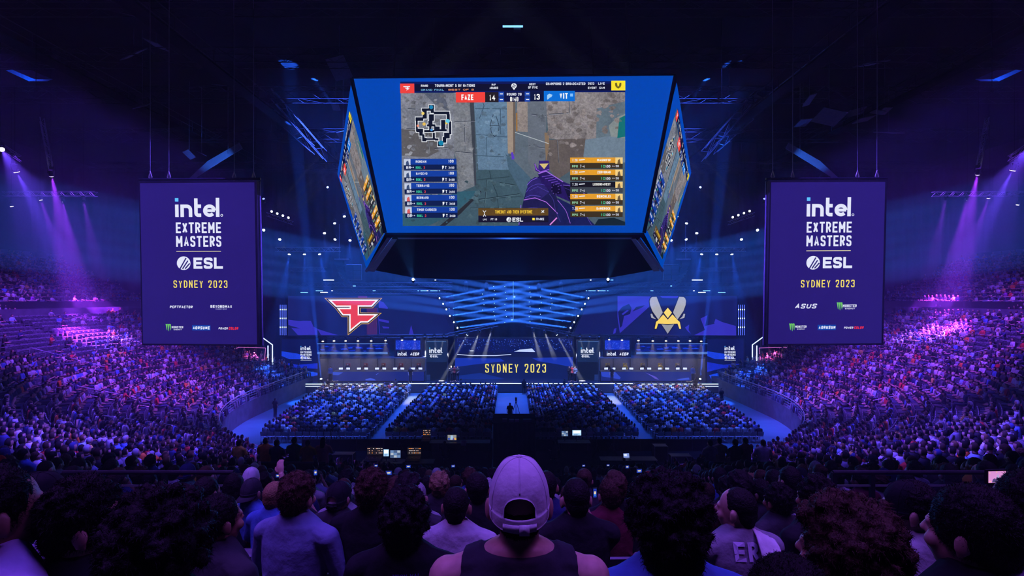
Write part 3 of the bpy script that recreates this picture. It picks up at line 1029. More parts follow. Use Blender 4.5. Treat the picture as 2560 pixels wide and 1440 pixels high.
    for x0, y0, x1, y1, base, n in ((470, 160, 820, 590, (122, 124, 132), 60), (840, 160, 970, 820, (120, 122, 128), 24), (1490, 150, 2030, 600, (126, 118, 118), 90), (990, 210, 1200, 680, (96, 120, 142), 30), (1370, 210, 1470, 640, (102, 110, 122), 16), (900, 760, 1250, 1080, (66, 88, 98), 40), (480, 860, 800, 1080, (50, 84, 98), 24)):
        for k in range(n):
            x, y = rs.uniform(x0, x1), rs.uniform(y0, y1)
            f = rs.choice((.84, .88, .92, 1.07, 1.1, 1.14))
            r = rs.uniform(6, 30)
            pts = [(min(max(x + r * rs.uniform(.5, 1.2) * math.cos(a * PI / 4), x0), x1), min(max(y + r * rs.uniform(.35, .9) * math.sin(a * PI / 4), y0), y1)) for a in range(8)]
            pts = [(p + rs.uniform(-5, 5), q) for p, q in pts]
            if x > 1740 and y > 430:
                continue
            c.poly(pts, tuple(min(255, v * f) for v in base), 6, .5)
    # highlights on the weapon and gloves
    for pts, w, col in (([(1345, 800), (1372, 768), (1420, 748)], 4, (120, 92, 210)), ([(1338, 850), (1365, 812), (1420, 790), (1470, 800)], 3, (84, 70, 180)), ([(1330, 890), (1370, 870), (1440, 880)], 3, (92, 78, 190)), ([(1500, 860), (1530, 900), (1545, 980), (1580, 1060)], 4, (60, 52, 130)),
                        ([(1600, 800), (1655, 806), (1720, 838), (1775, 880)], 5, (110, 84, 190)), ([(1610, 820), (1680, 850), (1740, 900)], 4, (60, 46, 120)), ([(1640, 880), (1700, 920)], 4, (86, 66, 160)), ([(1560, 905), (1620, 980), (1650, 1070)], 4, (150, 96, 210)), ([(1700, 965), (1760, 1010), (1800, 1080)], 3, (96, 70, 170)),
                        ([(1300, 1000), (1350, 960), (1420, 960), (1480, 1000)], 4, (70, 64, 150)), ([(1310, 1050), (1380, 1020), (1450, 1040)], 3, (58, 54, 130))):
        c.line(soften(pts, 20), w, col, 13)
    for k in range(9):
        c.poly(circle(1545 + 26 * math.cos(k * .7), 830 + 34 * math.sin(k * .7), 4, 8), (90, 70, 150), 13)
    # small map
    mp = [(655, 235, 692, 262), (605, 258, 680, 275), (668, 262, 690, 290), (610, 275, 640, 330), (690, 280, 800, 300), (560, 320, 605, 345), (562, 345, 575, 420), (780, 300, 802, 345), (590, 320, 615, 345),
          (655, 300, 690, 345), (650, 345, 680, 380), (640, 370, 700, 385), (740, 340, 770, 420), (565, 400, 612, 425), (585, 420, 610, 450), (620, 410, 690, 425), (690, 385, 730, 420), (725, 405, 780, 420), (795, 350, 812, 440),
          (605, 440, 622, 470), (612, 468, 700, 480), (680, 430, 695, 470), (760, 430, 800, 470), (715, 490, 755, 525), (750, 460, 775, 500), (605, 465, 635, 490), (695, 470, 720, 485), (655, 385, 672, 410)]
    for a, b, d, e in mp:
        c.rect(a - 5, b - 5, d + 5, e + 5, (222, 226, 232), 7)
    for a, b, d, e in mp:
        c.rect(a, b, d, e, (16, 22, 40), 8)
    for x, y, r, col in ((787, 348, 15, (96, 200, 230)), (778, 362, 9, (240, 210, 80)), (613, 293, 11, (240, 210, 110)), (620, 368, 12, (230, 190, 90)), (738, 502, 18, (20, 130, 170)), (672, 410, 9, (70, 150, 220)), (672, 250, 14, (30, 130, 180)), (576, 380, 9, (240, 150, 120))):
        c.poly(circle(x, y, r, 12), col, 9)
    # top band
    c.rect(457, 70, 2041, 148, (10, 24, 92), 12)
    c.rect(557, 88, 1940, 136, (14, 16, 44), 13)
    c.rect(455, 84, 555, 152, (238, 66, 60), 14)
    w3 = (235, 240, 250)
    c.rect(478, 103, 525, 109, w3, 15)
    c.poly([(490, 114), (505, 114), (505, 109), (513, 109), (513, 118), (522, 118), (513, 126), (509, 126), (500, 134), (502, 120), (494, 120)], w3, 15)
    c.rect(1942, 68, 2041, 136, (250, 226, 46), 14)
    for s in (-1, 1):
        c.poly([(1991 + s * 22, 84), (1991 + s * 10, 82), (1991 + s * 3, 112), (1991 + s * 14, 116), (1991 + s * 22, 100)], (110, 96, 30), 15)
    c.poly([(1991, 106), (2002, 118), (1991, 124), (1980, 118)], (110, 96, 30), 16)
    t = lambda s, x, y, h, w, col=(225, 230, 245), lv=15, sr=.2: c.text(s, x, y, h, col, lv, fit=w, sr=sr, wr=.6)
    t('ROUND', 602, 92, 15, 50)
    t('TOURNAMENT 5 BY NATIONS', 700, 90, 18, 282)
    t('GRAND FINAL', 602, 122, 14, 164, (110, 170, 210))
    t('BEST OF 5', 795, 122, 12, 180, (230, 150, 110))
    t('MAP', 1100, 86, 14, 28)
    t('ANUBIS', 1085, 108, 16, 60)
    t('BEST', 1365, 84, 14, 44)
    t('OF FIVE', 1357, 106, 16, 66)
    t('CHAMPIONS 2 BROADCASTED', 1482, 80, 17, 278)
    t('2023', 1778, 80, 16, 44)
    t('LIVE', 1850, 80, 16, 46)
    t('EVENT  CAM', 1778, 110, 15, 118)
    c.poly(circle(1257, 102, 19, 18), w3, 14)
    c.poly([(1243, 112), (1257, 132), (1271, 112)], w3, 14)
    for k in range(3):
        c.line([(1242 + k * 8, 116), (1258 + k * 6, 86 + k * 6)], 4, (14, 16, 44), 15)
    # score bar
    c.rect(847, 146, 1053, 218, (240, 66, 58), 14)
    c.text('FAZE', 886, 162, 40, (250, 250, 250), 16, wr=.42, sr=.2, gap=.14, fit=84)
    c.rect(1053, 146, 1148, 216, (34, 28, 34), 14)
    c.text('14', 1082, 164, 40, (250, 250, 250), 16, wr=.5, sr=.2, gap=.12, fit=42)
    c.rect(1148, 144, 1187, 214, (30, 70, 170), 14)
    c.rect(1186, 144, 1332, 214, (16, 20, 66), 14)
    c.rect(1332, 144, 1370, 214, (30, 70, 170), 14)
    for x in (1157, 1341):
        c.rect(x, 156, x + 22, 162, w3, 16)
        c.rect(x, 196, x + 22, 202, w3, 16)
    c.rect(1148, 178, 1187, 184, (14, 16, 44), 15)
    c.rect(1332, 178, 1370, 184, (14, 16, 44), 15)
    t('ROUND 28', 1206, 152, 19, 104)
    c.text('0:48', 1258, 180, 32, (250, 250, 250), 16, wr=.5, sr=.19, gap=.12, center=True, fit=58)
    c.rect(1370, 140, 1467, 212, (14, 22, 60), 14)
    c.text('13', 1396, 160, 40, (250, 250, 250), 16, wr=.5, sr=.2, gap=.12, fit=42)
    c.rect(1467, 138, 1685, 212, (10, 110, 214), 14)
    c.poly([(1490, 200), (1490, 168), (1505, 158), (1528, 166), (1520, 182), (1508, 186), (1500, 196)], (160, 205, 245), 15)
    c.text('VIT', 1578, 154, 40, (250, 250, 250), 16, wr=.42, sr=.2, gap=.14, fit=58)
    c.rect(1652, 158, 1672, 178, (130, 190, 250), 15)
    # player lists
    names = ('RAINDAY', 'BROKY', 'KARRIGAN', 'TWISTZZ', 'ROPZ FRAGMENT')
    for k in range(5):
        y = 614 + k * 84.6
        c.rect(474 + k * 1.2, y, 846 + k * .8, y + 41, (20, 62, 160), 18, .12)
        c.rect(474 + k * 1.2, y + 41, 846 + k * .8, y + 78, (14, 30, 76), 18)
        c.rect(474 + k, y + 2, 521 + k, y + 46, (196, 205, 226), 19, .2)
        c.poly([(488 + k, y + 46), (490 + k, y + 22), (505 + k, y + 12), (512 + k, y + 46)], (60, 80, 120) if k < 3 else (214, 90, 90), 20)
        t(('RONDAN', 'HAVOCWO', 'TERRAVIS', 'BERNARD', 'TIMOR CARDOZO')[k], 558 + k, y + 12, 17, (75, 80, 92, 85, 138)[k], lv=20)
        t('100', 788 + k, y + 8, 20, 38, lv=20)
        t('BR', 490 + k, y + 52, 20, 34, lv=20)
        t('-+', 525 + k, y + 54, 14, 20, lv=20)
        t('RDKL', 558 + k, y + 54, 17, 42, (60, 205, 160), lv=20)
        t('3', 614 + k, y + 54, 17, 9, (240, 70, 70), lv=20)
        c.poly([(744, y + 50), (758, y + 50), (756, y + 64), (746, y + 76)], w3, 20)
        t('T', 764 + k, y + 52, 20, 12, lv=20)
        t('3450', 790 + k, y + 56, 15, 40, lv=20)
        yy = 608 + k * 85
        if k == 2:
            c.rect(1650, yy, 1970, yy + 38, (24, 22, 30), 18)
        else:
            c.rect(1650 if k != 4 else 1685, yy, 2022, yy + 38, (226, 156, 40), 18, .08)
        c.rect(1650, yy + 38, 2022, yy + 78, (60, 48, 26) if k != 2 else (60, 66, 74), 18)
        c.rect(1970, yy, 2022, yy + 44, (242, 206, 130), 19, .15)
        c.poly([(1984, yy + 44), (1988, yy + 20), (2000, yy + 10), (2008, yy + 44)], (110, 90, 60), 20)
        t('7.20', 1664, yy + 10, 18, 38, lv=20)
        c.line([(1712, yy + 18), (1754, yy + 15)], 6, w3, 20)
        t(('MAGISK', 'ZYWOOMEN', 'CLOUDFRONT', 'SPINXLEA', 'DUPREEH')[k], 1936, yy + 10, 17, -1, lv=20) if False else c.text(('MAGNIFIR', 'ZENWOMAN', 'LEGENDAREST', 'BENCHLEI', 'DAMEROCK')[k], 1936, yy + 10, 17, (245, 245, 240), 20, wr=.6, sr=.22, right=True, fit=(96, 94, 126, 98, 100)[k])
        t('RPG', 1664, yy + 54, 16, 40, (150, 210, 170), lv=20)
        t('7-4', 1720, yy + 52, 20, 32, lv=20)
        t('10', 1866, yy + 54, 17, 32, (60, 205, 150), lv=20)
        t('100', 1900, yy + 54, 17, 34, lv=20)
        t('+-20', 1948, yy + 54, 15, 46, lv=20)
    # caption at the foot
    c.rect(997, 963, 1494, 1015, (96, 70, 26), 18, .2)
    c.rect(997, 1015, 1494, 1062, (22, 20, 44), 18)
    t('TIMEOUT AND THEN OVERTIME', 1116, 978, 22, 264, (250, 205, 60), lv=20)
    c.line([(1030, 978), (1040, 992), (1052, 980)], 4, w3, 20)
    c.line([(1040, 992), (1040, 1006), (1032, 1022)], 4, w3, 20)
    c.line([(1040, 1006), (1050, 1020)], 4, w3, 20)
    c.line([(1446, 980), (1464, 994)], 5, w3, 20)
    c.line([(1464, 978), (1446, 996)], 5, w3, 20)
    t('LIVE', 1030, 1036, 12, 26, lv=20)
    t('FT 10', 1085, 1034, 14, 44, lv=20)
    c.esl(1196, 1026, 35, w3, (22, 20, 44), 20)
    c.rect(1380, 1032, 1397, 1048, (250, 225, 70), 20)
    t('FRANCE', 1406, 1032, 16, 58, lv=20)
    return c


GP = (457, 70, 2041, 1085)
game = game_picture()
# front
cf = Canvas().poly([(880, 197), (1688, 189), (1610, 582), (963, 582)], B0, 0)
adopt(cube, flat(cf, 'front_screen', 880, 189, 1688, 582, CD, None, SCR3))
adopt(cube, game.build('front_picture', (P(1001.5, 205.5, CD), P(1562.5, 204, CD), P(1562.5, 564, CD), P(1007, 565, CD)), SCR2, None, .004, GP))
for o_ in cube.children:
    if o_.name.startswith('front_picture'):
        o_.location = (0, -.012, 0)
# sides: planes that splay outwards away from the camera
M_rim = mat('cube_rim', (.02, .022, .04), .35, vary=.2, spec=.5)
SIDES = {}
for sgn in (-1, 1):
    if sgn < 0:
        c4 = [(877, 212), (843.5, 435), (916, 672), (976, 584)]       # near top, far top, far bottom, near bottom
        q4 = [(850, 440), (876.5, 278), (965, 576), (916, 652)]       # picture: TL, TR, BR, BL
    else:
        c4 = [(1692, 206), (1728, 432), (1656, 671), (1594, 588)]
        q4 = [(1692.5, 270), (1721, 440), (1655, 648), (1607, 556)]
    NT, NB = P(*c4[0], CD + .15), P(*c4[3], CD + .15)
    d = 11.5
    n0 = (NB - NT)
    FTp = P(*c4[1], CD + d)
    nrm = n0.cross(FTp - NT).normalized()
    if nrm.y > 0:
        nrm = -nrm
    pp = [ray_plane(x, y, NT, nrm) for x, y in c4]
    SIDES[sgn] = pp
    s_ = Canvas().rect(0, 0, 1, 1, B0, 0)
    TL, TR, BR, BL = (pp[1], pp[0], pp[3], pp[2]) if sgn < 0 else (pp[0], pp[1], pp[2], pp[3])
    adopt(cube, s_.build('side_screen', (TL, TR, BR, BL), SCR3, None, .004, (0, 0, 1, 1), nrm))
    q = [ray_plane(x, y, NT + nrm * .02, nrm) for x, y in q4]
    adopt(cube, game.build('side_picture', q, SCR2, None, .004, GP, nrm))
# dark body behind the screens, underside and rims
lf, rf = SIDES[-1], SIDES[1]
back = Vector((0, 1.0, 0))
mb = MB()
e = Vector((0, .04, 0))
V = [FT0 + e, FT1 + e, FB1 + e, FB0 + e]
bt = [lf[1] + Vector((2, 12, 0)), rf[1] + Vector((-2, 12, 0))]
bb = [P(1040, 695, 38), P(1280, 703, 39), P(1520, 695, 38)]
mb.add(V, [(0, 1, 2, 3)])
for s_, pp in ((-1, lf), (1, rf)):
    off = Vector((-s_ * .06, .06, 0))
    mb.add([p + off for p in pp], [(0, 1, 2, 3)])
mb.add([FT0 + e, FT1 + e, rf[1] + e, bt[1], bt[0], lf[1] + e], [(0, 1, 2, 3, 4, 5)])
mb.add([lf[1] + e, bt[0], bb[0], lf[2] + e], [(0, 1, 2, 3)])
mb.add([rf[1] + e, bt[1], bb[2], rf[2] + e], [(0, 1, 2, 3)])
mb.add([bt[0], bt[1], bb[2], bb[1], bb[0]], [(0, 1, 2, 3, 4)])
adopt(cube, mb.build('housing', M_case))
mb = MB()
r0 = Vector((0, .3, .25))
mb.add([FB0 + e, FB1 + e, rf[2] + e, bb[2], bb[1], bb[0], lf[2] + e], [(0, 1, 2, 3, 4, 5, 6)])
adopt(cube, mb.build('underside', mat('gloss_black_panel', (.006, .006, .008), .9, vary=.3, scale=1, bump=.08, spec=.03)))
mb = MB()
for a, b_ in ((FB0, FB1), (FT0, FT1)):
    adopt(cube, MB().tube([a + Vector((0, .0, -.11 if a is FB0 else .06)), b_ + Vector((0, .0, -.11 if a is FB0 else .06))], .11 if a is FB0 else .05, 4).build('rim', M_rim))
for s_, pp, ft, fb in ((-1, lf, FT0, FB0), (1, rf, FT1, FB1)):
    adopt(cube, MB().tube([ft + Vector((s_ * .0, .02, 0)), fb + Vector((0, .02, 0))], .10, 4).build('rim', M_rim))
    adopt(cube, MB().tube([pp[3] + Vector((0, .05, -.12)), pp[2] + Vector((0, .05, -.14))], .12, 4).build('rim', M_rim))
# lighter bevel boards under the rim
mb = MB()
la = [(993, 598), (968, 598), (921, 678), (936, 680)]
for sgn in (-1, 1):
    pts = la if sgn < 0 else [(2570 - x, y - 1) for x, y in la]
    adopt(cube, MB().quad(P(pts[0][0], pts[0][1], CD + 1.0), P(pts[1][0], pts[1][1], CD + .6), P(pts[2][0], pts[2][1], SIDES[sgn][2].y - .1), P(pts[3][0], pts[3][1], SIDES[sgn][2].y + .4)).build('bevel_board', mat('grey_blue_board', (.22, .26, .40), .4, vary=.2)))
mb.quad(P(993, 594, CD + .5), P(1580, 594, CD + .5), P(1577, 598, CD + .9), P(996, 598, CD + .9))
adopt(cube, mb.build('bevel_board', mat('grey_blue_board', (.22, .26, .40), .4, vary=.2)))
mb = MB()
for x in (-6, 6):
    for y in (26, 36):
        adopt(cube, MB().tube([(x, y, 20.5), (x * .9, y, 30)], .05, 6).build('hanging_cable', M_steel))

# ================================================================== BANNERS
def banner(corners, right):
    D = 22.0
    TL, TR, BR, BL = [P(x, y, D) for x, y in corners]
    W, H = 294.0, 412.0
    c = Canvas().rect(0, 0, W, H, (14, 8, 44), 0)
    c.rect(3, 5, W - 5, H - 4, (37, 25, 110), 1, .05)
    bg = (36, 24, 107)
    wht, gold = (226, 230, 248), (246, 224, 96)
    ox = 0 if not right else 0
    ix = 90 if not right else 93
    c.intel(ix, 43, 47.5, wht, (92, 192, 252))
    c.text('EXTREME', ix + 1, 104, 27, wht, 3, wr=.46, sr=.165, gap=.13, fit=113)
    c.text('MASTERS', ix + 1, 138, 27, wht, 3, wr=.46, sr=.165, gap=.13, fit=113)
    c.rect(ix + 1, 175.4, ix + 113, 177, (236, 226, 170), 3)
    c.esl(ix + 2, 189, 34, wht, bg)
    c.text('SYDNEY 2023', ix + 60 - (3 if right else 0), 249, 18.5, gold, 3, wr=.5, sr=.14, gap=.24, center=True, fit=135)

    def claw(x, y, h):
        for k in range(3):
            w = h * .11
            c.poly([(x + k * h * .22 - w, y), (x + k * h * .22 + w, y + h * .04), (x + k * h * .22 + w * .8, y + h * (.95 - .12 * abs(k - 1))), (x + k * h * .22 + w * .2, y + h * (.8 - .1 * abs(k - 1))), (x + k * h * .22 - w * .5, y + h * .25)], (110, 200, 96), 3)
    if not right:
        c.text('PCFTFACTOR', 72, 312, 7, wht, 3, fit=57, sr=.24, slant=.15)
        c.text('BEYONDMAX', 174, 310.5, 7, wht, 3, fit=54, sr=.24)
        c.text('GAMING GEAR', 187, 319, 3, (150, 150, 200), 3, fit=28, sr=.22)
        claw(63, 358, 20)
        c.text('MONSTER', 76, 363.5, 5.5, wht, 3, fit=29, sr=.2)
        c.text('ENERGY', 81, 371, 2.6, wht, 3, fit=20, sr=.2)
    else:
        c.text('ASUS', 68, 308, 12, wht, 3, fit=53, sr=.22, slant=.35)
        claw(176, 305, 22)
        c.text('MONSTER', 189, 310.5, 7, wht, 3, fit=35, sr=.2)
        c.text('ENERGY', 195, 319.5, 3, wht, 3, fit=25, sr=.2)
        claw(57, 357, 21)
        c.text('MONSTER', 70, 362.5, 5.5, wht, 3, fit=29, sr=.2)
        c.text('ENERGY', 75, 370, 2.6, wht, 3, fit=20, sr=.2)
    c.rect(127 - ox, 361, 173 - ox, 374, (14, 68, 168), 2)
    c.text('AORSUNE' if not right else 'AORUSUN', 150, 363.5, 8, wht, 4, fit=42, sr=.24, slant=.1, center=True)
    c.text('POWER', 193, 366, 5.5, wht, 3, fit=23, sr=.22, slant=.2)
    c.text('COLOR', 218, 365, 7, (226, 44, 60), 3, fit=24, sr=.24, slant=.25)
    lab = 'tall hanging dark blue LED banner with white event wordmarks, %s emblem side' % ('red' if not right else 'winged')
    root = empty('hanging_banner', (TL + TR) / 2, 0, lab, 'banner', 'hanging LED banners')
    adopt(root, c.build('face', (TL, TR, BR, BL), SCR2, None, .006, (0, 0, W, H)))
    mb = MB()
    dv = Vector((0, .32, 0))
    q = [TL, TR, BR, BL]
    mb.add([p + Vector((0, .004, 0)) for p in q] + [p + dv for p in q], [(0, 1, 2, 3), (7, 6, 5, 4), (0, 4, 5, 1), (1, 5, 6, 2), (2, 6, 7, 3), (3, 7, 4, 0)])
    adopt(root, mb.build('case', M_case))
    # the lit inner edge that the camera sees
    a, b_ = (TR, BR) if not right else (TL, BL)
    s_ = 1 if not right else -1
    mb = MB().tube([a + Vector((s_ * .05, .2, 0)), b_ + Vector((s_ * .05, .2, 0))], .035, 6)
    adopt(root, mb.build('edge_trim', mat('edge_trim', (.35, .32, .42), .4, vary=.1)))
    bar = MB().tube([TL + Vector((-.1, .16, .1)), TR + Vector((.1, .16, .1))], .06, 6)
    adopt(root, bar.build('top_bar', M_steel))
    xs = ((369, 416, 580, 629) if not right else (1937, 1987, 2150, 2199))
    for k, x in enumerate(xs):
        a = P(x, corners[0][1], D) + Vector((0, .16, .05))
        b_ = P(x + (1 if k % 2 else -1), 190, D) + Vector((0, .16, 0))
        b_.z = 29.9
        adopt(root, MB().tube([a, b_], .014, 5).build('suspension_wire', mat('wire', (.35, .33, .36), .4, metal=.6)))
        mb = MB().tube([a + Vector((0, 0, .02)), a + Vector((-.07, 0, .16)), a + Vector((0, 0, .42)), a + Vector((.07, 0, .16)), a + Vector((0, 0, .02))], .022, 6)
        adopt(root, mb.build('shackle', mat('shackle', (.75, .68, .5) if k != 2 or not right else (.2, .6, .7), .35, metal=.3)))


banner(((347, 453), (641, 451), (648, 865), (355, 863)), False)
banner(((1925, 451), (2218, 450), (2208, 862), (1917, 864)), True)


# ================================================================== LIGHTS AND RIGGING
M_fix = mat('fixture_black', (.018, .018, .02), .45, vary=.2)
PROTO = {}


def lathe(prof, n=12):
    mb = MB()
    mb.loft([[(r * math.cos(2 * PI * k / n), r * math.sin(2 * PI * k / n), z) for k in range(n)] for r, z in prof])
    return mb


PROTO['head'] = lathe([(.05, .22), (.13, .20), (.15, .05), (.15, -.10), (.19, -.16), (.19, -.22)]).mesh('lamp_head')
PROTO['head'].materials.append(M_fix)
PROTO['lens'] = lathe([(.17, -.215), (.165, -.235), (.10, -.25)]).mesh('lens')
PROTO['yoke'] = MB().span((-.24, -.05, .22), (.24, .05, .28)).span((-.24, -.05, -.05), (-.20, .05, .24)).span((.20, -.05, -.05), (.24, .05, .24)).mesh('yoke')
PROTO['yoke'].materials.append(M_fix)
PROTO['clamp'] = MB().span((-.14, -.11, .28), (.14, .11, .42)).tube([(0, 0, .42), (0, 0, .56)], .03, 6).mesh('clamp')
PROTO['clamp'].materials.append(M_fix)
LENSM = {}


def lamp(label, pos, target, color, power, angle, strength=12.0, scale=1.0, group=None, name='moving_light', blend=.3, lens_col=None, floor=False):
    pos, target = Vector(pos), Vector(target)
    root = empty(name, pos, 0, label, 'stage light', group)
    root.scale = (scale,) * 3
    d = (target - pos).normalized()
    q = d.to_track_quat('-Z', 'Y').to_euler()
    lc = lens_col or color
    key = tuple(round(c, 2) for c in lc) + (strength,)
    if key not in LENSM:
        LENSM[key] = glow('lens_%d' % len(LENSM), [min(1, c * .75 + .25) for c in lc], strength, sample=False)
    for nm in ('yoke', 'clamp'):
        o = bpy.data.objects.new(nm, PROTO[nm])
        C.objects.link(o)
        o.parent = root
        if floor:
            o.rotation_euler = (PI, 0, 0)
    h = bpy.data.objects.new('lamp_head', PROTO['head'])
    C.objects.link(h)
    h.parent = root
    h.rotation_euler = q
    ln = bpy.data.objects.new('lens', PROTO['lens'])
    if not PROTO['lens'].materials:
        PROTO['lens'].materials.append(LENSM[key])
    C.objects.link(ln)
    ln.parent = h
    ln.material_slots[0].link = 'OBJECT'
    ln.material_slots[0].material = LENSM[key]
    if pos.z > 3.2 and not (name == 'key_light' and pos.y > 56):
        o = MB().tube([(0, 0, .5), (0, 0, (29.95 - pos.z) / scale)], .012 / scale, 5).build('drop_pole', M_black, root)
    if power > 0:
        L = bpy.data.lights.new(name + '_bulb', 'SPOT')
        L.energy = power * 2.1
        L.color = color
        L.spot_size = math.radians(angle)
        L.spot_blend = blend
        L.shadow_soft_size = .08
        lo = bpy.data.objects.new(name + '_bulb', L)
        C.objects.link(lo)
        lo.parent = root
        lo.location = Vector((0, 0, 0)) + d * .3
        lo.rotation_euler = q
    return root


def truss(name, label, a, b, w=.5, group=None, material=None, step=None):
    """four chords with zigzag lacing"""
    a, b = Vector(a), Vector(b)
    d = (b - a)
    L = d.length
    d.normalize()
    s = d.cross(Vector((0, 0, 1))).normalized() * w / 2
    u = Vector((0, 0, w / 2))
    n = max(2, int(L / (step or w * 1.1)))
    root = empty(name, (a + b) / 2, 0, label, 'truss', group)
    mb = MB()
    cs = [(s + u), (u - s), (-s - u), (s - u)]
    for c in cs:
        mb.tube([a + c, b + c], .035, 5)
    adopt(root, mb.build('chords', material or M_alu))
    mb = MB()
    for i in range(n):
        p, q = a + d * (L * i / n), a + d * (L * (i + 1) / n)
        for k in range(4):
            c0, c1 = cs[k], cs[(k + 1) % 4]
            mb.tube([p + (c0 if i % 2 else c1), q + (c1 if i % 2 else c0)], .018, 4, caps=False)
        mb.tube([p + cs[0], p + cs[1]], .018, 4, caps=False)
    adopt(root, mb.build('lacing', material or M_alu))
    return root


PURP, VIO2 = (.34, .03, 1.0), (.16, .06, 1.0)
ordl = ('first', 'second', 'third', 'fourth', 'fifth', 'sixth', 'seventh', 'eighth', 'ninth', 'tenth', 'eleventh', 'twelfth')
# purple heads over the side stands
for sgn, side in ((-1, 'red'), (1, 'winged')):
    X = lambda x: x if sgn < 0 else 2573 - x
    g = 'purple lights over the side stands'
    for k, (x, y, D, tx, ty, tD, col, pw, an, sc, what) in enumerate((
            (127, 432, 40, 205, 800, 47, PURP, 95000, 17, 1.1, 'brightest purple light in mid air'),
            (37, 421, 40, 210, 760, 46, VIO2, 42000, 20, 1.2, 'blue-violet light below the edge of the roof'),
            (2, 370, 38, 120, 560, 34, VIO2, 16000, 24, 1.0, 'uppermost violet light at the picture edge'),
            (100, 495, 48, 195, 760, 52, PURP, 30000, 15, .8, 'lower purple light nearest the stand edge'),
            (155, 498, 48, 215, 760, 55, PURP, 50000, 13, .9, 'middle one of the three lower purple lights'),
            (208, 498, 48, 265, 780, 58, PURP, 36000, 12, .8, 'lower purple light next to the banner'),
            (28, 512, 48, 100, 760, 50, VIO2, 3000, 15, .7, 'small dim violet light low by the picture edge'))):
        yy = y if sgn < 0 else y - 4
        lamp('%s, on the side of the %s emblem' % (what, side), P(X(x), yy, D), P(X(tx), ty, tD), col, pw * 2.6, an, 14, sc, g, blend=.7, lens_col=(.8, .6, 1.0))
    a, b = P(X(-40), 352, 38), P(X(60), 398, 40.5)
    truss('lighting_truss', 'short truss carrying the outermost violet lights, %s emblem side' % side, P(X(-60), 340, 38) + Vector((0, 0, .45)), P(X(52), 398, 40) + Vector((0, 0, .0)), .4, 'roof trusses')
    truss('lighting_truss', 'steep ladder truss above the brightest purple light, %s emblem side' % side, P(X(127), 418, 40), P(X(105), 300, 40), .35, 'roof trusses')
    truss('lighting_truss', 'low truss over the purple crowd with three lights, %s emblem side' % side, P(X(10), 485, 48), P(X(240), 485, 48), .4, 'roof trusses')

# blue heads on the side towers of the stage
STG = [(724, 632, 700, 770, 9000, 16, 'first of the three blue lights in a row'), (761, 632, 763, 770, 9000, 14, 'second of the three blue lights in a row'), (798, 632, 828, 770, 9000, 16, 'third of the three blue lights in a row'),
       (836, 555, 852, 640, 1800, 12, 'white light beside the cube'), (860, 538, 878, 610, 2600, 12, 'higher white light beside the cube'), (811, 580, 814, 640, 2200, 12, 'white light away from the cube'),
       (839, 596, 815, 640, 3200, 16, 'tilted blue light over the speaker array'), (875, 598, 872, 650, 3200, 16, 'blue light hanging straight over the speaker array'),
       (661, 574, 640, 590, 400, 20, 'small light next to the banner edge'), (700, 596, 690, 640, 300, 20, 'small dim light below the four beam lights')]
for sgn, side in ((-1, 'red'), (1, 'winged')):
    X = lambda x: x if sgn < 0 else 2553 - x
    for x, y, tx, ty, pw, an, what in STG:
        lamp('%s, above the %s emblem' % (what, side), P(X(x), y, 58), P(X(tx), ty, 56), (.02, .11, 1.0), pw * 6, an, 14, .85, 'blue lights over the stage wings', blend=.6, lens_col=(.7, .85, 1.0))
    truss('lighting_truss', 'straight truss with three blue lights above the %s emblem' % side, P(X(690), 624, 58), P(X(850), 624, 58), .45, 'roof trusses')
    # four parallel thin beams
    for k in range(4):
        x, y = 678 + 14 * k, 530 + 5 * k
        tx, ty = (815, 370) if k == 0 else (830 + 6 * k, 385 + 14 * k)
        lamp('%s of four beam lights in a slanting row beside the banner, %s emblem side' % (ordl[k], side), P(X(x), y - (0 if sgn < 0 else 1), 54), P(X(tx), ty, 44), (.55, .6, 1.0), 60000, 1.3, 16, .62, 'four beam lights beside each banner', blend=.2, lens_col=(1, 1, 1), floor=True)
    truss('lighting_truss', 'slanting truss with four beam lights beside the banner, %s emblem side' % side, P(X(668), 536, 54), P(X(732), 558, 54), .35, 'roof trusses')
    # beams going up from the deck and from the cube's rear
    lamp('floor beam light on the deck shining up past the %s emblem' % side, P(X(803), 950, 59), P(X(762), 560, 50), (.02, .13, 1.0), 900000, 3.0, 16, .7, 'floor beam lights', name='floor_beam_light', blend=.4, lens_col=(.5, .85, 1.0), floor=True)
    lamp('floor beam light at the deck corner outside the %s emblem' % side, P(X(694), 957, 58), P(X(640), 890, 52), (.06, .25, 1.0), 260000, 4, 12, .6, 'floor beam lights', name='floor_beam_light', blend=.4, lens_col=(.5, .85, 1.0), floor=True)
    lamp('beam light behind the cube underside, shining up, %s emblem side' % side, P(X(1033), 699, 39.4), P(X(1016), 596, 26.5), (.07, .30, 1.0), 230000, 7, 16, .55, 'beam lights under the cube', blend=.6, lens_col=(1, 1, 1), floor=True)
    # broad faint beams rising behind the cube
    for k, (x, y, tx, ty, pw, what) in enumerate(((952, 225, 868, -20, 26000, 'inner'), (1062, 225, 1024, -20, 18000, 'central'), (872, 320, 675, 40, 22000, 'outer'))):
        lamp('%s upward beam light hidden behind the cube, %s emblem side' % (what, side), P(X(x), y, 50), P(X(tx), ty, 42), (.02, .15, 1.0), pw * 5, 4.6, 10, .8, 'upward beam lights behind the cube', blend=.7, floor=True)

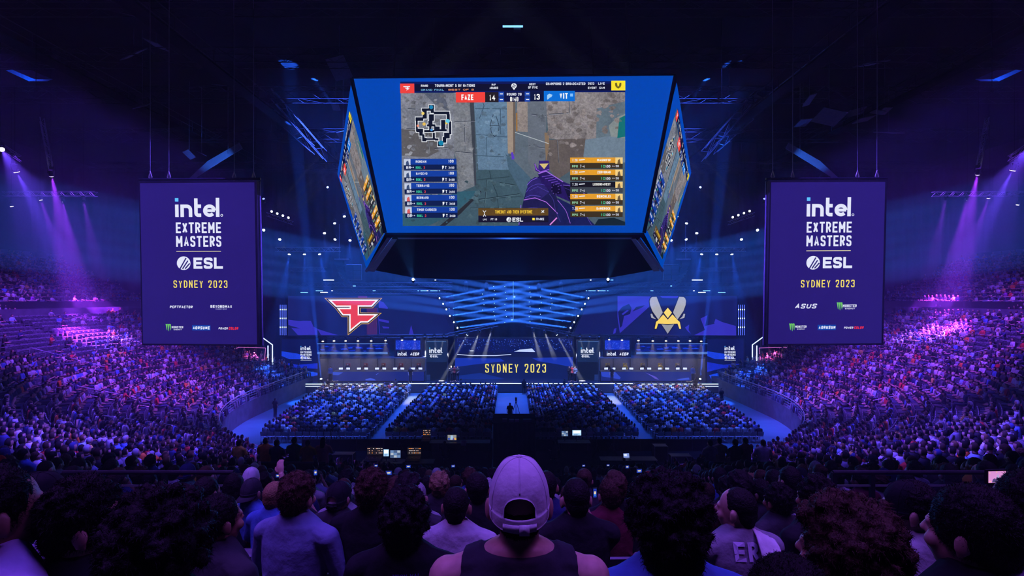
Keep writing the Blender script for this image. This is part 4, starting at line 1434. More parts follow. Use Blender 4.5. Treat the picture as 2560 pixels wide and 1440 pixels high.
# warm key lights along the front of the stage roof
row = [(807, 850), (835, 849), (864, 849), (895, 849), (928, 849), (964, 848), (1005, 847), (1037, 846)]
M_warm = (1.0, .80, .45)
for sgn, side in ((-1, 'red'), (1, 'winged')):
    X = lambda x: x if sgn < 0 else 2560 - x
    for k, (x, y) in enumerate(row):
        lamp('%s warm key light from the outer end, above the booth by the %s emblem' % (ordl[k], side), P(X(x), y, 58.6), P(X(x), 960, 55.5), M_warm, 4000 if k < 6 else 1500, 36, 1.6, .8, 'warm key lights above the booths', name='key_light', blend=.8, lens_col=(1, .85, .55))
    for k, (x, y, tx, ty, pw, an) in enumerate(((1062, 844, 1068, 900, 4000, 16), (1086, 844, 1094, 900, 4000, 16), (1110, 843, 1096, 900, 9000, 12), (1142, 841, 1116, 900, 26000, 6), (1170, 833, 1108, 946, 120000, 6), (1199, 828, 1176, 890, 60000, 11), (1229, 822, 1210, 893, 75000, 10))):
        lamp('%s of seven white lights in a rising row beside the centre wall, %s emblem side' % (ordl[k], side), P(X(x), y, 58.4), P(X(tx), ty, 59.6 if k == 4 else 61.0), (.80, .86, 1.0), pw * 2.2, an, 30, .9, 'white lights in rising rows', name='key_light', blend=.6, lens_col=(1, 1, .95))
    truss('lighting_truss', 'long truss carrying warm key lights over the booth by the %s emblem' % side, P(X(795), 843, 58.8), P(X(1120), 839, 58.8), .3, 'stage roof trusses', M_steel)
    truss('lighting_truss', 'rising truss with white lights beside the centre wall, %s emblem side' % side, P(X(1120), 837, 58.6), P(X(1245), 812, 58.6), .3, 'stage roof trusses', M_steel)

# fan of blue beams behind the centre of the stage
FAN = [(1089, 746), (1098, 760), (1106, 774), (1115, 790), (1125, 806), (1134, 820)]
for sgn, side in ((-1, 'red'), (1, 'winged')):
    X = lambda x: x if sgn < 0 else 2570 - x
    for k, (x, y) in enumerate(FAN):
        for q, (tx, ty) in enumerate(((1480, y - 74 + 6 * k),)):
            lamp('%s %s fan light down the slanting side of the portal by the %s emblem' % (ordl[k], ('bright', 'close-set')[q], side), P(X(x + 8 + q * 5), y + q * 9, 59.5 - .25 * q), P(X(tx), ty, 46), (.03, .18, 1.0), 3600000, 2.2, 16 if q == 0 else 6, .55 if q == 0 else .35, 'fan lights of the stage portal', blend=.5, lens_col=(.7, .9, 1.0))
    truss('lighting_truss', 'slanting side truss of the portal next to the %s emblem' % side, P(X(1098), 738, 60.15), P(X(1148), 830, 60.15), .2, 'portal trusses', M_steel)
lamp('wide blue light deep behind the portal, higher of two', P(1286, 742, 67), P(1284, 716, 52), (.04, .22, 1.0), 9000, 30, 1.2, .8, 'blue back lights in the portal', blend=.9)  # two lamps added so the haze in the portal glows blue
lamp('wide blue light deep behind the portal, lower of two', P(1280, 800, 67), P(1280, 745, 52), (.03, .15, 1.0), 7000, 30, .8, .8, 'blue back lights in the portal', blend=.9)
t = empty('led_tube', P(1283, 800, 63.5), 0, 'tall thin blue LED tube in the middle of the portal', 'light tube')
adopt(t, MB().tube([P(1283, 700, 63.5), P(1283, 800, 63.5)], .03, 6).build('tube', glow('beam_glow', (.10, .30, 1.0), 1.4)))  # emissive tube in place of an upright beam of light
# strings of small lamps hanging in the portal
for k, (x, y0, y1, n) in enumerate(((1236, 716, 800, 9), (1264, 716, 806, 7), (1325, 718, 804, 8), (1351, 728, 800, 6), (1208, 735, 775, 4), (1378, 735, 770, 4))):
    s_ = empty('lamp_string', P(x, y0, 60.8), 0, '%s string of small white lamps hanging in the portal, counted from the red emblem' % ordl[(2, 0, 3, 4, 1, 5)[k] if False else (1, 2, 3, 4, 0, 5)[k]], 'lamp string', 'lamp strings in the portal')
    adopt(s_, MB().tube([P(x, y0 - 12, 60.8), P(x, y1, 60.8)], .015, 4).build('cord', M_black))
    for q in range(n):
        p = P(x + (q % 3 - 1) * 2, y0 + (y1 - y0) * q / (n - 1), 60.8)
        adopt(s_, MB().ell(p, (.04, .04, .04), 6, 4).build('bulb', glow('string_bulb', (.5, .7, 1.0), 2.5, False)))

# dark trusses with little blue work lamps between the cube and the emblems
for sgn, side in ((-1, 'red'), (1, 'winged')):
    X = lambda x: x if sgn < 0 else 2565 - x
    for k, (x0, x1, y, D, w) in enumerate(((724, 815, 674, 59, 'upper'), (724, 1130, 712, 60, 'middle'), (835, 1128, 730, 59, 'lower'))):
        truss('lighting_truss', '%s dark truss in the gap above the %s emblem' % (w, side), P(X(x0), y, D), P(X(x1), y, D), .45, 'stage roof trusses', M_steel)
    rs = random.Random(4)
    for k in range(16):
        x, y = rs.uniform(735, 1120), rs.choice((700, 715, 727, 731))
        o = MB().box(P(X(x), y, 58.6), (rs.choice((.14, .3, .8)), .08, .08)).build('work_lamp', glow('work_lamp_blue', (.15, .4, 1.0), 2.5, False) if k % 3 else glow('work_lamp_white', (.8, .9, 1.0), 4.0, False))
        tag(o, 'small work lamp on the trusses above the %s emblem' % side, 'lamp', 'work lamps above the %s emblem' % side)

# hanging loudspeakers
for sgn, side in ((-1, 'red'), (1, 'winged')):
    X = lambda x: x if sgn < 0 else 2562 - x
    g = empty('line_array', P(X(852), 652, 54), 0, 'curved hanging column of black loudspeakers on the side of the %s emblem' % side, 'loudspeaker', 'line arrays')
    for k in range(11):
        f = k / 10
        x, y = 850 + 22 * f ** 1.8, 655 + 56 * f
        c = MB().box(P(X(x), y, 54), (.78, .5, .24), rot=Matrix.Rotation(-sgn * (.10 + .42 * f), 3, 'Y') @ Matrix.Rotation(-.5 * f, 3, 'X'))
        adopt(g, c.build('speaker_cabinet', M_case))
    adopt(g, MB().span(P(X(838), 650, 54), P(X(872), 646, 53.6)).build('fly_bar', M_alu))
    adopt(g, MB().tube([P(X(848), 648, 53.8), P(X(848), 560, 53.8)], .03, 5).build('hoist_chain', M_alu))
    g = empty('speaker_block', P(X(886), 662, 53), 0, 'square block of hung bass loudspeakers beside the line array, %s emblem side' % side, 'loudspeaker', 'bass blocks')
    for i in range(3):
        for j in range(2):
            adopt(g, MB().box(P(X(876 + 19 * j), 670 + 12 * i, 53), (.72, .7, .46)).build('speaker_cabinet', M_case))
    adopt(g, MB().tube([P(X(866), 662, 52.6), P(X(904), 662, 52.6), P(X(904), 700, 52.6)], .03, 5).build('frame', M_alu))
for k, (x, y) in enumerate(((1216, 718), (1347, 720), (1402, 717), (1165, 715))):
    g = empty('hanging_speaker', P(x, y, 52), 0, '%s small black loudspeaker hung in front of the portal, counted from the red emblem' % ordl[(1, 2, 3, 0)[k]], 'loudspeaker', 'small hung loudspeakers')
    adopt(g, lathe([(.10, -.5), (.2, -.3), (.22, .3), (.12, .5)], 8).build('cabinet', M_case))
    for q in g.children:
        q.matrix_parent_inverse = Matrix.Identity(4)
    adopt(g, MB().tube([P(x, y - 12, 52), P(x, 690, 52)], .03, 5).build('drop_pole', M_steel))

# the roof: trusses, catwalks and odds and ends in the dark
for k, (y, z, w) in enumerate(((30, 27.5, .9), (36, 27.2, 1.0), (42, 27.0, 1.0), (50, 26.2, 1.0), (57, 25, .8))):
    truss('roof_truss', '%s cross truss of the dark roof, counted away from the viewer' % ordl[k], (-46, y, z), (46, y, z), w, 'roof trusses', M_steel, 1.6)
for k, x in enumerate((-30, -20, 20, 30)):
    r = empty('catwalk', (x, 42, 26), 0, '%s catwalk running under the roof, counted from the red emblem side' % ordl[k], 'catwalk', 'roof catwalks')
    adopt(r, MB().span((x - .5, 26, 25.9), (x + .5, 62, 26.0)).build('deck', M_black))
    for s_ in (-1, 1):
        adopt(r, MB().tube([(x + s_ * .5, 26, 26.9), (x + s_ * .5, 62, 26.9)], .03, 5).build('handrail', M_steel))
    for q in range(19):
        for s_ in (-1, 1):
            adopt(r, MB().tube([(x + s_ * .5, 26 + 2 * q, 26), (x + s_ * .5, 26 + 2 * q, 26.9)], .025, 4).build('post', M_steel))
for sgn, side in ((-1, 'red'), (1, 'winged')):
    X = lambda x: x if sgn < 0 else 2570 - x
    truss('roof_truss', 'slanting truss catching blue light beside the cube, %s emblem side' % side, P(X(684), 240, 44), P(X(812), 388, 44), .9, 'roof trusses')
    truss('roof_truss', 'second slanting truss catching blue light beside the cube, %s emblem side' % side, P(X(690), 290, 47), P(X(782), 372, 47), .8, 'roof trusses')
    lamp('wide blue light aimed at the slanting roof truss, %s emblem side' % side, P(X(820), 470, 56), P(X(740), 310, 46), (.04, .15, 1.0), 1500, 24, 6, .7, 'roof uplights', blend=.9, floor=True)  # lamps added to give the roof steel and panels blue glints
    lamp('wide blue light aimed at the dark roof above the banner, %s emblem side' % side, P(X(660), 500, 50), P(X(520), 120, 38), (.04, .12, 1.0), 600, 46, 2, .7, 'roof uplights', blend=.9, floor=True)
    rs = random.Random(12 + sgn)
    for k in range(16):
        x, y, D = rs.uniform(280, 860), rs.uniform(20, 400), rs.uniform(36, 50)
        p = P(X(x), y, D)
        if p.z > 29 or p.z < 22:
            continue
        o = MB().box(p, (rs.uniform(.4, 1.8), rs.uniform(.6, 2.2), .06), rot=Matrix.Rotation(rs.uniform(-.5, .5), 3, 'Y') @ Matrix.Rotation(rs.uniform(-.6, .6), 3, 'X')).tube([p, (p.x, p.y, 30)], .02, 4).build('roof_panel', mat('roof_panel_grey', (.16, .16, .2), .5))
        tag(o, 'small grey panel hung in the dark roof on the side of the %s emblem' % side, 'panel', 'roof panels, %s emblem side' % side)
    # slanting fabric panel catching blue light above the banner
    pts = [(472, 446), (520, 402), (596, 358), (604, 372), (540, 412), (486, 446)]
    D = 46
    mb = MB().prism([(X(x), y) for x, y in pts], lambda x, y: P(x, y, D), lambda x, y: P(x, y, D) + Vector((0, .2, .1)))
    q = P(X(570), 385, D)
    mb.tube([q, (q.x, q.y, 30)], .02, 4)
    o = mb.build('slanting_panel', mat('slanting_panel_grey', (.30, .30, .34), .45, vary=.1))
    tag(o, 'slanting pale duct under the roof above the banner, %s emblem side' % side, 'duct', 'roof ducts')
    lamp('blue spot on the slanting duct above the banner, %s emblem side' % side, P(X(640), 470, 42), P(X(545), 400, 46), (.04, .18, 1.0), 2500, 26, 4, .6, 'roof uplights', blend=.8, floor=True)
    # box of the sound absorber near the corner of the picture
    q = [(14, 176), (30, 174), (86, 198), (72, 203)]
    o = MB().prism([(X(x), y) for x, y in q], lambda x, y: P(x, y, 30), lambda x, y: P(x, y, 30) + Vector((0, 1.2, .5))).build('roof_panel', mat('panel_blue_lit', (.10, .30, .75), .4))  # blue of the light is put into the panel colour
    tag(o, 'blue-lit slatted panel under the roof near the upper corner, %s emblem side' % side, 'panel', 'blue roof panels')
    lamp('small blue light beside the slatted roof panel, %s emblem side' % side, P(X(90), 225, 29), P(X(50), 188, 30.3), (.05, .22, 1.0), 160, 60, 1, .4, 'roof uplights', blend=.8, floor=True)
g = empty('roof_lamp', P(1290, 65, 36), 0, 'bright blue work light on the roof truss straight above the cube', 'lamp')
adopt(g, MB().box(P(1282, 66, 36), (1.4, .1, .10)).build('tube', glow('work_lamp_blue', (.15, .4, 1.0), 2.5, False)))
adopt(g, MB().box(P(1293, 62, 36.2), (.5, .3, .9)).build('housing', M_steel))


# ================================================================== THE CROWD THAT ONLY SHOWS AS SPECKS
rnd = random.Random(7)
SHIRTS = [((.015, .015, .018), 30), ((.05, .05, .06), 12), ((.03, .04, .12), 8), ((.55, .55, .58), 22), ((.25, .26, .3), 10), ((.10, .22, .55), 5),
          ((.55, .05, .04), 5), ((.65, .16, .03), 2.5), ((.30, .55, .70), 3), ((.55, .42, .08), 1.5), ((.25, .05, .25), 1)]
HAIRS = [((.012, .010, .009), 60), ((.05, .03, .018), 22), ((.16, .09, .04), 8), ((.45, .45, .48), 5), ((.25, .03, .03), 1), ((.05, .07, .2), 4)]
SKINS = [((.50, .31, .23), 6), ((.38, .22, .15), 3), ((.18, .10, .07), 1)]


def pick(tb):
    return rnd.choices([c for c, w in tb], [w for c, w in tb])[0]


def low_person(variant):
    """about 130 faces: seated, facing +Y, origin on the tread under the hips. Part ids 0 skin 1 hair 2 shirt 3 trousers"""
    mb = MB()

    def ring(cx, cy, z, rx, ry, n=8):
        return [(cx + rx * math.cos(2 * PI * k / n), cy + ry * math.sin(2 * PI * k / n), z) for k in range(n)]
    mb.loft([ring(0, 0, .42, .17, .13), ring(0, -.02, .62, .165, .115), ring(0, 0, .84, .20, .125), ring(0, 0, .97, .205, .10), ring(0, 0, 1.04, .10, .075)], 2)
    mb.loft([ring(0, .0, 1.03, .055, .06, 6), ring(0, .015, 1.12, .055, .06, 6)], 0)
    n0 = len(mb.f)
    mb.ell((0, .02, 1.19), (.078, .098, .122), 8, 6, 0)
    for k in range(n0, len(mb.f)):
        c = sum((Vector(mb.v[i]) for i in mb.f[k]), Vector()) / len(mb.f[k])
        if c.z > 1.225 or (c.y < .01 and c.z > 1.13):
            mb.m[k] = 1
    el, ha = [((.27, .06, .72), (.10, .30, .66)), ((.29, .10, .74), (.05, .20, .82)), ((.26, .18, .80), (.10, .30, 1.12))][variant]
    for s in (-1, 1):
        mb.tube([(s * .20, 0, .97), (s * el[0], el[1], el[2])], [.06, .05], 5, 2, False)
        hz = ha if not (variant == 2 and s < 0) else (.10, .30, .66)
        mb.tube([(s * el[0], el[1], el[2]), (s * hz[0], hz[1], hz[2])], [.045, .04], 5, 0)
        mb.tube([(s * .09, .04, .48), (s * .13, .46, .50), (s * .13, .50, .06)], [.085, .065, .05], 5, 3, False)
    return np.array(mb.v), mb.f, np.array(mb.m)


LOW = [low_person(k) for k in range(3)]


def crowd_mesh(name, people, material):
    """people: (x, y, z, heading, scale, variant, colours[4]) -> one mesh"""
    Vs, loops, sizes, cols = [], [], [], []
    nv = 0
    pre = []
    for v, f, m in LOW:
        pre.append((v, np.array([i for q in f for i in q]), np.array([len(q) for q in f]), m))
    for (x, y, z, h, s, k, cc) in people:
        v, lo, si, m = pre[k]
        c, sn = math.cos(h), math.sin(h)
        q = np.empty_like(v)
        q[:, 0] = (v[:, 0] * c - v[:, 1] * sn) * s + x
        q[:, 1] = (v[:, 0] * sn + v[:, 1] * c) * s + y
        q[:, 2] = v[:, 2] * s + z
        Vs.append(q)
        loops.append(lo + nv)
        sizes.append(si)
        cols.append(np.array(cc)[m])
        nv += len(v)
    V, L, S, K = np.concatenate(Vs), np.concatenate(loops), np.concatenate(sizes), np.concatenate(cols)
    me = bpy.data.meshes.new(name)
    me.vertices.add(len(V))
    me.vertices.foreach_set('co', V.astype(np.float32).ravel())
    me.loops.add(len(L))
    me.loops.foreach_set('vertex_index', L.astype(np.int32))
    me.polygons.add(len(S))
    me.polygons.foreach_set('loop_start', np.concatenate([[0], np.cumsum(S)[:-1]]).astype(np.int32))
    me.polygons.foreach_set('use_smooth', np.ones(len(S), dtype=bool))
    me.update(calc_edges=True)
    at = me.attributes.new('tint', 'FLOAT_COLOR', 'FACE')
    at.data.foreach_set('color', np.concatenate([K, np.ones((len(K), 1))], 1).astype(np.float32).ravel())
    me.materials.append(material)
    o = bpy.data.objects.new(name, me)
    C.objects.link(o)
    return o


def tint_mat(name, rough=.8):
    m = bpy.data.materials.new(name)
    m.use_nodes = True
    nt = m.node_tree
    b = nt.nodes['Principled BSDF']
    b.inputs['Roughness'].default_value = rough
    b.inputs['Specular IOR Level'].default_value = .2
    at = nt.nodes.new('ShaderNodeAttribute')
    at.attribute_name = 'tint'
    nt.links.new(at.outputs['Color'], b.inputs['Base Color'])
    return m


M_crowd = tint_mat('clothes_skin_and_hair')


def in_view(p, mx=120, my=200):
    if p[1] < .5:
        return False
    x, y = pix(p)
    return -mx < x < 2560 + mx and y < 1440 + my


def colours():
    return [pick(SKINS), pick(HAIRS), pick(SHIRTS), rnd.choice([(.02, .02, .03), (.04, .05, .10), (.10, .10, .11)])]


AISLES = [PI * (1 + k / 14) + .035 for k in range(14)]
NEAR = []       # seats near enough to carry a person of their own
FAR = []        # the rest of the crowd
EMPTY_SEATS = []  # (x, y, z, heading)
SEATS = []


def vomitory(p):
    return 3.7 < p.y < 5.6 and (-6.2 < p.x < -2.7 or 3.0 < p.x < 6.2)


def fill_row(i, zf, t, kinds, keep, upper=False):
    z = zf(i)
    for kind, a, b in kinds:
        L = abs(b - a) * ((CURVE_R + t) if kind == 'arc' else 1)
        n = int(L / .53)
        for k in range(n):
            s = a + (b - a) * (k + .5) / n
            p = bowl(kind, s, t)
            p.z = z
            if kind == 'arc':
                if min(abs((s - g)) for g in AISLES) * (CURVE_R + t) < .6:
                    continue
                inward = Vector((-math.cos(s), -math.sin(s), 0))
            else:
                if abs((s - 53) % 20) < .6:
                    continue
                inward = Vector((1 if kind == 'L' else -1, 0, 0))
            if not in_view(p + Vector((0, 0, 1.2))) or vomitory(p):
                continue
            f = (inward * .55 + (Vector((0, 62, 0)) - Vector((p.x, p.y, 0))).normalized() * .45)
            h = math.atan2(-f.x, f.y)
            hs = math.atan2(-inward.x, inward.y)
            SEATS.append((p.x, p.y, p.z, hs))
            if 15.6 < p.y < 19.2 and 4.9 < abs(p.x) < 9.6 and not upper:      # a raised platform stands here
                SEATS.pop()
                continue
            if p.y < 3.9 and not upper:
                continue
            if rnd.random() > keep(p, i):
                EMPTY_SEATS.append((p.x, p.y, p.z, hs))
                continue
            sc = rnd.uniform(.94, 1.06)
            rec = (p.x, p.y + rnd.uniform(-.04, .04), p.z, h + rnd.uniform(-.25, .25), sc, rnd.choices((0, 1, 2), (70, 24, 6))[0], colours())
            (NEAR if (not upper and p.y < 14) else FAR).append(rec)


def keep_low(p, i):
    x, y = pix(p + Vector((0, 0, 1.1)))
    if (x < 270 and 775 < y < 885):
        return .12
    if (x > 2440 and 790 < y < 880):
        return .45
    if p.y > 52:
        return .55
    return .90


def keep_up(p, i):
    x, y = pix(p + Vector((0, 0, 1.1)))
    return .72 if p.y < 62 else .35


for i in range(ROWS):
    t = PITCH * i + .45
    kinds = [('arc', PI * 1.0, PI * 2.0)]
    if i < SIDE_ROWS:
        kinds += [('L', SIDE_END - .5, CURVE_Y), ('R', CURVE_Y, SIDE_END - .5)]
    fill_row(i, tread, t, kinds, keep_low)
for i in range(UP_ROWS):
    fill_row(i, up_tread, UP_T + PITCH * i + .45, [('arc', PI, UA0), ('arc', UA1, 2 * PI), ('L', 70, CURVE_Y), ('R', CURVE_Y, 70)], keep_up, True)

# the event floor: four blocks of chairs
FLOOR_ROWS = 23
CHAIRS = []
for r in range(FLOOR_ROWS):
    y = 38.2 + r * .87
    k = r / (FLOOR_ROWS - 1)
    for side in (-1, 1):
        for x0, x1, n in ((1.55 + .0 * k, 9.3 - .1 * k, 14), (10.6 + .5 * k, 18.4 + 2.6 * k, 15)):
            for j in range(n):
                x = side * (x0 + (x1 - x0) * (j + .5) / n)
                turn = math.atan2(x * .25, 40) if abs(x) > 10 else 0
                CHAIRS.append((x, y, 0.0, turn, r))
                if rnd.random() < .95:
                    FAR.append((x, y + .05 + rnd.uniform(-.05, .05), 0.02, turn + rnd.uniform(-.2, .2), rnd.uniform(.95, 1.06), rnd.choices((0, 1, 2), (75, 20, 5))[0], colours()))
NEAR.sort(key=lambda q: q[1])
FAR += NEAR[222:]
print('near', len(NEAR), 'far', len(FAR), 'seats', len(SEATS), 'empty', len(EMPTY_SEATS))
tag(crowd_mesh('crowd', FAR, M_crowd), 'seated spectators too far off to tell apart, on the side stands and the floor', 'crowd', kind='stuff')


# ================================================================== PEOPLE WHO CAN BE TOLD APART
def solid(mb, voxel, smooth=4):
    """the union of the closed shapes as one continuous skin"""
    me = mb.mesh('body')
    o = bpy.data.objects.new('body', me)
    C.objects.link(o)
    r = o.modifiers.new('r', 'REMESH')
    r.mode = 'VOXEL'
    r.voxel_size = voxel
    s = o.modifiers.new('s', 'SMOOTH')
    s.iterations = smooth
    s.factor = .5
    dg = bpy.context.evaluated_depsgraph_get()
    out = bpy.data.meshes.new_from_object(o.evaluated_get(dg))
    bpy.data.objects.remove(o)
    bpy.data.meshes.remove(me)
    out.polygons.foreach_set('use_smooth', [True] * len(out.polygons))
    return out


def ringz(cx, cy, z, rx, ry, n=16):
    return [(cx + rx * math.cos(2 * PI * k / n), cy + ry * math.sin(2 * PI * k / n), z) for k in range(n)]


TORSO = [(.0, -.0, .40, .165, .135), (.0, -.015, .50, .172, .135), (.0, -.025, .64, .158, .110), (.0, -.01, .80, .180, .122), (0, .0, .90, .188, .120), (0, -.005, .955, .180, .100), (0, -.012, .995, .135, .078), (0, -.012, 1.035, .082, .064)]
ARMS = {'lap': [((.198, -.005, .93), (.262, .03, .72), (.12, .29, .62))] * 2,
        'folded': [((.198, -.005, .93), (.268, .07, .73), (-.02, .24, .76)), ((.198, -.005, .93), (.268, .08, .72), (-.04, .22, .72))],
        'phone': [((.198, -.005, .93), (.27, .17, .80), (.07, .34, 1.20)), ((.198, -.005, .93), (.262, .03, .72), (.12, .29, .62))],
        'chin': [((.198, -.005, .93), (.20, .20, .76), (.06, .15, 1.07)), ((.198, -.005, .93), (.262, .03, .72), (.12, .29, .62))],
        'film': [((.198, -.005, .93), (.29, .10, .74), (.235, .19, .985)), ((.198, -.005, .93), (.262, .03, .72), (.12, .29, .62))],
        'stand': [((.198, -.005, .93), (.25, -.03, .68), (.24, .07, .46))] * 2,
        'talk': [((.198, -.005, .93), (.255, .0, .70), (.14, .22, .80)), ((.198, -.005, .93), (.255, -.02, .69), (.16, .20, .64))]}


def hand(mb, w, d, s, spread=1.0):
    """palm and five bent fingers starting at the wrist w and pointing along d"""
    w, d = Vector(w), Vector(d).normalized()
    side = Vector((s, 0, 0)) - d * d.x * s
    side = side.normalized() if side.length > .1 else Vector((0, 0, 1))
    nrm = d.cross(side).normalized()
    if nrm.z > 0:
        nrm = -nrm
    q = Matrix((side, d, d.cross(side).normalized())).transposed()
    mb.ell(w + d * .045, (.040, .055, .017), 10, 8, rot=q)
    for k, (off, L) in enumerate(((-.030, .066), (-.010, .076), (.011, .070), (.031, .054))):
        a = w + d * .085 + side * off * spread
        b = a + d * L * .5 + nrm * .010
        c = b + d * L * .38 + nrm * .024
        mb.tube([w + d * .05 + side * off, a, b, c], [.010, .0100, .0092, .0075], 7)
    a = w + d * .02 - side * .032
    mb.tube([a, a + d * .035 - side * .022, a + d * .068 - side * .026 + nrm * .01], [.012, .011, .0085], 7)


HD = -.045      # heads sit a little into the shoulders


def head_shapes(mb, turn=0.0):
    n0 = len(mb.v)
    mb.ell((0, .003, 1.197), (.0755, .096, .101), 20, 14)
    mb.ell((0, .045, 1.135), (.056, .062, .070), 16, 12)
    mb.ell((0, .055, 1.09), (.034, .040, .032), 12, 8)       # chin
    mb.ell((0, .090, 1.195), (.052, .020, .016), 12, 8)      # brow
    mb.loft([ringz(0, .104, 1.185, .009, .012, 8), ringz(0, .118, 1.160, .015, .016, 8), ringz(0, .110, 1.148, .017, .014, 8)])
    mb.ell((0, .100, 1.118), (.024, .012, .007), 10, 6)
    mb.ell((0, .099, 1.108), (.021, .012, .008), 10, 6)
    for s in (-1, 1):
        mb.ell((s * .032, .087, 1.176), (.013, .011, .010), 8, 6)
        mb.ell((s * .044, .078, 1.145), (.022, .026, .024), 8, 6)
        mb.ell((s * .085, -.006, 1.168), (.010, .022, .034), 10, 8, rot=Matrix.Rotation(-s * .45, 3, 'Z'))
        mb.ell((s * .082, .002, 1.140), (.008, .010, .012), 8, 6)
    for k in range(n0, len(mb.v)):
        x, y, z_ = mb.v[k]
        mb.v[k] = (x * math.cos(turn) - y * math.sin(turn), x * math.sin(turn) + y * math.cos(turn), z_ + HD)
    mb.tube([(0, -.02, .98), (0, -.012, 1.04), (0, .0, 1.10)], [.066, .056, .054], 14)


def make_body(pose, voxel, stand=False, turn=0.0):
    mb = MB()
    mb.loft([ringz(a, b, c, d, e) for a, b, c, d, e in TORSO])
    head_shapes(mb, turn)
    for s, (sh, el, wr) in zip((1, -1), ARMS[pose]):
        S = lambda p: Vector((p[0] * s, p[1], p[2]))
        mb.ell(S(sh), (.056, .058, .060), 12, 8)
        mb.tube([(s * .04, -.014, .985), S(sh) + Vector((-s * .012, -.004, .004))], [.056, .055], 12)
        mb.tube([S(sh) * .9 + S((.0, 0, .945)) * .1, S(sh), S(el), S(wr)], [.055, .054, .042, .027], 12)
        mb.ell(S(el), (.043, .043, .043), 10, 8)
        hand(mb, S(wr), S(wr) - S(el), s)
        if stand:
            lg = [(.085, 0, .44), (.095, .01, .03), (.10, -.02, -.40)]
        else:
            lg = [(.085, .03, .47), (.125, .43, .49), (.125, .45, .10)]
        mb.tube([S(p) for p in lg], [.088, .062, .042], 12)
        mb.ell(S(lg[1]), (.062, .062, .062), 10, 8)
        ft = S(lg[2])
        mb.tube([ft, ft + Vector((0, .0, -.05))], [.042, .045], 10)
        mb.ell(ft + Vector((0, .07, -.065)), (.048, .125, .035), 12, 8)
    return solid(mb, voxel)


def make_shirt(pose, voxel, sleeves=.55, tank=False):
    mb = MB()
    rows = [(a, b, c, d + .017, e + .017) for a, b, c, d, e in TORSO]
    rows[0] = (0, 0, .41, .182, .150)
    rows[-2] = (0, -.012, 1.005, .158, .098)
    rows[-1] = (0, -.014, 1.052, .084, .080)
    if tank:
        rows[-2], rows[-1] = (0, -.012, .99, .150, .094), (0, -.014, 1.022, .105, .084)
    mb.loft([ringz(*r) for r in rows])
    if not tank:
        mb.tube([(0, -.014, 1.02), (0, -.014, 1.066)], [.082, .074], 16)
    for s, (sh, el, wr) in zip((1, -1), ARMS[pose]):
        S = lambda p: Vector((p[0] * s, p[1], p[2]))
        if tank:
            mb.tube([Vector((s * .10, -.01, .96)), Vector((s * .150, -.005, .955))], [.075, .060], 10)
            continue
        mb.ell(S(sh), (.064, .070, .064), 12, 8)
        mb.tube([(s * .03, -.016, .985), S(sh) + Vector((-s * .010, -.004, .006))], [.070, .066], 12)
        a, b = S(sh), S(el)
        end = a + (b - a) * min(sleeves * 1.5, 1.0)
        mb.tube([a, end], [.064, .062 if sleeves < .9 else .054], 12)
        if sleeves > .9:
            mb.ell(b, (.054, .054, .054), 10, 8)
            mb.tube([b, b + (S(wr) - b) * .92], [.053, .038], 12)
        # two soft folds of cloth
        mb.tube([Vector((s * .05, -.128, .80)), Vector((s * .14, -.112, .70)), Vector((s * .165, -.05, .60))], [.012, .016, .012], 6)
    return solid(mb, voxel, 5)


def make_trousers(voxel, stand=False):
    mb = MB()
    mb.loft([ringz(0, 0, .38, .172, .142), ringz(0, -.012, .50, .182, .147), ringz(0, -.02, .56, .174, .13)])
    for s in (-1, 1):
        lg = [(.085, 0, .44), (.095, .01, .03), (.10, -.02, -.40)] if stand else [(.085, .03, .47), (.125, .43, .49), (.125, .45, .12)]
        mb.tube([(s * x, y, z_) for x, y, z_ in lg], [.102, .076, .060], 12)
        mb.ell((s * lg[1][0], lg[1][1], lg[1][2]), (.077, .077, .077), 10, 8)
    return solid(mb, voxel, 4)


def noisy(me, amp, freq, seed):
    off = Vector((seed * 7.3, seed * 3.1, 0))
    for v in me.vertices:
        n = v.normal
        v.co += n * (amp * mnoise.fractal(v.co * freq + off, 1.0, 2.0, 3))


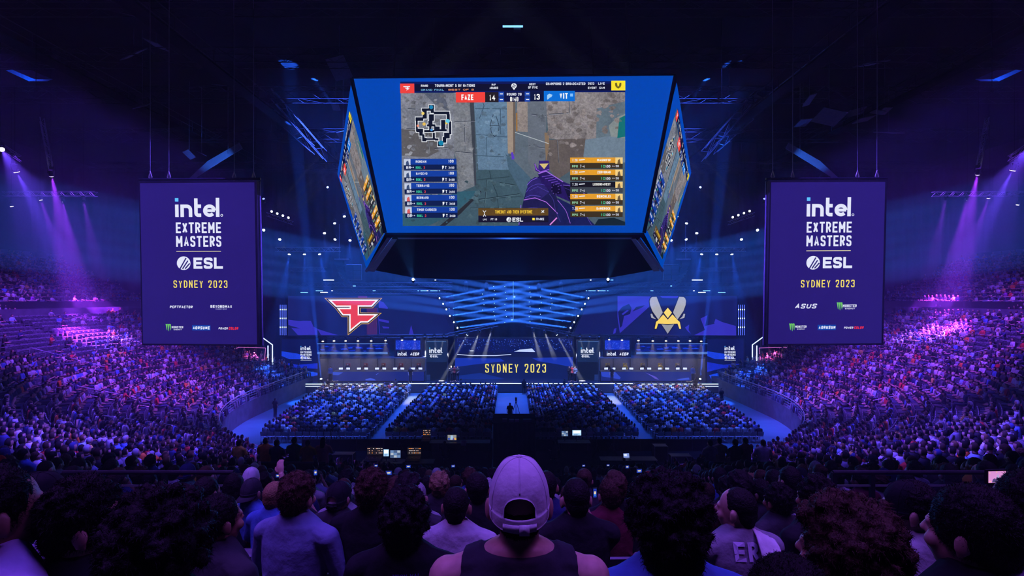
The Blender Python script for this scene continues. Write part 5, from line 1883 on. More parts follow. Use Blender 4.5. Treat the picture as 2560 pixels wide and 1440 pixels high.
def make_hair(style, voxel, seed=1, strands=0):
    rs = random.Random(seed)
    mb = MB()
    if style == 'nape':
        mb.ell((0, -.030, 1.165), (.070, .068, .050), 16, 10)
        mb.ell((0, -.052, 1.135), (.052, .034, .030), 12, 8)
    if style in ('short', 'buzz', 'messy', 'bun'):
        g = {'short': .006, 'buzz': .0, 'messy': .010, 'bun': .006}[style]
        mb.ell((0, -.010, 1.210), (.079 + g, .093 + g, .096 + g), 20, 14)
        mb.ell((0, -.050, 1.165), (.066 + g * .6, .050 + g * .6, .060), 16, 12)
        mb.ell((0, -.058, 1.122), (.046, .028, .032), 12, 8)
        if style == 'messy':
            for k in range(60):
                a, b = rs.uniform(0, 2 * PI), rs.uniform(-.1, 1.4)
                mb.ell((.083 * math.cos(b) * math.cos(a), -.01 + .098 * math.cos(b) * math.sin(a), 1.215 + .100 * math.sin(b)), (.018, .018, .016), 6, 5)
        if style == 'bun':
            mb.ell((0, -.12, 1.26), (.042, .038, .040), 12, 8)
    if style == 'curly':
        mb.ell((0, -.015, 1.215), (.094, .108, .110), 18, 12)
        mb.ell((0, -.055, 1.14), (.085, .062, .085), 14, 10)
        for k in range(210):
            a, b = rs.uniform(0, 2 * PI), math.asin(rs.uniform(-.55, 1))
            x, y, z_ = math.cos(b) * math.cos(a), math.cos(b) * math.sin(a), math.sin(b)
            if y > .55 and z_ < .35:
                continue
            r = rs.uniform(.97, 1.10)
            s_ = rs.uniform(.010, .020)
            mb.ell((.098 * r * x, -.015 + .112 * r * y, 1.212 + .113 * r * z_), (s_, s_, s_), 6, 5)
    if style == 'long':
        mb.ell((0, -.008, 1.215), (.087, .102, .106), 20, 14)
        mb.loft([ringz(0, -.035, 1.22, .088, .075), ringz(0, -.06, 1.10, .092, .052), ringz(0, -.095, .95, .10, .035), ringz(0, -.125, .82, .075, .022)])
    me = solid(mb, voxel, 2 if style != 'curly' else 1)
    noisy(me, {'short': .005, 'buzz': .002, 'nape': .003, 'messy': .010, 'curly': .010, 'long': .006, 'bun': .004}[style], 45 if style != 'long' else 30, seed)
    if strands:
        # short tapered wisps standing out of the surface
        bm = bmesh.new()
        bm.from_mesh(me)
        fs = [f for f in bm.faces]
        L0 = {'short': .007, 'buzz': .002, 'nape': .004, 'messy': .012, 'curly': .011, 'long': .010, 'bun': .005}[style]
        base = [(f.calc_center_median().copy(), f.normal.copy()) for f in (rs.choice(fs) for _ in range(strands))]
        for c, n in base:
            d = (n * .7 + Vector((rs.gauss(0, .7), rs.gauss(0, .7) - .2, rs.gauss(0, .6) - .2))).normalized()
            L = L0 * rs.uniform(.5, 1.6)
            s_ = n.cross(d)
            s_ = (s_.normalized() if s_.length > 1e-4 else Vector((1, 0, 0))) * .0008
            p0, p1, p2 = c - n * .002, c + d * L * .6, c + d * L + n * L * rs.uniform(-.5, .2) + Vector((0, 0, -L * .3))
            vv = [bm.verts.new(p) for p in (p0 - s_, p0 + s_, p1 + s_ * .7, p1 - s_ * .7, p2)]
            bm.faces.new(vv[:4])
            bm.faces.new((vv[3], vv[2], vv[4]))
        bm.to_mesh(me)
        bm.free()
        me.polygons.foreach_set('use_smooth', [True] * len(me.polygons))
    return me


def make_cap(n=112, m=44):
    """crown worn back to front is seen from behind with its opening and strap; the brim points forward (+Y)"""
    C0 = Vector((0, .000, 1.183))
    R = (.0850, .107, .126)
    mb = MB()

    j1, j2 = int(m * .70), int(m * .86)

    def dev(i):
        return abs(2 * PI * i / n - 1.5 * PI)

    def theta(i, j):
        a = dev(i)
        top = .885 - (.20 * math.sqrt(1 - (a / .56) ** 2) if a < .56 else 0)
        if j <= j1:
            return top * j / j1
        if j <= j2:
            return top + (.885 - top) * (j - j1) / (j2 - j1)
        return .885 + .115 * (j - j2) / (m - j2)

    def pt(i, j, k=1.0):
        ph = 2 * PI * i / n
        tt = theta(i % n, j)
        th = (PI / 2 + .16) * tt
        k2 = k * max(math.sin(min(th, PI / 2)), 1e-6) ** -.16
        low = -.022 * max(0, -math.sin(ph)) * max(0, (tt - .75) / .25)
        return C0 + Vector((R[0] * k2 * math.sin(th) * math.cos(ph), R[1] * k2 * math.sin(th) * math.sin(ph), R[2] * math.cos(th) * k + low))
    V = [pt(i, j) for j in range(m + 1) for i in range(n)] + [pt(i, j, .965) for j in range(m + 1) for i in range(n)]
    N = (m + 1) * n
    F = []

    def hole(i, j):
        return j1 <= j < j2 and dev(i) < .56 and dev((i + 1) % n) < .56
    for j in range(m):
        for i in range(n):
            if hole(i, j):
                continue
            a, b, c, d = j * n + i, j * n + (i + 1) % n, (j + 1) * n + (i + 1) % n, (j + 1) * n + i
            F.append((a, d, c, b))
            F.append((a + N, b + N, c + N, d + N))
            for (p, q, hi, hj) in ((a, b, i, j - 1), (b, c, (i + 1) % n, j), (d, c, i, j + 1), (a, d, (i - 1) % n, j)):
                if hj >= m or (0 <= hj < m and hole(hi, hj)):
                    F.append((p, q, q + N, p + N))
    mb.add(V, F)
    crown = mb.mesh('crown')
    sm = MB()
    for k in range(6):
        i0 = n * k / 6 + n / 12 + n / 6
        pts = []
        back = abs((i0 / n) % 1 - .75) < .06
        for j in range(0, int(m * .66) if back else m):
            p = pt(int(round(i0)) % n, j, 1.002)
            pts.append(p)
        sm.tube(pts, .0016, 4)
    sm.ell(pt(0, 0), (.009, .009, .006), 8, 6)
    seam = sm.mesh('seam')
    st = MB()
    for dz, r in ((0, .012), ):
        pts = []
        for k in range(13):
            ph = 1.5 * PI - .55 + 1.10 * k / 12
            p = C0 + Vector((R[0] * 1.0 * math.cos(ph), R[1] * 1.0 * math.sin(ph), -.031 + .003 * math.cos((k - 6) / 6)))
            pts.append(p)
        W = .0095
        V = [p + Vector((0, 0, W)) for p in pts] + [p - Vector((0, 0, W)) for p in pts]
        V += [p * 1.0 + Vector((0, -.004, 0)) + Vector((0, 0, W)) for p in pts] + [p + Vector((0, -.004, 0)) - Vector((0, 0, W)) for p in pts]
        K = len(pts)
        F = []
        for k in range(K - 1):
            F += [(k, k + 1, K + k + 1, K + k), (2 * K + k, 3 * K + k, 3 * K + k + 1, 2 * K + k + 1), (k, 2 * K + k, 2 * K + k + 1, k + 1), (K + k, K + k + 1, 3 * K + k + 1, 3 * K + k)]
        st.add(V, F)
    st.box(C0 + Vector((.012, -R[1] - .004, -.030)), (.026, .009, .025))
    strap = st.mesh('strap')
    br = MB()
    V, F = [], []
    K = 15
    for z_ in (0, -.004):
        for k in range(K):
            a = PI * (.12 + .76 * k / (K - 1))
            V.append(C0 + Vector((R[0] * math.cos(a), R[1] * math.sin(a) * .98, -.018 + z_)))
            V.append(C0 + Vector((R[0] * .95 * math.cos(a), R[1] * math.sin(a) + .072 * math.sin(a) ** .7, -.030 - .012 * abs(math.cos(a)) + z_)))
    h = 2 * K
    for k in range(K - 1):
        F += [(2 * k, 2 * k + 1, 2 * k + 3, 2 * k + 2), (h + 2 * k, h + 2 * k + 2, h + 2 * k + 3, h + 2 * k + 1), (2 * k + 1, h + 2 * k + 1, h + 2 * k + 3, 2 * k + 3)]
    br.add(V, F)
    brim = br.mesh('brim')
    for me in (crown, seam, strap, brim):
        me.polygons.foreach_set('use_smooth', [True] * len(me.polygons))
    return crown, seam, strap, brim


BODY, SHIRT, HAIR, LEGS = {}, {}, {}, {}


def get(store, key, fn):
    if key not in store:
        store[key] = fn()
        store[key].materials.append(M_black)
    return store[key]


CAPM = None
M_skin = [mat('skin_light', (.50, .30, .22), .55, vary=.12, scale=40, spec=.35), mat('skin_tan', (.36, .20, .13), .55, vary=.12, scale=40, spec=.35), mat('skin_dark', (.16, .09, .06), .5, vary=.12, scale=40, spec=.35)]
def hairmat(n, c, v):
    return mat(n, c, .6, vary=v, scale=90, spec=.10, bump=.5)


M_hair = {'black': hairmat('black_hair', (.010, .008, .008), .5), 'brown': hairmat('brown_hair', (.05, .028, .016), .4),
          'reddish': hairmat('reddish_hair', (.06, .030, .018), .4), 'grey': hairmat('grey_hair', (.30, .29, .30), .3), 'fair': hairmat('fair_hair', (.24, .15, .07), .3)}
CLOTH = {'black': (.012, .012, .015), 'charcoal': (.035, .035, .042), 'navy': (.02, .03, .10), 'blue': (.06, .14, .42), 'white': (.58, .58, .60), 'grey': (.22, .22, .25), 'light-grey': (.38, .38, .41),
         'red': (.55, .045, .035), 'orange': (.70, .20, .03), 'maroon': (.10, .016, .03), 'yellow': (.62, .45, .06), 'amber': (.70, .34, .04), 'pale-blue': (.30, .42, .62), 'denim': (.14, .18, .32), 'lilac': (.36, .30, .55), 'pink': (.6, .22, .32), 'green': (.05, .18, .10)}


def cloth(c):
    return mat('%s_cloth' % c.replace('-', '_'), CLOTH[c], .85, vary=.14, scale=13, bump=.45, spec=.10)


M_denim = mat('dark_trousers', (.02, .022, .035), .85, vary=.2, scale=20, spec=.1)


def part(name, me, m, parent):
    o = bpy.data.objects.new(name, me)
    C.objects.link(o)
    o.parent = parent
    o.material_slots[0].link = 'OBJECT'
    o.material_slots[0].material = m
    return o


def person(loc, rz, label, pose='lap', hair='short', hcol='black', shirt='black', skin=0, scale=1.0, res='mid', sleeves=.55, tank=False, group=None, cap=None, stand=False, hseed=1, tilt=0.0, hscale=1.0, turn=0):
    """the body is the top-level mesh; hair or cap, shirt and trousers are its children"""
    vx = {'hi': .0075, 'mid': .013, 'low': .019}[res]
    bk = (pose, res, stand, turn)
    tr_ = math.radians(turn)
    o = part('person', get(BODY, bk, lambda: make_body(pose, vx, stand, tr_)), M_skin[skin], None)
    o.location = loc
    o.rotation_euler = (tilt, 0, rz)
    o.scale = (scale,) * 3
    tag(o, label, 'person', group)
    if sleeves > .9:
        kind = 'jacket'
    else:
        kind = 'shirt'
    part(kind, get(SHIRT, (pose, res, round(sleeves, 2), tank), lambda: make_shirt(pose, vx, sleeves, tank)), cloth(shirt), o)
    part('trousers', get(LEGS, (res, stand), lambda: make_trousers(.02, stand)), M_denim, o)
    if hair:
        h = part('hair', get(HAIR, (hair, res, hseed), lambda: make_hair(hair, vx * (.9 if res == 'hi' else 1), hseed, {'hi': 9000, 'mid': 0, 'low': 0}[res] if hair != 'buzz' else 0)), M_hair[hcol], o)
        h.location = (0, 0, HD)
        h.rotation_euler = (0, 0, tr_)
        if hscale != 1.0:
            h.scale = (hscale,) * 3
            h.location = (0, 0, HD + 1.17 * (1 - hscale))
    if cap:
        global CAPM
        if CAPM is None:
            CAPM = make_cap()
            for me in CAPM:
                me.materials.append(M_black)
        e = bpy.data.objects.new('cap', None)
        c0 = part('cap', CAPM[0], cloth(cap[0]), o)
        bpy.data.objects.remove(e)
        c0.location = (0, 0, HD)
        c0.rotation_euler = (0, 0, tr_ + (PI if cap[1] < 0 else 0))
        part('seam', CAPM[1], cloth(cap[0]), c0)
        part('strap', CAPM[2], cloth(cap[0]), c0)
        part('brim', CAPM[3], cloth(cap[0]), c0)
    return o


# ---------------------------------------------------------------- the people just ahead of the viewer
HROW = lambda i: 24 - (PITCH * i + .45)
EXTRA = {}


def hero(px, topy, row, label, rz=0.0, hh=1.315, dy=0.0, **kw):
    D = HROW(row) + dy
    x = (px - 1280) / FPX * D
    ztop = EYE - (topy - HOR) / FPX * D
    s = kw.pop('scale', 1.0)
    z_ = ztop - (hh + HD) * s
    return person((x, D, z_), rz, label, scale=s, res=kw.pop('res', 'hi'), **kw)


R_ = math.radians
# the row right ahead
capman = hero(1298, 1128, 26, 'person in a pale cap with back opening and a dark sleeveless top, in the middle', hh=1.325, scale=1.0, shirt='charcoal', tank=True, hair='nape', hcol='black', skin=0, cap=('white', 1))
hero(405, 1238, 26, 'person with a huge black bushy head of hair directly in front of the viewer', dy=-.1, hh=1.33, hair='curly', hseed=3, hscale=1.13, shirt='black', skin=1, scale=.97)
hero(2112, 1243, 26, 'person with a huge dark brown curly mop, face turned to the stage screens', R_(12), turn=25, dy=-.05, hh=1.335, hair='curly', hseed=4, hcol='brown', hscale=1.06, shirt='black', skin=1, scale=1.0)
hero(1668, 1172, 26, 'tall person with a high black mop of hair and a blue shirt collar showing', dy=.08, hh=1.345, hair='curly', hseed=5, hscale=1.05, shirt='blue', skin=0, scale=1.02)
hero(212, 1198, 26, 'person in black with combed dark hair and glasses, looking towards the stage', R_(-12), turn=-42, dy=.1, hair='messy', hseed=6, shirt='black', skin=0, scale=1.0)
hero(-18, 1158, 26, 'person cut by the picture edge with dark hair and bare neck, far red-emblem side', R_(-30), hair='short', hseed=2, shirt='lilac', skin=1, scale=1.04)
hero(2432, 1218, 26, 'person with thick straight dark hair and a black shirt, hand raised to the shoulder', R_(10), turn=20, dy=.04, hair='short', hseed=7, hscale=1.1, shirt='black', skin=0, scale=1.0)
rm = hero(2590, 1168, 26, 'person at the edge in a lilac shirt filming with a phone held up', R_(24), dy=.02, hair='short', hseed=8, shirt='lilac', skin=1, scale=1.03, pose='film')
# the second row ahead
hero(98, 1178, 25, 'person in a violet shirt and dark cap with a shiny clasp, at the picture edge', R_(-25), shirt='lilac', hair='nape', cap=('black', -1), hseed=2, skin=1)
hero(1012, 1228, 25, 'person with a large round black head of hair and a printed black shirt', dy=-.05, hair='curly', hseed=9, hscale=.98, shirt='black', skin=2, scale=.98)
hero(2278, 1198, 25, 'person in a grey shirt with a dark cap turned backwards, face in profile', R_(14), turn=42, hair='short', shirt='light-grey', cap=('black', -1), hseed=2, skin=0)
hero(545, 1232, 25, 'person with smooth dark hair bending beside the bushy-haired one', R_(-30), dy=.1, hair='short', hseed=10, shirt='charcoal', skin=1, scale=.97)
hero(1845, 1214, 25, 'person in a grey shirt lettered ER with a towel over one shoulder', R_(8), turn=38, dy=.55, hair='buzz', hcol='black', shirt='grey', skin=0, pose='chin', scale=1.0)
hero(2040, 1192, 24, 'person with full dark hair just behind the curly brown mop', R_(20), hair='messy', hseed=6, shirt='black', skin=1)
hero(742, 1184, 24, 'tall person with tousled reddish hair and a blue-grey long-sleeved shirt', R_(-14), dy=-.15, hair='messy', hseed=11, hcol='reddish', shirt='denim', sleeves=1.0, skin=0, scale=1.03)
hero(930, 1174, 24, 'person with wavy brown hair in a black shirt, next to the reddish-haired one', R_(-8), dy=-.1, hair='messy', hseed=12, hcol='brown', shirt='black', skin=0, scale=1.0)
hero(1141, 1212, 24, 'person with cropped hair in a pale violet shirt beside the capped one', R_(-4), hair='buzz', hcol='black', shirt='light-grey', skin=1, scale=1.0)
hero(1440, 1190, 24, 'person with cropped black hair in a black shirt beyond the capped one', R_(6), dy=-.1, hair='buzz', hcol='black', shirt='black', skin=0, scale=1.02, pose='chin')
hero(1525, 1194, 23, 'person with short brown hair in a maroon shirt, a glowing phone near the ear', R_(8), hair='short', hseed=2, hcol='brown', shirt='maroon', skin=0)
hero(628, 1194, 22, 'person with a patterned dark cap and blue polo shirt holding a phone up', R_(-12), hair='nape', cap=('charcoal', -1), hseed=2, shirt='blue', skin=0, pose='phone')
hero(843, 1204, 23, 'person in black wearing a dark cap the wrong way round', R_(-8), hair='nape', cap=('charcoal', 1), hseed=2, shirt='black', skin=0)
hero(325, 1232, 24, 'person with dark hair half hidden behind the one with glasses', R_(-20), hair='short', hseed=2, shirt='black', skin=0)
hero(1722, 1206, 22, 'person with a bald shiny head in black, beside the high black mop', R_(10), hair=None, shirt='black', skin=0)
hero(1768, 1206, 20, 'small person with brown hair and a red shirt between two dark heads', R_(10), hair='short', hseed=2, hcol='brown', shirt='red', skin=0)
hero(1200, 1184, 20, 'person in a white cap and dark shirt beyond the pale violet shirt', 0, hair='nape', cap=('white', 1), hseed=2, shirt='black', skin=0)
hero(1040, 1200, 23, 'person with thinning grey hair behind the round black head', R_(-8), hair='buzz', hcol='grey', shirt='charcoal', skin=0)
hero(1900, 1196, 22, 'person with dark hair in profile behind the lettered grey shirt', R_(40), hair='short', hseed=2, shirt='black', skin=0)
hero(1945, 1210, 23, 'person with a round dark head beside the lettered grey shirt', R_(20), hair='messy', hseed=6, shirt='charcoal', skin=1)
hero(1975, 1384, 27, 'dark head of somebody low at the very bottom of the picture', R_(10), dy=.42, hair='short', hseed=2, shirt='black', skin=1, scale=.94)
hero(60, 1390, 27, 'person low in the bottom corner with a lilac shirt shoulder', R_(-30), dy=.50, hair='short', hseed=2, shirt='lilac', skin=1, scale=.9) if False else None

# things worn, held or printed
phone_m = (mat('phone_black', (.015, .015, .018), .3), )


def phone(label, pos, rz, w, h, pic, tilt=0.0, col=None):
    r = empty('phone', pos, rz, label, 'phone', 'glowing phones held up in the crowd')
    r.rotation_euler = (tilt, 0, rz)
    MB().span((-w / 2, -.004, -h / 2), (w / 2, .004, h / 2)).build('case', phone_m[0], r)
    c = Canvas().rect(0, 0, 100, 100, col or (90, 110, 190), 0, .3)
    pic(c)
    c.build('screen', [(-w / 2 + .004, -.005, h / 2 - .004), (w / 2 - .004, -.005, h / 2 - .004), (w / 2 - .004, -.005, -h / 2 + .004), (-w / 2 + .004, -.005, -h / 2 + .004)], screen_mat('phone_picture', 1.3), r, .0003, (0, 0, 100, 100))
    return r


def stagepic(c):
    c.rect(0, 0, 100, 100, (196, 130, 190), 0, .1)
    c.poly([(20, 96), (24, 70), (34, 60), (42, 72), (46, 50), (52, 30), (58, 44), (64, 60), (74, 66), (84, 96)], (70, 62, 110), 1)
    c.poly([(46, 50), (50, 26), (57, 30), (60, 60)], (160, 150, 190), 2)
    for x, y in ((4, 10), (92, 22), (94, 48), (6, 84), (52, 90), (44, 4)):
        c.rect(x, y, x + 5, y + 7, (240, 200, 80), 2)
    c.rect(94, 60, 98, 66, (230, 60, 60), 2)


def livepic(c):
    c.rect(0, 0, 100, 100, (30, 50, 150), 0, .3)
    c.rect(20, 30, 80, 62, (200, 180, 150), 1, .5)
    c.rect(30, 66, 70, 80, (40, 130, 200), 2, .4)


phone('wide bright phone showing figures on a stage, held up at the edge', P(2489, 1191, HROW(26) + .16), R_(4), .066, .044, stagepic)
for k, (x, y, D, w, h, lab) in enumerate(((695, 1189, 5.4, .05, .04, 'small lit phone held up beyond the patterned cap'), (789, 1181, 6.0, .045, .07, 'upright lit phone in a raised hand beyond the reddish hair'), (1021, 1166, 9.5, .09, .06, 'lit phone in the far rows before the mixing desks'), (1133, 1165, 9.5, .075, .05, 'lit phone in the far rows nearest the black tower'),
                                     (972, 1182, 5.6, .07, .05, 'lit phone beside the wavy brown hair'), (1487, 1232, 3.75, .032, .07, 'greenish phone beside the ear of the maroon shirt'), (1459, 1164, 9, .06, .04, 'lit phone just past the black tower'), (1520, 1163, 9.2, .06, .04, 'second lit phone past the black tower'),
                                     (1568, 1167, 9.4, .07, .06, 'third lit phone past the black tower'), (1598, 1177, 7, .08, .055, 'large lit phone before the high black mop'), (940, 1164, 10.2, .08, .05, 'faint lit phone in front of the mixing desks'))):
    phone(lab, P(x, y, D), .1, w, h, livepic, col=(40, 140, 90) if 'green' in lab else None)
# writing on backs: letters follow the cloth
def back_print(owner, cv, bounds, w, h, centre, name='print'):
    """flat lettering laid just behind the cloth of a back: x across, z up, owner's own space"""
    x0, y0, x1, y1 = bounds
    cx, cyy, cz = centre
    o = cv.build(name, [(cx - w / 2, cyy, cz + h / 2), (cx + w / 2, cyy, cz + h / 2), (cx + w / 2, cyy, cz - h / 2), (cx - w / 2, cyy, cz - h / 2)], tint_print, None, .0004, bounds)
    sh = [c for c in owner.children if c.name.startswith(('shirt', 'jacket'))][0]
    me = sh.data
    # push each point onto the cloth
    from mathutils.bvhtree import BVHTree
    bv = BVHTree.FromPolygons([v.co for v in me.vertices], [tuple(p.vertices) for p in me.polygons])
    for v in o.data.vertices:
        hit = bv.ray_cast(Vector((v.co.x, -.6, v.co.z)), Vector((0, 1, 0)))
        if hit[0] is not None:
            v.co.y = hit[0].y - .004
    o.parent = sh
    return o


def print_mat():
    m = bpy.data.materials.new('shirt_print')
    m.use_nodes = True
    nt = m.node_tree
    b = nt.nodes['Principled BSDF']
    b.inputs['Roughness'].default_value = .8
    at = nt.nodes.new('ShaderNodeAttribute')
    at.attribute_name = 'picture'
    nt.links.new(at.outputs['Color'], b.inputs['Base Color'])
    return m


tint_print = print_mat()
PPL = {o.get('label'): o for o in C.objects if o.get('category') == 'person'}
er = [o for l, o in PPL.items() if 'lettered ER' in l][0]
cv = Canvas()
cv.text('ER', 10, 10, 40, (205, 200, 225), 1, wr=.62, sr=.22, gap=.16)
back_print(er, cv, (0, 0, 100, 60), .23, .138, (.005, -.2, .965))
# a towel over the shoulder
tw = MB()
for j in range(9):
    for i in range(8):
        pass
V, F = [], []
nu, nvv = 9, 14
for j in range(nvv + 1):
    t = j / nvv
    for i in range(nu + 1):
        u = i / nu
        x = .035 + .135 * u + .004 * math.sin(u * 22)
        if t < .25:
            k = t / .25
            y, z_ = .12 - .22 * k, .93 + .135 * math.sin(k * PI * .62) - .075 * u
        else:
            k = (t - .25) / .75
            y, z_ = -.10 - .065 * min(k * 3, 1) + .006 * math.sin(u * 20 + k), 1.055 - .30 * k - .075 * u * (1 - k)
        V.append((x, y, z_))
for j in range(nvv):
    for i in range(nu):
        a = j * (nu + 1) + i
        F.append((a, a + 1, a + nu + 2, a + nu + 1))
tw.add(V, F)
o = tw.build('towel', cloth('white'), None, True)
o.modifiers.new('thick', 'SOLIDIFY').thickness = .006
o.matrix_world = er.matrix_basis.copy()
tag(o, 'pale ribbed towel hanging over the shoulder of the lettered grey shirt', 'towel')
bl = [o for l, o in PPL.items() if 'printed black shirt' in l][0]
cv = Canvas()
G_ = (74, 60, 150)
cv.text('NEON HAL', 20, 4, 6, G_, 1, fit=52)
cv.text('MADONNA', 20, 16, 8, G_, 1, fit=58)
cv.line([(10, 52), (8, 34), (22, 26), (60, 26)], 2, G_, 1)
cv.text('GRIP', 16, 34, 18, G_, 1, fit=70, sr=.26)
cv.text('CREW', 22, 58, 10, G_, 1, fit=50)
back_print(bl, cv, (0, 0, 90, 72), .20, .16, (.03, -.2, .895))
# spectacles of the one turned to the stage
gl = [o for l, o in PPL.items() if 'and glasses' in l][0]
mb = MB()
for s in (-1, 1):
    mb.tube([(s * .033 + .024 * math.cos(a), .112, 1.176 + .018 * math.sin(a)) for a in [2 * PI * k / 14 for k in range(15)]], .0018, 5)
    mb.tube([(s * .056, .110, 1.18), (s * .078, .06, 1.18), (s * .083, -.005, 1.178), (s * .084, -.02, 1.165)], .002, 5)
mb.tube([(-.010, .113, 1.178), (.010, .113, 1.178)], .0018, 5)
o = mb.build('glasses_frame', mat('glasses_metal', (.4, .42, .45), .25, metal=.8), gl, loc=(0, 0, HD))
o.rotation_euler = (0, 0, R_(-42))
# shiny clasp on the dark cap
cl = [o for l, o in PPL.items() if 'shiny clasp' in l][0]
o = MB().ell((.088, .03, 1.165), (.008, .018, .014), 10, 8).build('clasp', mat('clasp_violet', (.4, .35, .9), .2, metal=.5), cl, True, (0, 0, HD))

# ---------------------------------------------------------------- the rest of the near rows, one by one
ORD = ['first', 'second', 'third', 'fourth', 'fifth', 'sixth', 'seventh', 'eighth', 'ninth', 'tenth', 'eleventh', 'twelfth', 'thirteenth', 'fourteenth', 'fifteenth', 'sixteenth', 'seventeenth', 'eighteenth', 'nineteenth', 'twentieth'] + ['twenty-' + q for q in ('first', 'second', 'third', 'fourth', 'fifth', 'sixth', 'seventh', 'eighth', 'ninth')] + ['thirtieth'] + ['thirty-' + q for q in ('first', 'second', 'third', 'fourth', 'fifth', 'sixth', 'seventh', 'eighth', 'ninth')] + ['fortieth'] + ['forty-' + q for q in ('first', 'second', 'third', 'fourth', 'fifth', 'sixth', 'seventh', 'eighth', 'ninth')]
NEAR = NEAR[:222]
rows_ = {}
for q in NEAR:
    rows_.setdefault(round((24 - .45 - (math.hypot(q[0], q[1] - CURVE_Y) - CURVE_R - .45) * 1.0 - 24) , 1), []).append(q)
rows_ = {}
for q in NEAR:
    rows_.setdefault(round(q[2], 2), []).append(q)
rnd = random.Random(21)
for ri, zk in enumerate(sorted(rows_, reverse=True)):
    rr = sorted(rows_[zk], key=lambda q: q[0])
    for si, (x, y, z_, h, sc, va, cc) in enumerate(rr):
        shirt = rnd.choice(('black', 'black', 'charcoal', 'navy', 'grey', 'maroon', 'blue')) if y < 6.5 else rnd.choices(list(CLOTH), [26, 12, 9, 8, 14, 8, 6, 4, 2.5, 3, 2, 1, 4, 2, 1, 1.5, 1])[0]
        hc = rnd.choices(list(M_hair), [60, 22, 6, 4, 6])[0]
        hs, hseed = rnd.choice((('short', 2), ('short', 10), ('buzz', 1), ('messy', 6), ('messy', 11), ('curly', 3), ('short', 7), ('long', 1), ('bun', 1)))
        cap = None
        if rnd.random() < .12:
            cap = (rnd.choice(('white', 'black', 'navy', 'charcoal', 'red')), rnd.choice((1, -1)))
            hs, hseed = 'nape', 2
        pose = {0: 'lap', 1: rnd.choice(('folded', 'chin')), 2: 'lap'}[va]
        who = ('%s-capped' % cap[0]) if cap else {'short': '%s-haired', 'buzz': 'cropped %s-haired', 'messy': 'tousled %s-haired', 'curly': 'curly %s-haired', 'long': 'long %s-haired', 'bun': 'bun-wearing %s-haired'}[hs] % hc
        lab = '%s person in %s shirt, %s row down, %s from the red-emblem side' % (who, shirt, ORD[ri], ORD[si])
        person((x, y, z_), h, lab, pose=pose, hair=hs, hcol=hc, shirt=shirt, skin=rnd.choices((0, 1, 2), (6, 3, 1))[0], scale=sc, res='mid' if y < 8 else 'low', sleeves=rnd.choice((.55, .55, .55, 1.0)), cap=cap, hseed=hseed, group='spectators of the end stand')


# ================================================================== RAILS, MIXING DESKS, CHAIRS AND STAFF
# ---- clear guard rails round the two stair heads in the end stand
gm = bpy.data.materials.new('clear_glass')
gm.use_nodes = True
nt = gm.node_tree
nt.nodes.clear()
tr = nt.nodes.new('ShaderNodeBsdfTransparent')
tr.inputs[0].default_value = (.88, .86, .95, 1)
gl_ = nt.nodes.new('ShaderNodeBsdfGlossy')
gl_.inputs['Roughness'].default_value = .08
gl_.inputs['Color'].default_value = (.8, .8, 1, 1)
mx = nt.nodes.new('ShaderNodeMixShader')
mx.inputs[0].default_value = .06
ou = nt.nodes.new('ShaderNodeOutputMaterial')
nt.links.new(tr.outputs[0], mx.inputs[1])
nt.links.new(gl_.outputs[0], mx.inputs[2])
nt.links.new(mx.outputs[0], ou.inputs[0])
GR_D = 5.25
for x0, x1, posts, side in ((158, 584, (160, 412, 583), 'red'), (2082, 2474, (2084, 2180, 2472), 'winged')):
    a, b = P(x0, 1181, GR_D), P(x1, 1181, GR_D)
    zb = P(0, 1262, GR_D).z
    r = empty('guard_rail', ((a.x + b.x) / 2, GR_D, zb), 0, 'dark guard rail with clear panels round the stair head, %s emblem side' % side, 'railing', 'guard rails of the stair heads')
    adopt(r, MB().tube([a, b], .022, 8).build('top_rail', M_steel))
    adopt(r, MB().span((a.x, GR_D - .01, P(0, 1216, GR_D).z), (b.x, GR_D + .01, P(0, 1212, GR_D).z)).build('clamp_rail', M_rail))
    for q in posts:
        p = P(q, 1181, GR_D)
        adopt(r, MB().span((p.x - .02, GR_D - .02, tread(21) - .3), (p.x + .02, GR_D + .02, p.z)).build('post', M_steel))
    for q, w in zip(posts[:-1], posts[1:]):
        p, p2 = P(q, 1186, GR_D), P(w, 1186, GR_D)
        adopt(r, MB().span((p.x + .03, GR_D - .005, zb), (p2.x - .03, GR_D + .005, p.z)).build('glass_panel', gm))
    # the stair well below it
    wl = MB().span((a.x, GR_D - 1.6, tread(22) + .35), (b.x, GR_D - 1.5, zb + .02)).span((a.x, GR_D - 1.5, zb - .5), (b.x, GR_D + .02, zb - .02))
    o = wl.build('trim_stair_head_%s' % ('left' if side == 'red' else 'right'), M_black)
    tag(o, kind='structure')

# ---- railing along the front of the stands
def balustrade(label, pts, h=.9, group=None, step=1.0, name='stand_railing', m=None, bars=4):
    m = m or M_rail
    r = empty(name, pts[0], 0, label, 'railing', group)
    up = Vector((0, 0, h))
    V = [Vector(p) for p in pts]
    adopt(r, MB().tube([p + up for p in V], .03, 6).build('handrail', m))
    mb = MB()
    for k in range(1, bars):
        mb.tube([p + up * (k / bars) for p in V], .013, 4)
    for i in range(len(V) - 1):
        n = max(1, int((V[i + 1] - V[i]).length / step))
        for k in range(n):
            p = V[i] + (V[i + 1] - V[i]) * (k / n)
            mb.tube([p, p + up], .022, 5)
    mb.tube([V[-1], V[-1] + up], .022, 5)
    adopt(r, mb.build('posts_and_bars', m))  # posts and lower bars of the railing joined in one mesh
    return r


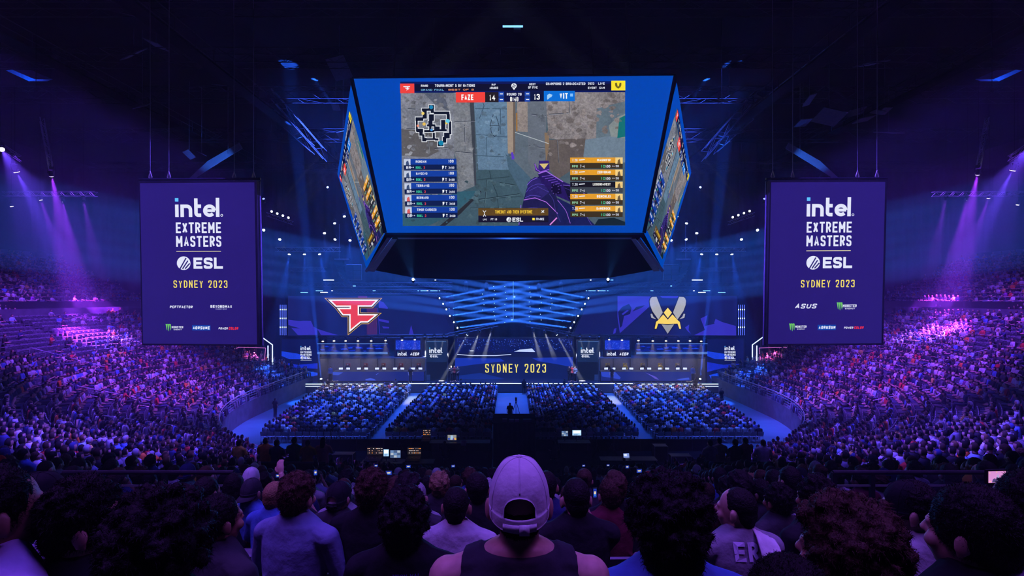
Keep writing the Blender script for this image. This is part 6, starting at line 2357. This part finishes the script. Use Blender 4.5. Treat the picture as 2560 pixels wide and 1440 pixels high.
wall_z = tread(0)
for kind, side in (('L', 'red'), ('R', 'winged')):
    pts = []
    for k in range(14):
        a = (PI + PI * .26 * k / 13) if kind == 'L' else (2 * PI - PI * .26 * k / 13)
        p = bowl('arc', a, .06)
        p.z = wall_z
        pts.append(p)
    pts = [Vector(((-1 if kind == 'L' else 1) * (CURVE_R + .06), y, wall_z)) for y in (57, 52)] + pts
    balustrade('long grey railing on the front wall of the stand, %s emblem side' % side, pts, .85, 'front railings of the stands', 1.3)
pts = []
for k in range(17):
    p = bowl('arc', PI * 1.28 + PI * .44 * k / 16, .06)
    p.z = wall_z
    pts.append(p)
balustrade('curved railing at the foot of the end stand before the mixing desks', pts, .85, 'front railings of the stands', 1.3)
for sgn, side in ((-1, 'red'), (1, 'winged')):
    X = lambda x: x if sgn < 0 else 2562 - x
    # walkway over the tunnel by the stage, its railing and the stair rail
    q = [P(X(520), 944, 50), P(X(660), 925, 56)]
    w = MB()
    v = [q[0], q[1], Vector((q[1].x, q[1].y, 0)), Vector((q[0].x, q[0].y, 0))]
    w.add(v + [p + Vector((sgn * 1.2, .6, 0)) for p in v], [(0, 1, 2, 3), (7, 6, 5, 4), (0, 4, 5, 1), (1, 5, 6, 2), (3, 7, 4, 0)])
    tag(w.build('wall_tunnel_%s' % ('left' if sgn < 0 else 'right'), mat('tunnel_green', (.03, .07, .06), .7)), kind='structure')
    balustrade('pale railing over the tunnel mouth beside the stage, %s emblem side' % side, q, 1.0, 'tunnel railings', .8, 'tunnel_railing', mat('pale_rail', (.5, .45, .55), .4, metal=.3))
    balustrade('sloping pink-lit stair railing beside the neon gate, %s emblem side' % side, [P(X(560), 884, 58), P(X(662), 934, 57)], .85, 'stair railings', 1.2, 'stair_railing', mat('pale_rail', (.5, .45, .55), .4, metal=.3), 3)
    lamp('pink light over the stair railing by the neon gate, %s emblem side' % side, P(X(640), 858, 57.5), P(X(630), 915, 57.5), (1.0, .15, .75), 450, 100, 6, .4, 'pink stair lights', blend=.8)
# aisle handrails in the stands
for k, (kind, s, t0, t1, lab) in enumerate((('arc', PI * 1.23, 1.5, 6.5, 'lower aisle by the tunnel corner, red emblem side'), ('arc', PI * 1.77, 1.5, 6.5, 'lower aisle by the tunnel corner, winged emblem side'), ('arc', PI * 1.145, 4, 9, 'middle aisle, red emblem side'), ('arc', PI * 1.855, 4, 9, 'middle aisle, winged emblem side'),
                                            ('arc', PI * 1.07, 9, 14, 'upper aisle, red emblem side'), ('arc', PI * 1.93, 9, 14, 'upper aisle, winged emblem side'))):
    pts = []
    for q in range(6):
        t = t0 + (t1 - t0) * q / 5
        p = bowl(kind, s, t)
        p.z = 1.45 + SLOPE * t
        pts.append(p)
    balustrade('short metal handrail in the %s' % lab, pts, .9, 'aisle handrails', 1.6, 'aisle_handrail', M_rail, 2)
# notice board among the seats
p = P(2097, 1097, 30)
r = empty('notice_board', p, .2, 'small amber notice board standing at the front of the stand', 'sign')
MB().span((-.42, -.02, -.05), (.42, .02, .42)).build('board', mat('board_amber_lit', (.45, .22, .08), .6), r)  # orange light on the board is put into its base colour
mb = MB()
for k in range(5):
    mb.span((-.34, -.026, .33 - .075 * k), (.34 - .1 * (k % 2), -.021, .36 - .075 * k))
mb.build('lettering', mat('dark_ink', (.05, .03, .02), .6), r)
for s_ in (-.36, .36):
    MB().tube([(s_, 0, -1.6), (s_, 0, -.05)], .02, 6).build('leg', M_steel, r)

# ---- the black camera tower
TY = 31.0
tx0, tx1, tz = P(1233, 0, TY).x, P(1338, 0, TY).x, P(0, 1060, TY).z
t = empty('camera_tower', ((tx0 + tx1) / 2, TY + 1.2, 0), 0, 'tall black draped camera tower in the middle aisle', 'tower')
V = []
n = 26
for k in range(n + 1):
    x = tx0 + (tx1 - tx0) * k / n
    V += [(x, TY + .03 * math.sin(k * 2.1), 0), (x, TY + .03 * math.sin(k * 2.1), tz)]
adopt(t, MB().add(V, [(2 * k, 2 * k + 2, 2 * k + 3, 2 * k + 1) for k in range(n)]).build('front_drape', M_drape, smooth=True))
adopt(t, MB().span((tx0, TY + .05, 0), (tx1, TY + 2.4, tz - .05)).build('scaffold', M_black))
adopt(t, MB().span((tx0 - .05, TY - .06, tz), (tx1 + .05, TY + 2.4, tz + .08)).build('platform', M_black))
rl = MB()
for a, b in (((tx0, TY), (tx1, TY)), ((tx0, TY), (tx0, TY + 2.4)), ((tx1, TY), (tx1, TY + 2.4))):
    rl.tube([(a[0], a[1], tz + .36), (b[0], b[1], tz + .36)], .02, 5)
for x in (tx0, (tx0 + tx1) / 2, tx1):
    rl.tube([(x, TY, tz), (x, TY, tz + .36)], .02, 5)
adopt(t, rl.build('guard_rail', M_black))
for k, (x, w, h, c) in enumerate(((1262, .28, .16, (.25, .08, .3)), (1285, .6, .12, (.35, .1, .3)), (1318, .5, .14, (.12, .08, .2)))):
    p = P(x, 1058, TY + .3)
    o = MB().box((p.x, p.y, tz + .08 + h / 2), (w, .3, h)).build('equipment_case', mat('case_tint_%d' % k, c, .5))
    tag(o, '%s equipment case on the camera tower platform' % ('small purple', 'long pinkish', 'dark violet')[k], 'case', 'equipment on the camera tower')


def broadcast_camera(loc, rz, label, h=1.45):
    r = empty('broadcast_camera', loc, rz, label, 'camera', 'broadcast cameras')
    MB().box((0, 0, h), (.16, .5, .22)).box((0, -.22, h + .16), (.14, .1, .1)).build('camera_body', M_case, r)
    MB().tube([(0, .25, h), (0, .55, h)], [.09, .11], 10).build('zoom_lens', M_case, r)
    for k in range(3):
        a = 2 * PI * k / 3 + .5
        MB().tube([(0, 0, h - .12), (.42 * math.cos(a), .42 * math.sin(a), 0)], [.03, .02], 6).build('tripod_leg', M_steel, r)
    MB().tube([(0, -.1, h - .1), (.12, -.55, h - .05)], .014, 5).build('pan_bar', M_steel, r)
    return r


# ---- mixing desks behind the floor seats
FZ = .55
for sgn, x0, x1, side in ((-1, 700, 1226, 'red'), (1, 1344, 1850, 'winged')):
    a, b = P(x0, 0, 31).x, P(x1, 0, 31).x
    o = empty('mixing_riser', ((a + b) / 2, 31, 0), 0, 'low black riser under the mixing desks, %s emblem side' % side, 'riser', 'mixing risers')
    adopt(o, MB().span((a, 28.2, 0), (b, 34.2, FZ)).build('platform', M_black))
    adopt(o, MB().span((a, 34.3, 0), (b, 34.4, 1.25)).build('barrier_panel', M_drape))
    n = 7
    mb = MB()
    for k in range(n + 1):
        xx = a + (b - a) * k / n
        mb.tube([(xx, 34.25, 0), (xx, 34.25, 1.3)], .03, 5)
    mb.tube([(a, 34.25, 1.3), (b, 34.25, 1.3)], .03, 5)
    adopt(o, mb.build('barrier_frame', M_steel))


def table(x0, x1, D, label, h=.95):
    a, b = P(x0, 0, D).x, P(x1, 0, D).x
    r = empty('work_table', ((a + b) / 2, D, FZ), 0, label, 'table', 'work tables of the crew')
    w = (b - a) / 2
    MB().span((-w, -.4, h - .05), (w, .4, h)).build('table_top', M_case, r)
    for sx in (-1, 1):
        for sy in (-1, 1):
            MB().tube([(sx * (w - .06), sy * .34, 0), (sx * (w - .06), sy * .34, h - .05)], .022, 6).build('leg', M_steel, r)
    return FZ + h


def monitor(px, py, D, wpx, hpx, zt, label, draw, group='crew monitors'):
    p = P(px, py, D)
    w, h = wpx / FPX * D, hpx / FPX * D
    r = empty('monitor', (p.x, D, zt), 0, label, 'monitor', group)
    zc = max(p.z - zt, h / 2 + .08)
    MB().span((-w / 2 - .02, 0, zc - h / 2 - .02), (w / 2 + .02, .03, zc + h / 2 + .02)).build('bezel', M_case, r)
    MB().span((-.12, -.06, 0), (.12, .12, .015)).span((-.02, .031, .01), (.02, .05, zc)).build('stand', M_steel, r)
    c = Canvas().rect(0, 0, 100, 100, (70, 90, 130), 0, .2)
    draw(c)
    c.build('panel', [(-w / 2, -.003, zc + h / 2), (w / 2, -.003, zc + h / 2), (w / 2, -.003, zc - h / 2), (-w / 2, -.003, zc - h / 2)], screen_mat('monitor_picture', 1.5), r, .001, (0, 0, 100, 100))


def d_page(c):
    c.rect(0, 0, 100, 100, (150, 190, 225), 0)
    c.rect(10, 8, 90, 60, (220, 235, 245), 1)
    for k in range(4):
        c.rect(14, 66 + 8 * k, 80 - 9 * k, 70 + 8 * k, (60, 90, 140), 1)


def d_multi(c):
    for i in range(3):
        for j in range(3):
            c.rect(4 + 32 * i, 4 + 32 * j, 32 + 32 * i, 32 + 32 * j, ((90, 120, 160), (60, 80, 110), (150, 160, 170))[(i + 2 * j) % 3], 1)


def d_game(c):
    c.rect(0, 0, 100, 100, (120, 120, 120), 0, .4)
    c.rect(35, 10, 60, 90, (140, 170, 200), 1, .3)
    c.rect(4, 60, 26, 94, (30, 60, 150), 2)
    c.rect(76, 60, 97, 94, (210, 150, 50), 2)
    c.poly([(55, 95), (62, 60), (72, 70), (80, 95)], (70, 40, 130), 3)


def d_dark(c):
    c.rect(0, 0, 100, 100, (16, 24, 40), 0)
    for k in range(10):
        c.rect(6 + 9 * k, 90 - (k * 37 % 60), 12 + 9 * k, 92, (200, 150, 60) if k % 3 else (90, 200, 160), 1)


z1 = table(905, 1085, 29.0, 'long crew table with two lit monitors and two mixing consoles')
monitor(965.5, 1132, 29.0, 13, 17, z1, 'narrow bright monitor between the mixing consoles', d_page)
monitor(988.5, 1135, 29.0, 26, 19, z1, 'wider grey monitor right beside the narrow bright one', d_multi)
z2 = table(1075, 1225, 33, 'crew table beside the black tower, red emblem side')
monitor(1130, 1095, 33, 22, 13, z2, 'monitor showing the match beside the black tower', d_game)
o = MB().box(P(1159, 1108, 32.6), (.34, .01, .34)).build('paper_sheet', mat('paper', (.7, .68, .66), .8))
tag(o, 'blank pale sheet clipped up beside the monitor with the match', 'paper')
z3 = table(1395, 1475, 33, 'crew table with two bright monitors, winged emblem side')
monitor(1412, 1084, 33, 16, 13, z3, 'smaller bluish monitor nearest the black tower, winged emblem side', d_multi)
monitor(1442, 1082, 33, 22, 13, z3, 'bright bluish monitor with pale windows, winged emblem side', d_page)
z4 = table(1500, 1640, 29.5, 'low crew table with an open laptop, winged emblem side')
p = P(1567, 1157, 29.5)
r = empty('laptop', (p.x, 29.4, z4), .1, 'open laptop with a bluish screen on the low crew table', 'laptop')
MB().span((-.19, -.14, 0), (.19, .12, .02)).build('keyboard_half', M_case, r)
MB().add([(-.19, .12, .02), (.19, .12, .02), (.19, .20, .27), (-.19, .20, .27)], [(0, 1, 2, 3)]).build('lid', M_case, r)
c = Canvas().rect(0, 0, 100, 100, (110, 130, 190), 0, .2)
c.rect(10, 12, 60, 60, (190, 200, 235), 1)
c.build('screen', [(-.17, .192, .255), (.17, .192, .255), (.17, .115, .035), (-.17, .115, .035)], screen_mat('monitor_picture'), r, .002, (0, 0, 100, 100))


def console(px, D, zt, w, label):
    p = P(px, 0, D)
    r = empty('mixing_console', (p.x, D + .1, zt), 0, label, 'mixing console', 'mixing consoles')
    MB().add([(-w, -.3, 0), (w, -.3, 0), (w, .35, 0), (-w, .35, 0), (-w, -.3, .07), (w, -.3, .07), (w, .35, .22), (-w, .35, .22)], [(0, 3, 2, 1), (4, 5, 6, 7), (0, 1, 5, 4), (1, 2, 6, 5), (2, 3, 7, 6), (3, 0, 4, 7)]).build('surface', M_case, r)
    c = Canvas().rect(0, 0, 100, 60, (24, 20, 24), 0)
    rs = random.Random(int(px))
    for i in range(11):
        for j in range(3):
            if rs.random() < .75:
                c.rect(3 + 9 * i, 6 + 18 * j, 9 + 9 * i, 12 + 18 * j, rs.choice([(200, 150, 130), (230, 130, 40), (200, 190, 190), (90, 80, 80)]), 1)
    q = .42
    c.build('display', [(-w * .95, .33, .225 + q), (w * .95, .33, .225 + q), (w * .95, .33, .225), (-w * .95, .33, .225)], screen_mat('monitor_picture'), r, .002, (0, 0, 100, 60))
    MB().span((-w, .34, .2), (w, .38, .25 + q)).build('meter_bridge', M_case, r)
    for k in range(12):
        x = -w * .9 + 2 * w * .9 * k / 11
        f = MB().box((x, -.05 + .05 * math.sin(k * 1.7), .15), (.025, .05, .03)).build('fader', M_rail, r)


console(932, 29.0, z1, .46, 'mixing console with orange lamps left of the narrow bright monitor')
console(1032, 29.0, z1, .40, 'mixing console with orange lamps beyond the wider grey monitor')
console(1064, 33.0, z2, .25, 'small lighting desk near the black tower, red emblem side')
# tripods and stands
for k, (x, D, lab) in enumerate(((1492, 32.5, 'thin tripod with raised arm nearest the bright bluish monitor'), (1530, 32.8, 'second thin tripod further along the crew area'), (1000, 33, 'thin tripod behind the mixing consoles'))):
    p = P(x, 0, D)
    r = empty('tripod_stand', (p.x, D, FZ), .3 * k, lab, 'tripod', 'crew tripods')
    for q in range(3):
        a = 2 * PI * q / 3
        MB().tube([(0, 0, .9), (.4 * math.cos(a), .4 * math.sin(a), 0)], .014, 5).build('leg', M_steel, r)
    MB().tube([(0, 0, .8), (0, 0, 1.6), (-.5, 0, 2.0)], .014, 5).build('mast', M_steel, r)
for k, (x, D, w, h, lab) in enumerate(((1700, 31, 1.2, .7, 'flight case at the far end of the riser, winged emblem side'), (1650, 32, .8, 1.0, 'upright flight case beside the low crew table'), (860, 31, 1.2, .8, 'flight case left of the mixing consoles'), (780, 32, 1.0, .6, 'low flight case at the outer end, red emblem side'))):
    p = P(x, 0, D)
    r = empty('flight_case', (p.x, D, FZ), 0, lab, 'case', 'flight cases')
    MB().span((-w / 2, -.3, .08), (w / 2, .3, h)).build('body', M_case, r)
    mb = MB()
    for sx in (-1, 1):
        for sy in (-1, 1):
            mb.span((sx * w / 2 - .02, sy * .3 - .02, .08), (sx * w / 2 + .02, sy * .3 + .02, h))
    mb.build('edge_trim', M_alu, r)
    for sx in (-1, 1):
        for sy in (-1, 1):
            MB().ell((sx * (w / 2 - .08), sy * .22, .04), (.025, .04, .04), 8, 6).build('caster', M_black, r)

# ---- crew, hosts and players
crew = 'crew members'
def P0(px, py, D, z_):
    p = P(px, py, D)
    return Vector((p.x, D, z_))


STZ = .86     # standing people: hips-based builder stands on z = -.48


def standing(px, D, zfloor, rz, label, pose='stand', res='low', scale=1.0, **kw):
    p = P0(px, 0, D, zfloor + .485 * scale)
    return person(p, rz, label, pose=pose, stand=True, res=res, scale=scale, **kw)


standing(1275, 44, 0, 0, 'camera operator in black standing alone in the blue-lit middle aisle', shirt='black', group=crew, scale=1.0)
standing(1310, 57, 0, 0, 'person in black standing near the stage edge beside a white paper', shirt='black', group=crew)
standing(688, 46, 0, R_(-20), 'guard in black standing in the side aisle on the red emblem side', shirt='black', group=crew)
standing(1804, 51, 0, R_(200), 'guard in black standing in the side aisle on the winged emblem side', shirt='black', group=crew)
standing(820, 57.2, 0, R_(150), 'stagehand in black before the booth on the red emblem side', shirt='black', group=crew)
standing(989, 57.2, 0, R_(30), 'photographer in black crouched to the stage, red emblem side', shirt='charcoal', group=crew)
standing(1153, 57.2, 0, R_(-60), 'stagehand in black before the stage near the centre wall, red emblem side', shirt='charcoal', group=crew)
standing(1410, 57.2, 0, R_(60), 'stagehand in black before the stage near the centre wall, winged emblem side', shirt='black', group=crew)
standing(1738, 57.0, 0, R_(10), 'tall camera operator in black at the end of the booth, winged emblem side', shirt='black', group=crew, scale=1.06)
standing(624, 52, 0, R_(-20), 'guard in dark jacket at the tunnel mouth, red emblem side', shirt='black', sleeves=1.0, group=crew)
standing(631, 52.6, 0, R_(160), 'second guard in dark jacket at the tunnel mouth, red emblem side', shirt='charcoal', sleeves=1.0, group=crew)
hosts = 'hosts on the stage'
for x, D, rz, lab, sh, hc in ((1128, 59.2, R_(205), 'stage host in dark suit standing outermost, red emblem side', 'charcoal', 'fair'), (1136, 59.6, R_(180), 'shorter stage host in orange-brown between two others, red emblem side', 'maroon', 'brown'), (1144, 59.2, R_(165), 'stage host in dark jacket nearest the centre wall, red emblem side', 'charcoal', 'brown'),
                           (1423, 59.2, R_(195), 'stage host in dark shirt nearest the centre wall, winged emblem side', 'black', 'brown'), (1430, 59.6, R_(180), 'stage host in a red top between two others, winged emblem side', 'red', 'black'), (1438, 59.0, R_(150), 'tall stage host in grey holding the table, winged emblem side', 'grey', 'fair')):
    standing(x, D, DECK, rz, lab, pose='talk', shirt=sh, hcol=hc, sleeves=1.0, group=hosts)
lamp('white front light aimed at the hosts, red emblem side', P(1120, 500, 52), P(1136, 935, 59.3), (1.0, .92, .85), 9000, 4, 3, .6, 'front lights for the hosts', name='key_light', blend=.6)
lamp('white front light aimed at the hosts, winged emblem side', P(1446, 500, 52), P(1430, 935, 59.3), (1.0, .92, .85), 9000, 4, 3, .6, 'front lights for the hosts', name='key_light', blend=.6)
for sgn, dx0, dx1, w in ((-1, 832, 1060, 'red'), (1, 1502, 1728, 'winged')):
    da, db = P(dx0, 0, SD - 1.6).x, P(dx1, 0, SD - 1.6).x
    bt_ = BOOTH[sgn]
    adopt(bt_, MB().span((da - .5, SD - .3, DECK), (db + .5, SD + 1.6, DECK + .62)).build('inner_platform', M_booth))
    for k in range(5):
        mx_ = da + (db - da) * (k + .55) / 5.0
        n_ = ORD[(4 - k) if sgn < 0 else k]
        person((mx_, SD + .12, DECK + .62), PI, 'player at the %s seat from the centre wall, in the booth below the %s emblem' % (n_, w), pose='lap', hair='short', hseed=2, hcol=('black', 'brown')[k % 2], shirt=('black', 'maroon')[k % 2] if sgn < 0 else ('black', 'yellow')[k % 2], res='low', sleeves=1.0, group='players in the booths')
        ch = empty('player_chair', (mx_, SD + .12, DECK + .62), PI, 'high-backed chair at the %s seat from the centre wall, below the %s emblem' % (n_, w), 'chair', 'player chairs')
        MB().span((-.24, -.24, .36), (.24, .24, .42)).build('seat', M_case, ch)
        MB().span((-.24, -.30, .45), (.24, -.20, 1.25)).build('backrest', mat('chair_red' if sgn < 0 else 'chair_yellow', (.25, .03, .03) if sgn < 0 else (.4, .3, .05), .6), ch)
        MB().tube([(0, 0, 0.02), (0, 0, .36)], .04, 6).span((-.28, -.03, 0), (.28, .03, .04)).build('base', M_steel, ch)
    standing(826 if sgn < 0 else 1732, SD - 1.4, DECK, R_(180), 'coach in blue standing at the outer end of the player desk, %s emblem side' % w, shirt='blue', sleeves=1.0, group='coaches at the booths')
    standing(1026 if sgn < 0 else 1530, SD - 2.0, DECK, R_(150 * sgn), 'stagehand in black standing before the inner end of the player desk, %s emblem side' % w, shirt='black', group=crew)
broadcast_camera((P(1290, 0, 47).x, 47, 0), 0, 'black broadcast camera on a tripod in the blue-lit middle aisle')
broadcast_camera((P(1722, 0, 57).x, 56.4, 0), R_(30), 'black broadcast camera beside the tall operator, winged emblem side')
broadcast_camera((P(838, 0, 57).x, 56.6, 0), R_(-30), 'black broadcast camera before the booth on the red emblem side')
broadcast_camera(((tx0 + tx1) / 2 + .3, TY + 1.4, tz + .08), 0, 'black broadcast camera on top of the draped tower', .5) if False else None
o = MB().box(P(1332, 981, 58), (1.2, .5, .02)).build('white_board', mat('white_board', (.75, .75, .78), .6))
o.location.z -= (P(1332, 981, 58).z - .02)
tag(o, 'white flat board lying on the floor before the stage', 'board')
tech = 'technicians at the desks'
for x, D, lab, sc in ((1385, 31.6, 'large dark technician seated beside the black tower, winged emblem side', 1.12), (1112, 31.8, 'dark technician seated beside the black tower, red emblem side', 1.05), (1010, 27.9, 'technician in black behind the wider grey monitor', 1.0), (960, 27.9, 'technician in black behind the narrow bright monitor', 1.0), (1560, 28.6, 'technician in black at the open laptop', 1.0)):
    person((P(x, 0, D).x, D, FZ), 0, lab, pose='lap', hair='short', hseed=2, shirt='black', res='low', scale=sc, group=tech)
    st = empty('stool', (P(x, 0, D).x, D, FZ), 0, 'black stool under the ' + lab.split(' seated')[0].split(' in ')[0] + (' by the ' + lab.split(' the ')[-1] if ' the ' in lab else ''), 'stool', 'crew stools')
    MB().tube([(0, 0, .34), (0, 0, .40)], .18, 12).build('seat', M_case, st)
    for q in range(3):
        a = 2 * PI * q / 3
        MB().tube([(0, 0, .34), (.2 * math.cos(a), .2 * math.sin(a), 0)], .015, 5).build('leg', M_steel, st)

# ---- raised platforms for guests at the corners of the end stand
for sgn, side, folk in ((-1, 'red', ((598, 'yellow', 'black', 'short'), (655, 'amber', 'brown', 'buzz'), (692, 'navy', 'black', 'short'), (728, 'green', 'black', 'messy'), (770, 'amber', 'black', 'short'), (801, 'pink', 'brown', 'long'))),
                        (1, 'winged', ((1775, 'lilac', 'black', 'short'), (1806, 'light-grey', 'black', 'buzz'), (1838, 'black', 'brown', 'messy'), (1872, 'maroon', 'black', 'short'), (1908, 'white', 'brown', 'short')))):
    PD = 17.2
    zs = P(0, 1098, PD).z - 1.27
    xs = [P(q[0], 0, PD).x for q in folk]
    pl = empty('viewing_platform', ((xs[0] + xs[-1]) / 2, PD, zs), 0, 'small black viewing platform raised above the end stand, %s emblem side' % side, 'platform', 'viewing platforms')
    adopt(pl, MB().span((xs[0] - .45, PD - .75, 2.5), (xs[-1] + .45, PD + 1.0, zs)).build('deck', M_black))
    adopt(pl, MB().span((xs[0] - .45, PD - .80, zs), (xs[-1] + .45, PD - .76, zs + .72)).build('rear_panel', M_black))
    adopt(pl, MB().tube([(xs[0] - .45, PD - .78, zs + .75), (xs[-1] + .45, PD - .78, zs + .75)], .025, 6).build('hand_bar', M_steel))
    for k, (q, sh, hc, hs) in enumerate(folk):
        person((xs[k], PD + (.25 if k % 2 else 0), zs), R_(rnd.uniform(-15, 15)), '%s-haired guest in %s shirt, %s along the raised platform, %s emblem side' % (hc, sh, ORD[k], side), hair=hs, hseed=2 if hs == 'short' else (6 if hs == 'messy' else 1), hcol=hc, shirt=sh, res='low', group='guests on the raised platforms', pose=('lap', 'folded')[k % 2])
        st = empty('stool', (xs[k], PD + (.25 if k % 2 else 0), zs), 0, 'black stool %s along the raised platform, %s emblem side' % (ORD[k], side), 'stool', 'stools on the raised platforms')
        MB().tube([(0, 0, .34), (0, 0, .40)], .18, 12).build('seat', M_case, st)
        for w in range(3):
            a = 2 * PI * w / 3
            MB().tube([(0, 0, .34), (.2 * math.cos(a), .2 * math.sin(a), 0)], .015, 5).build('leg', M_steel, st)

# ---- chairs on the floor
M_chair = mat('white_chair_shell', (.55, .53, .58), .5, vary=.08)


def chair_mesh():
    s = MB().add([(-.22, -.20, .44), (.22, -.20, .44), (.22, .22, .45), (-.22, .22, .45), (-.22, -.20, .47), (.22, -.20, .47), (.22, .22, .48), (-.22, .22, .48)], [(0, 3, 2, 1), (4, 5, 6, 7), (0, 1, 5, 4), (1, 2, 6, 5), (2, 3, 7, 6), (3, 0, 4, 7)])
    b = MB()
    V = []
    for k, (z_, w, y) in enumerate(((.50, .20, -.21), (.66, .225, -.23), (.80, .225, -.25), (.84, .20, -.255))):
        V += [(-w, y, z_), (w, y, z_), (w, y - .02, z_), (-w, y - .02, z_)]
    for k in range(3):
        for j in range(4):
            b.add([V[4 * k + j], V[4 * k + (j + 1) % 4], V[4 * k + 4 + (j + 1) % 4], V[4 * k + 4 + j]], [(0, 1, 2, 3)])
    b.add(V[12:], [(0, 1, 2, 3)])
    lg = []
    for sx in (-1, 1):
        for sy in (-1, 1):
            lg.append(MB().tube([(sx * .19, sy * .18, .45), (sx * .22, sy * .23, 0)], .014, 5))
    fr = MB().tube([(-.19, -.19, .46), (-.19, -.235, .6)], .012, 5).tube([(.19, -.19, .46), (.19, -.235, .6)], .012, 5)
    return s, b, lg, fr


cs, cb, cl_, cf_ = chair_mesh()
whole = MB()
for m_ in [cs, cb, cf_] + cl_:
    whole.add(m_.v, m_.f)
me_s, me_b, me_f = cs.mesh('seat'), cb.mesh('backrest'), cf_.mesh('bracket')
me_l = [q.mesh('leg') for q in cl_]
me_w = whole.mesh('floor_chair')
for m_ in [me_s, me_b, me_w, me_f] + me_l:
    m_.materials.append(M_chair)
blk = lambda x: '%s %s block' % ('inner' if abs(x) < 10 else 'outer', 'red-side' if x < 0 else 'winged-side')
cnt = {}
rest = []
for (x, y, z_, turn, r) in sorted(CHAIRS, key=lambda q: (q[4], abs(q[0]))):
    if r > 4:
        rest.append((x, y, turn))
        continue
    k = (r, blk(x))
    cnt[k] = cnt.get(k, 0) + 1
    lab = 'white chair, %s row from mixing desks, %s seat in, %s' % (ORD[r], ORD[cnt[k] - 1], blk(x))
    if r < 2:
        o = empty('floor_chair', (x, y, 0), turn, lab, 'chair', 'white chairs on the event floor')
        for nm, me in [('seat', me_s), ('backrest', me_b), ('bracket', me_f)] + [('leg', q) for q in me_l]:
            p = bpy.data.objects.new(nm, me)
            C.objects.link(p)
            p.parent = o
    else:
        o = bpy.data.objects.new('floor_chair', me_w)
        C.objects.link(o)
        o.location = (x, y, 0)
        o.rotation_euler = (0, 0, turn)
        tag(o, lab, 'chair', 'white chairs on the event floor')


def many(name, src, places, m, label, cat):
    v, f = np.array(src.v), src.f
    lo = np.array([i for q in f for i in q])
    si = np.array([len(q) for q in f])
    Vs, L, S = [], [], []
    for k, (x, y, z_, h) in enumerate(places):
        c, sn = math.cos(h), math.sin(h)
        q = np.empty_like(v)
        q[:, 0] = v[:, 0] * c - v[:, 1] * sn + x
        q[:, 1] = v[:, 0] * sn + v[:, 1] * c + y
        q[:, 2] = v[:, 2] + z_
        Vs.append(q)
        L.append(lo + k * len(v))
        S.append(si)
    V, L, S = np.concatenate(Vs), np.concatenate(L), np.concatenate(S)
    me = bpy.data.meshes.new(name)
    me.vertices.add(len(V))
    me.vertices.foreach_set('co', V.astype(np.float32).ravel())
    me.loops.add(len(L))
    me.loops.foreach_set('vertex_index', L.astype(np.int32))
    me.polygons.add(len(S))
    me.polygons.foreach_set('loop_start', np.concatenate([[0], np.cumsum(S)[:-1]]).astype(np.int32))
    me.update(calc_edges=True)
    me.materials.append(m)
    o = bpy.data.objects.new(name, me)
    C.objects.link(o)
    return tag(o, label, cat, kind='stuff')


many('floor_chairs', whole, [(x, y, 0, t_) for x, y, t_ in rest], M_chair, 'remaining white chairs on the event floor under the crowd', 'chairs')

# ---- folding seats of the stands
M_seat = mat('grey_seat', (.15, .15, .19), .28, vary=.1, spec=.6)
sb_ = MB()
V = []
for z_, w, y in ((.42, .21, -.20), (.62, .225, -.235), (.80, .21, -.27)):
    V += [(-w, y, z_), (w, y, z_), (w, y - .035, z_), (-w, y - .035, z_)]
for k in range(2):
    for j in range(4):
        sb_.add([V[4 * k + j], V[4 * k + (j + 1) % 4], V[4 * k + 4 + (j + 1) % 4], V[4 * k + 4 + j]], [(0, 1, 2, 3)])
sb_.add(V[8:], [(0, 1, 2, 3)])
sp_ = MB().box((0, -.10, .56), (.40, .06, .36), rot=Matrix.Rotation(-.25, 3, 'X'))
sa_ = [MB().box((s_ * .25, -.02, .62), (.05, .34, .035)).box((s_ * .25, -.12, .36), (.035, .08, .5)) for s_ in (-1, 1)]
whole_s = MB()
for m_ in [sb_, sp_] + sa_:
    whole_s.add(m_.v, m_.f)
me_sb, me_sp, me_sa = sb_.mesh('backrest'), sp_.mesh('seat_pan'), [q.mesh('armrest') for q in sa_]
for m_ in [me_sb, me_sp] + me_sa:
    m_.materials.append(M_seat)
ind = []
for (x, y, z_, h) in EMPTY_SEATS:
    px, py = pix((x, y, z_ + .7))
    if (0 < px < 300 and 770 < py < 900) or (2420 < px < 2560 and 780 < py < 890):
        ind.append((y, x, z_, h))
ind.sort()
ind = ind[:240]
own = set()
for y, x, z_, h in ind:
    side = 'red' if x < 0 else 'winged'
    o = empty('arena_seat', (x, y, z_), h, 'empty folded grey seat high in the lower stand, %s emblem side' % side, 'seat', 'empty seats high in the lower stand, %s emblem side' % side)
    own.add((round(x, 3), round(y, 3)))
    for nm, me in [('backrest', me_sb), ('seat_pan', me_sp)] + [('armrest', q) for q in me_sa]:
        p = bpy.data.objects.new(nm, me)
        C.objects.link(p)
        p.parent = o
many('arena_seats', whole_s, [q for q in SEATS if (round(q[0], 3), round(q[1], 3)) not in own and q[1] > 3.0], M_seat, 'remaining grey folding seats of the stands between the crowd', 'seats')
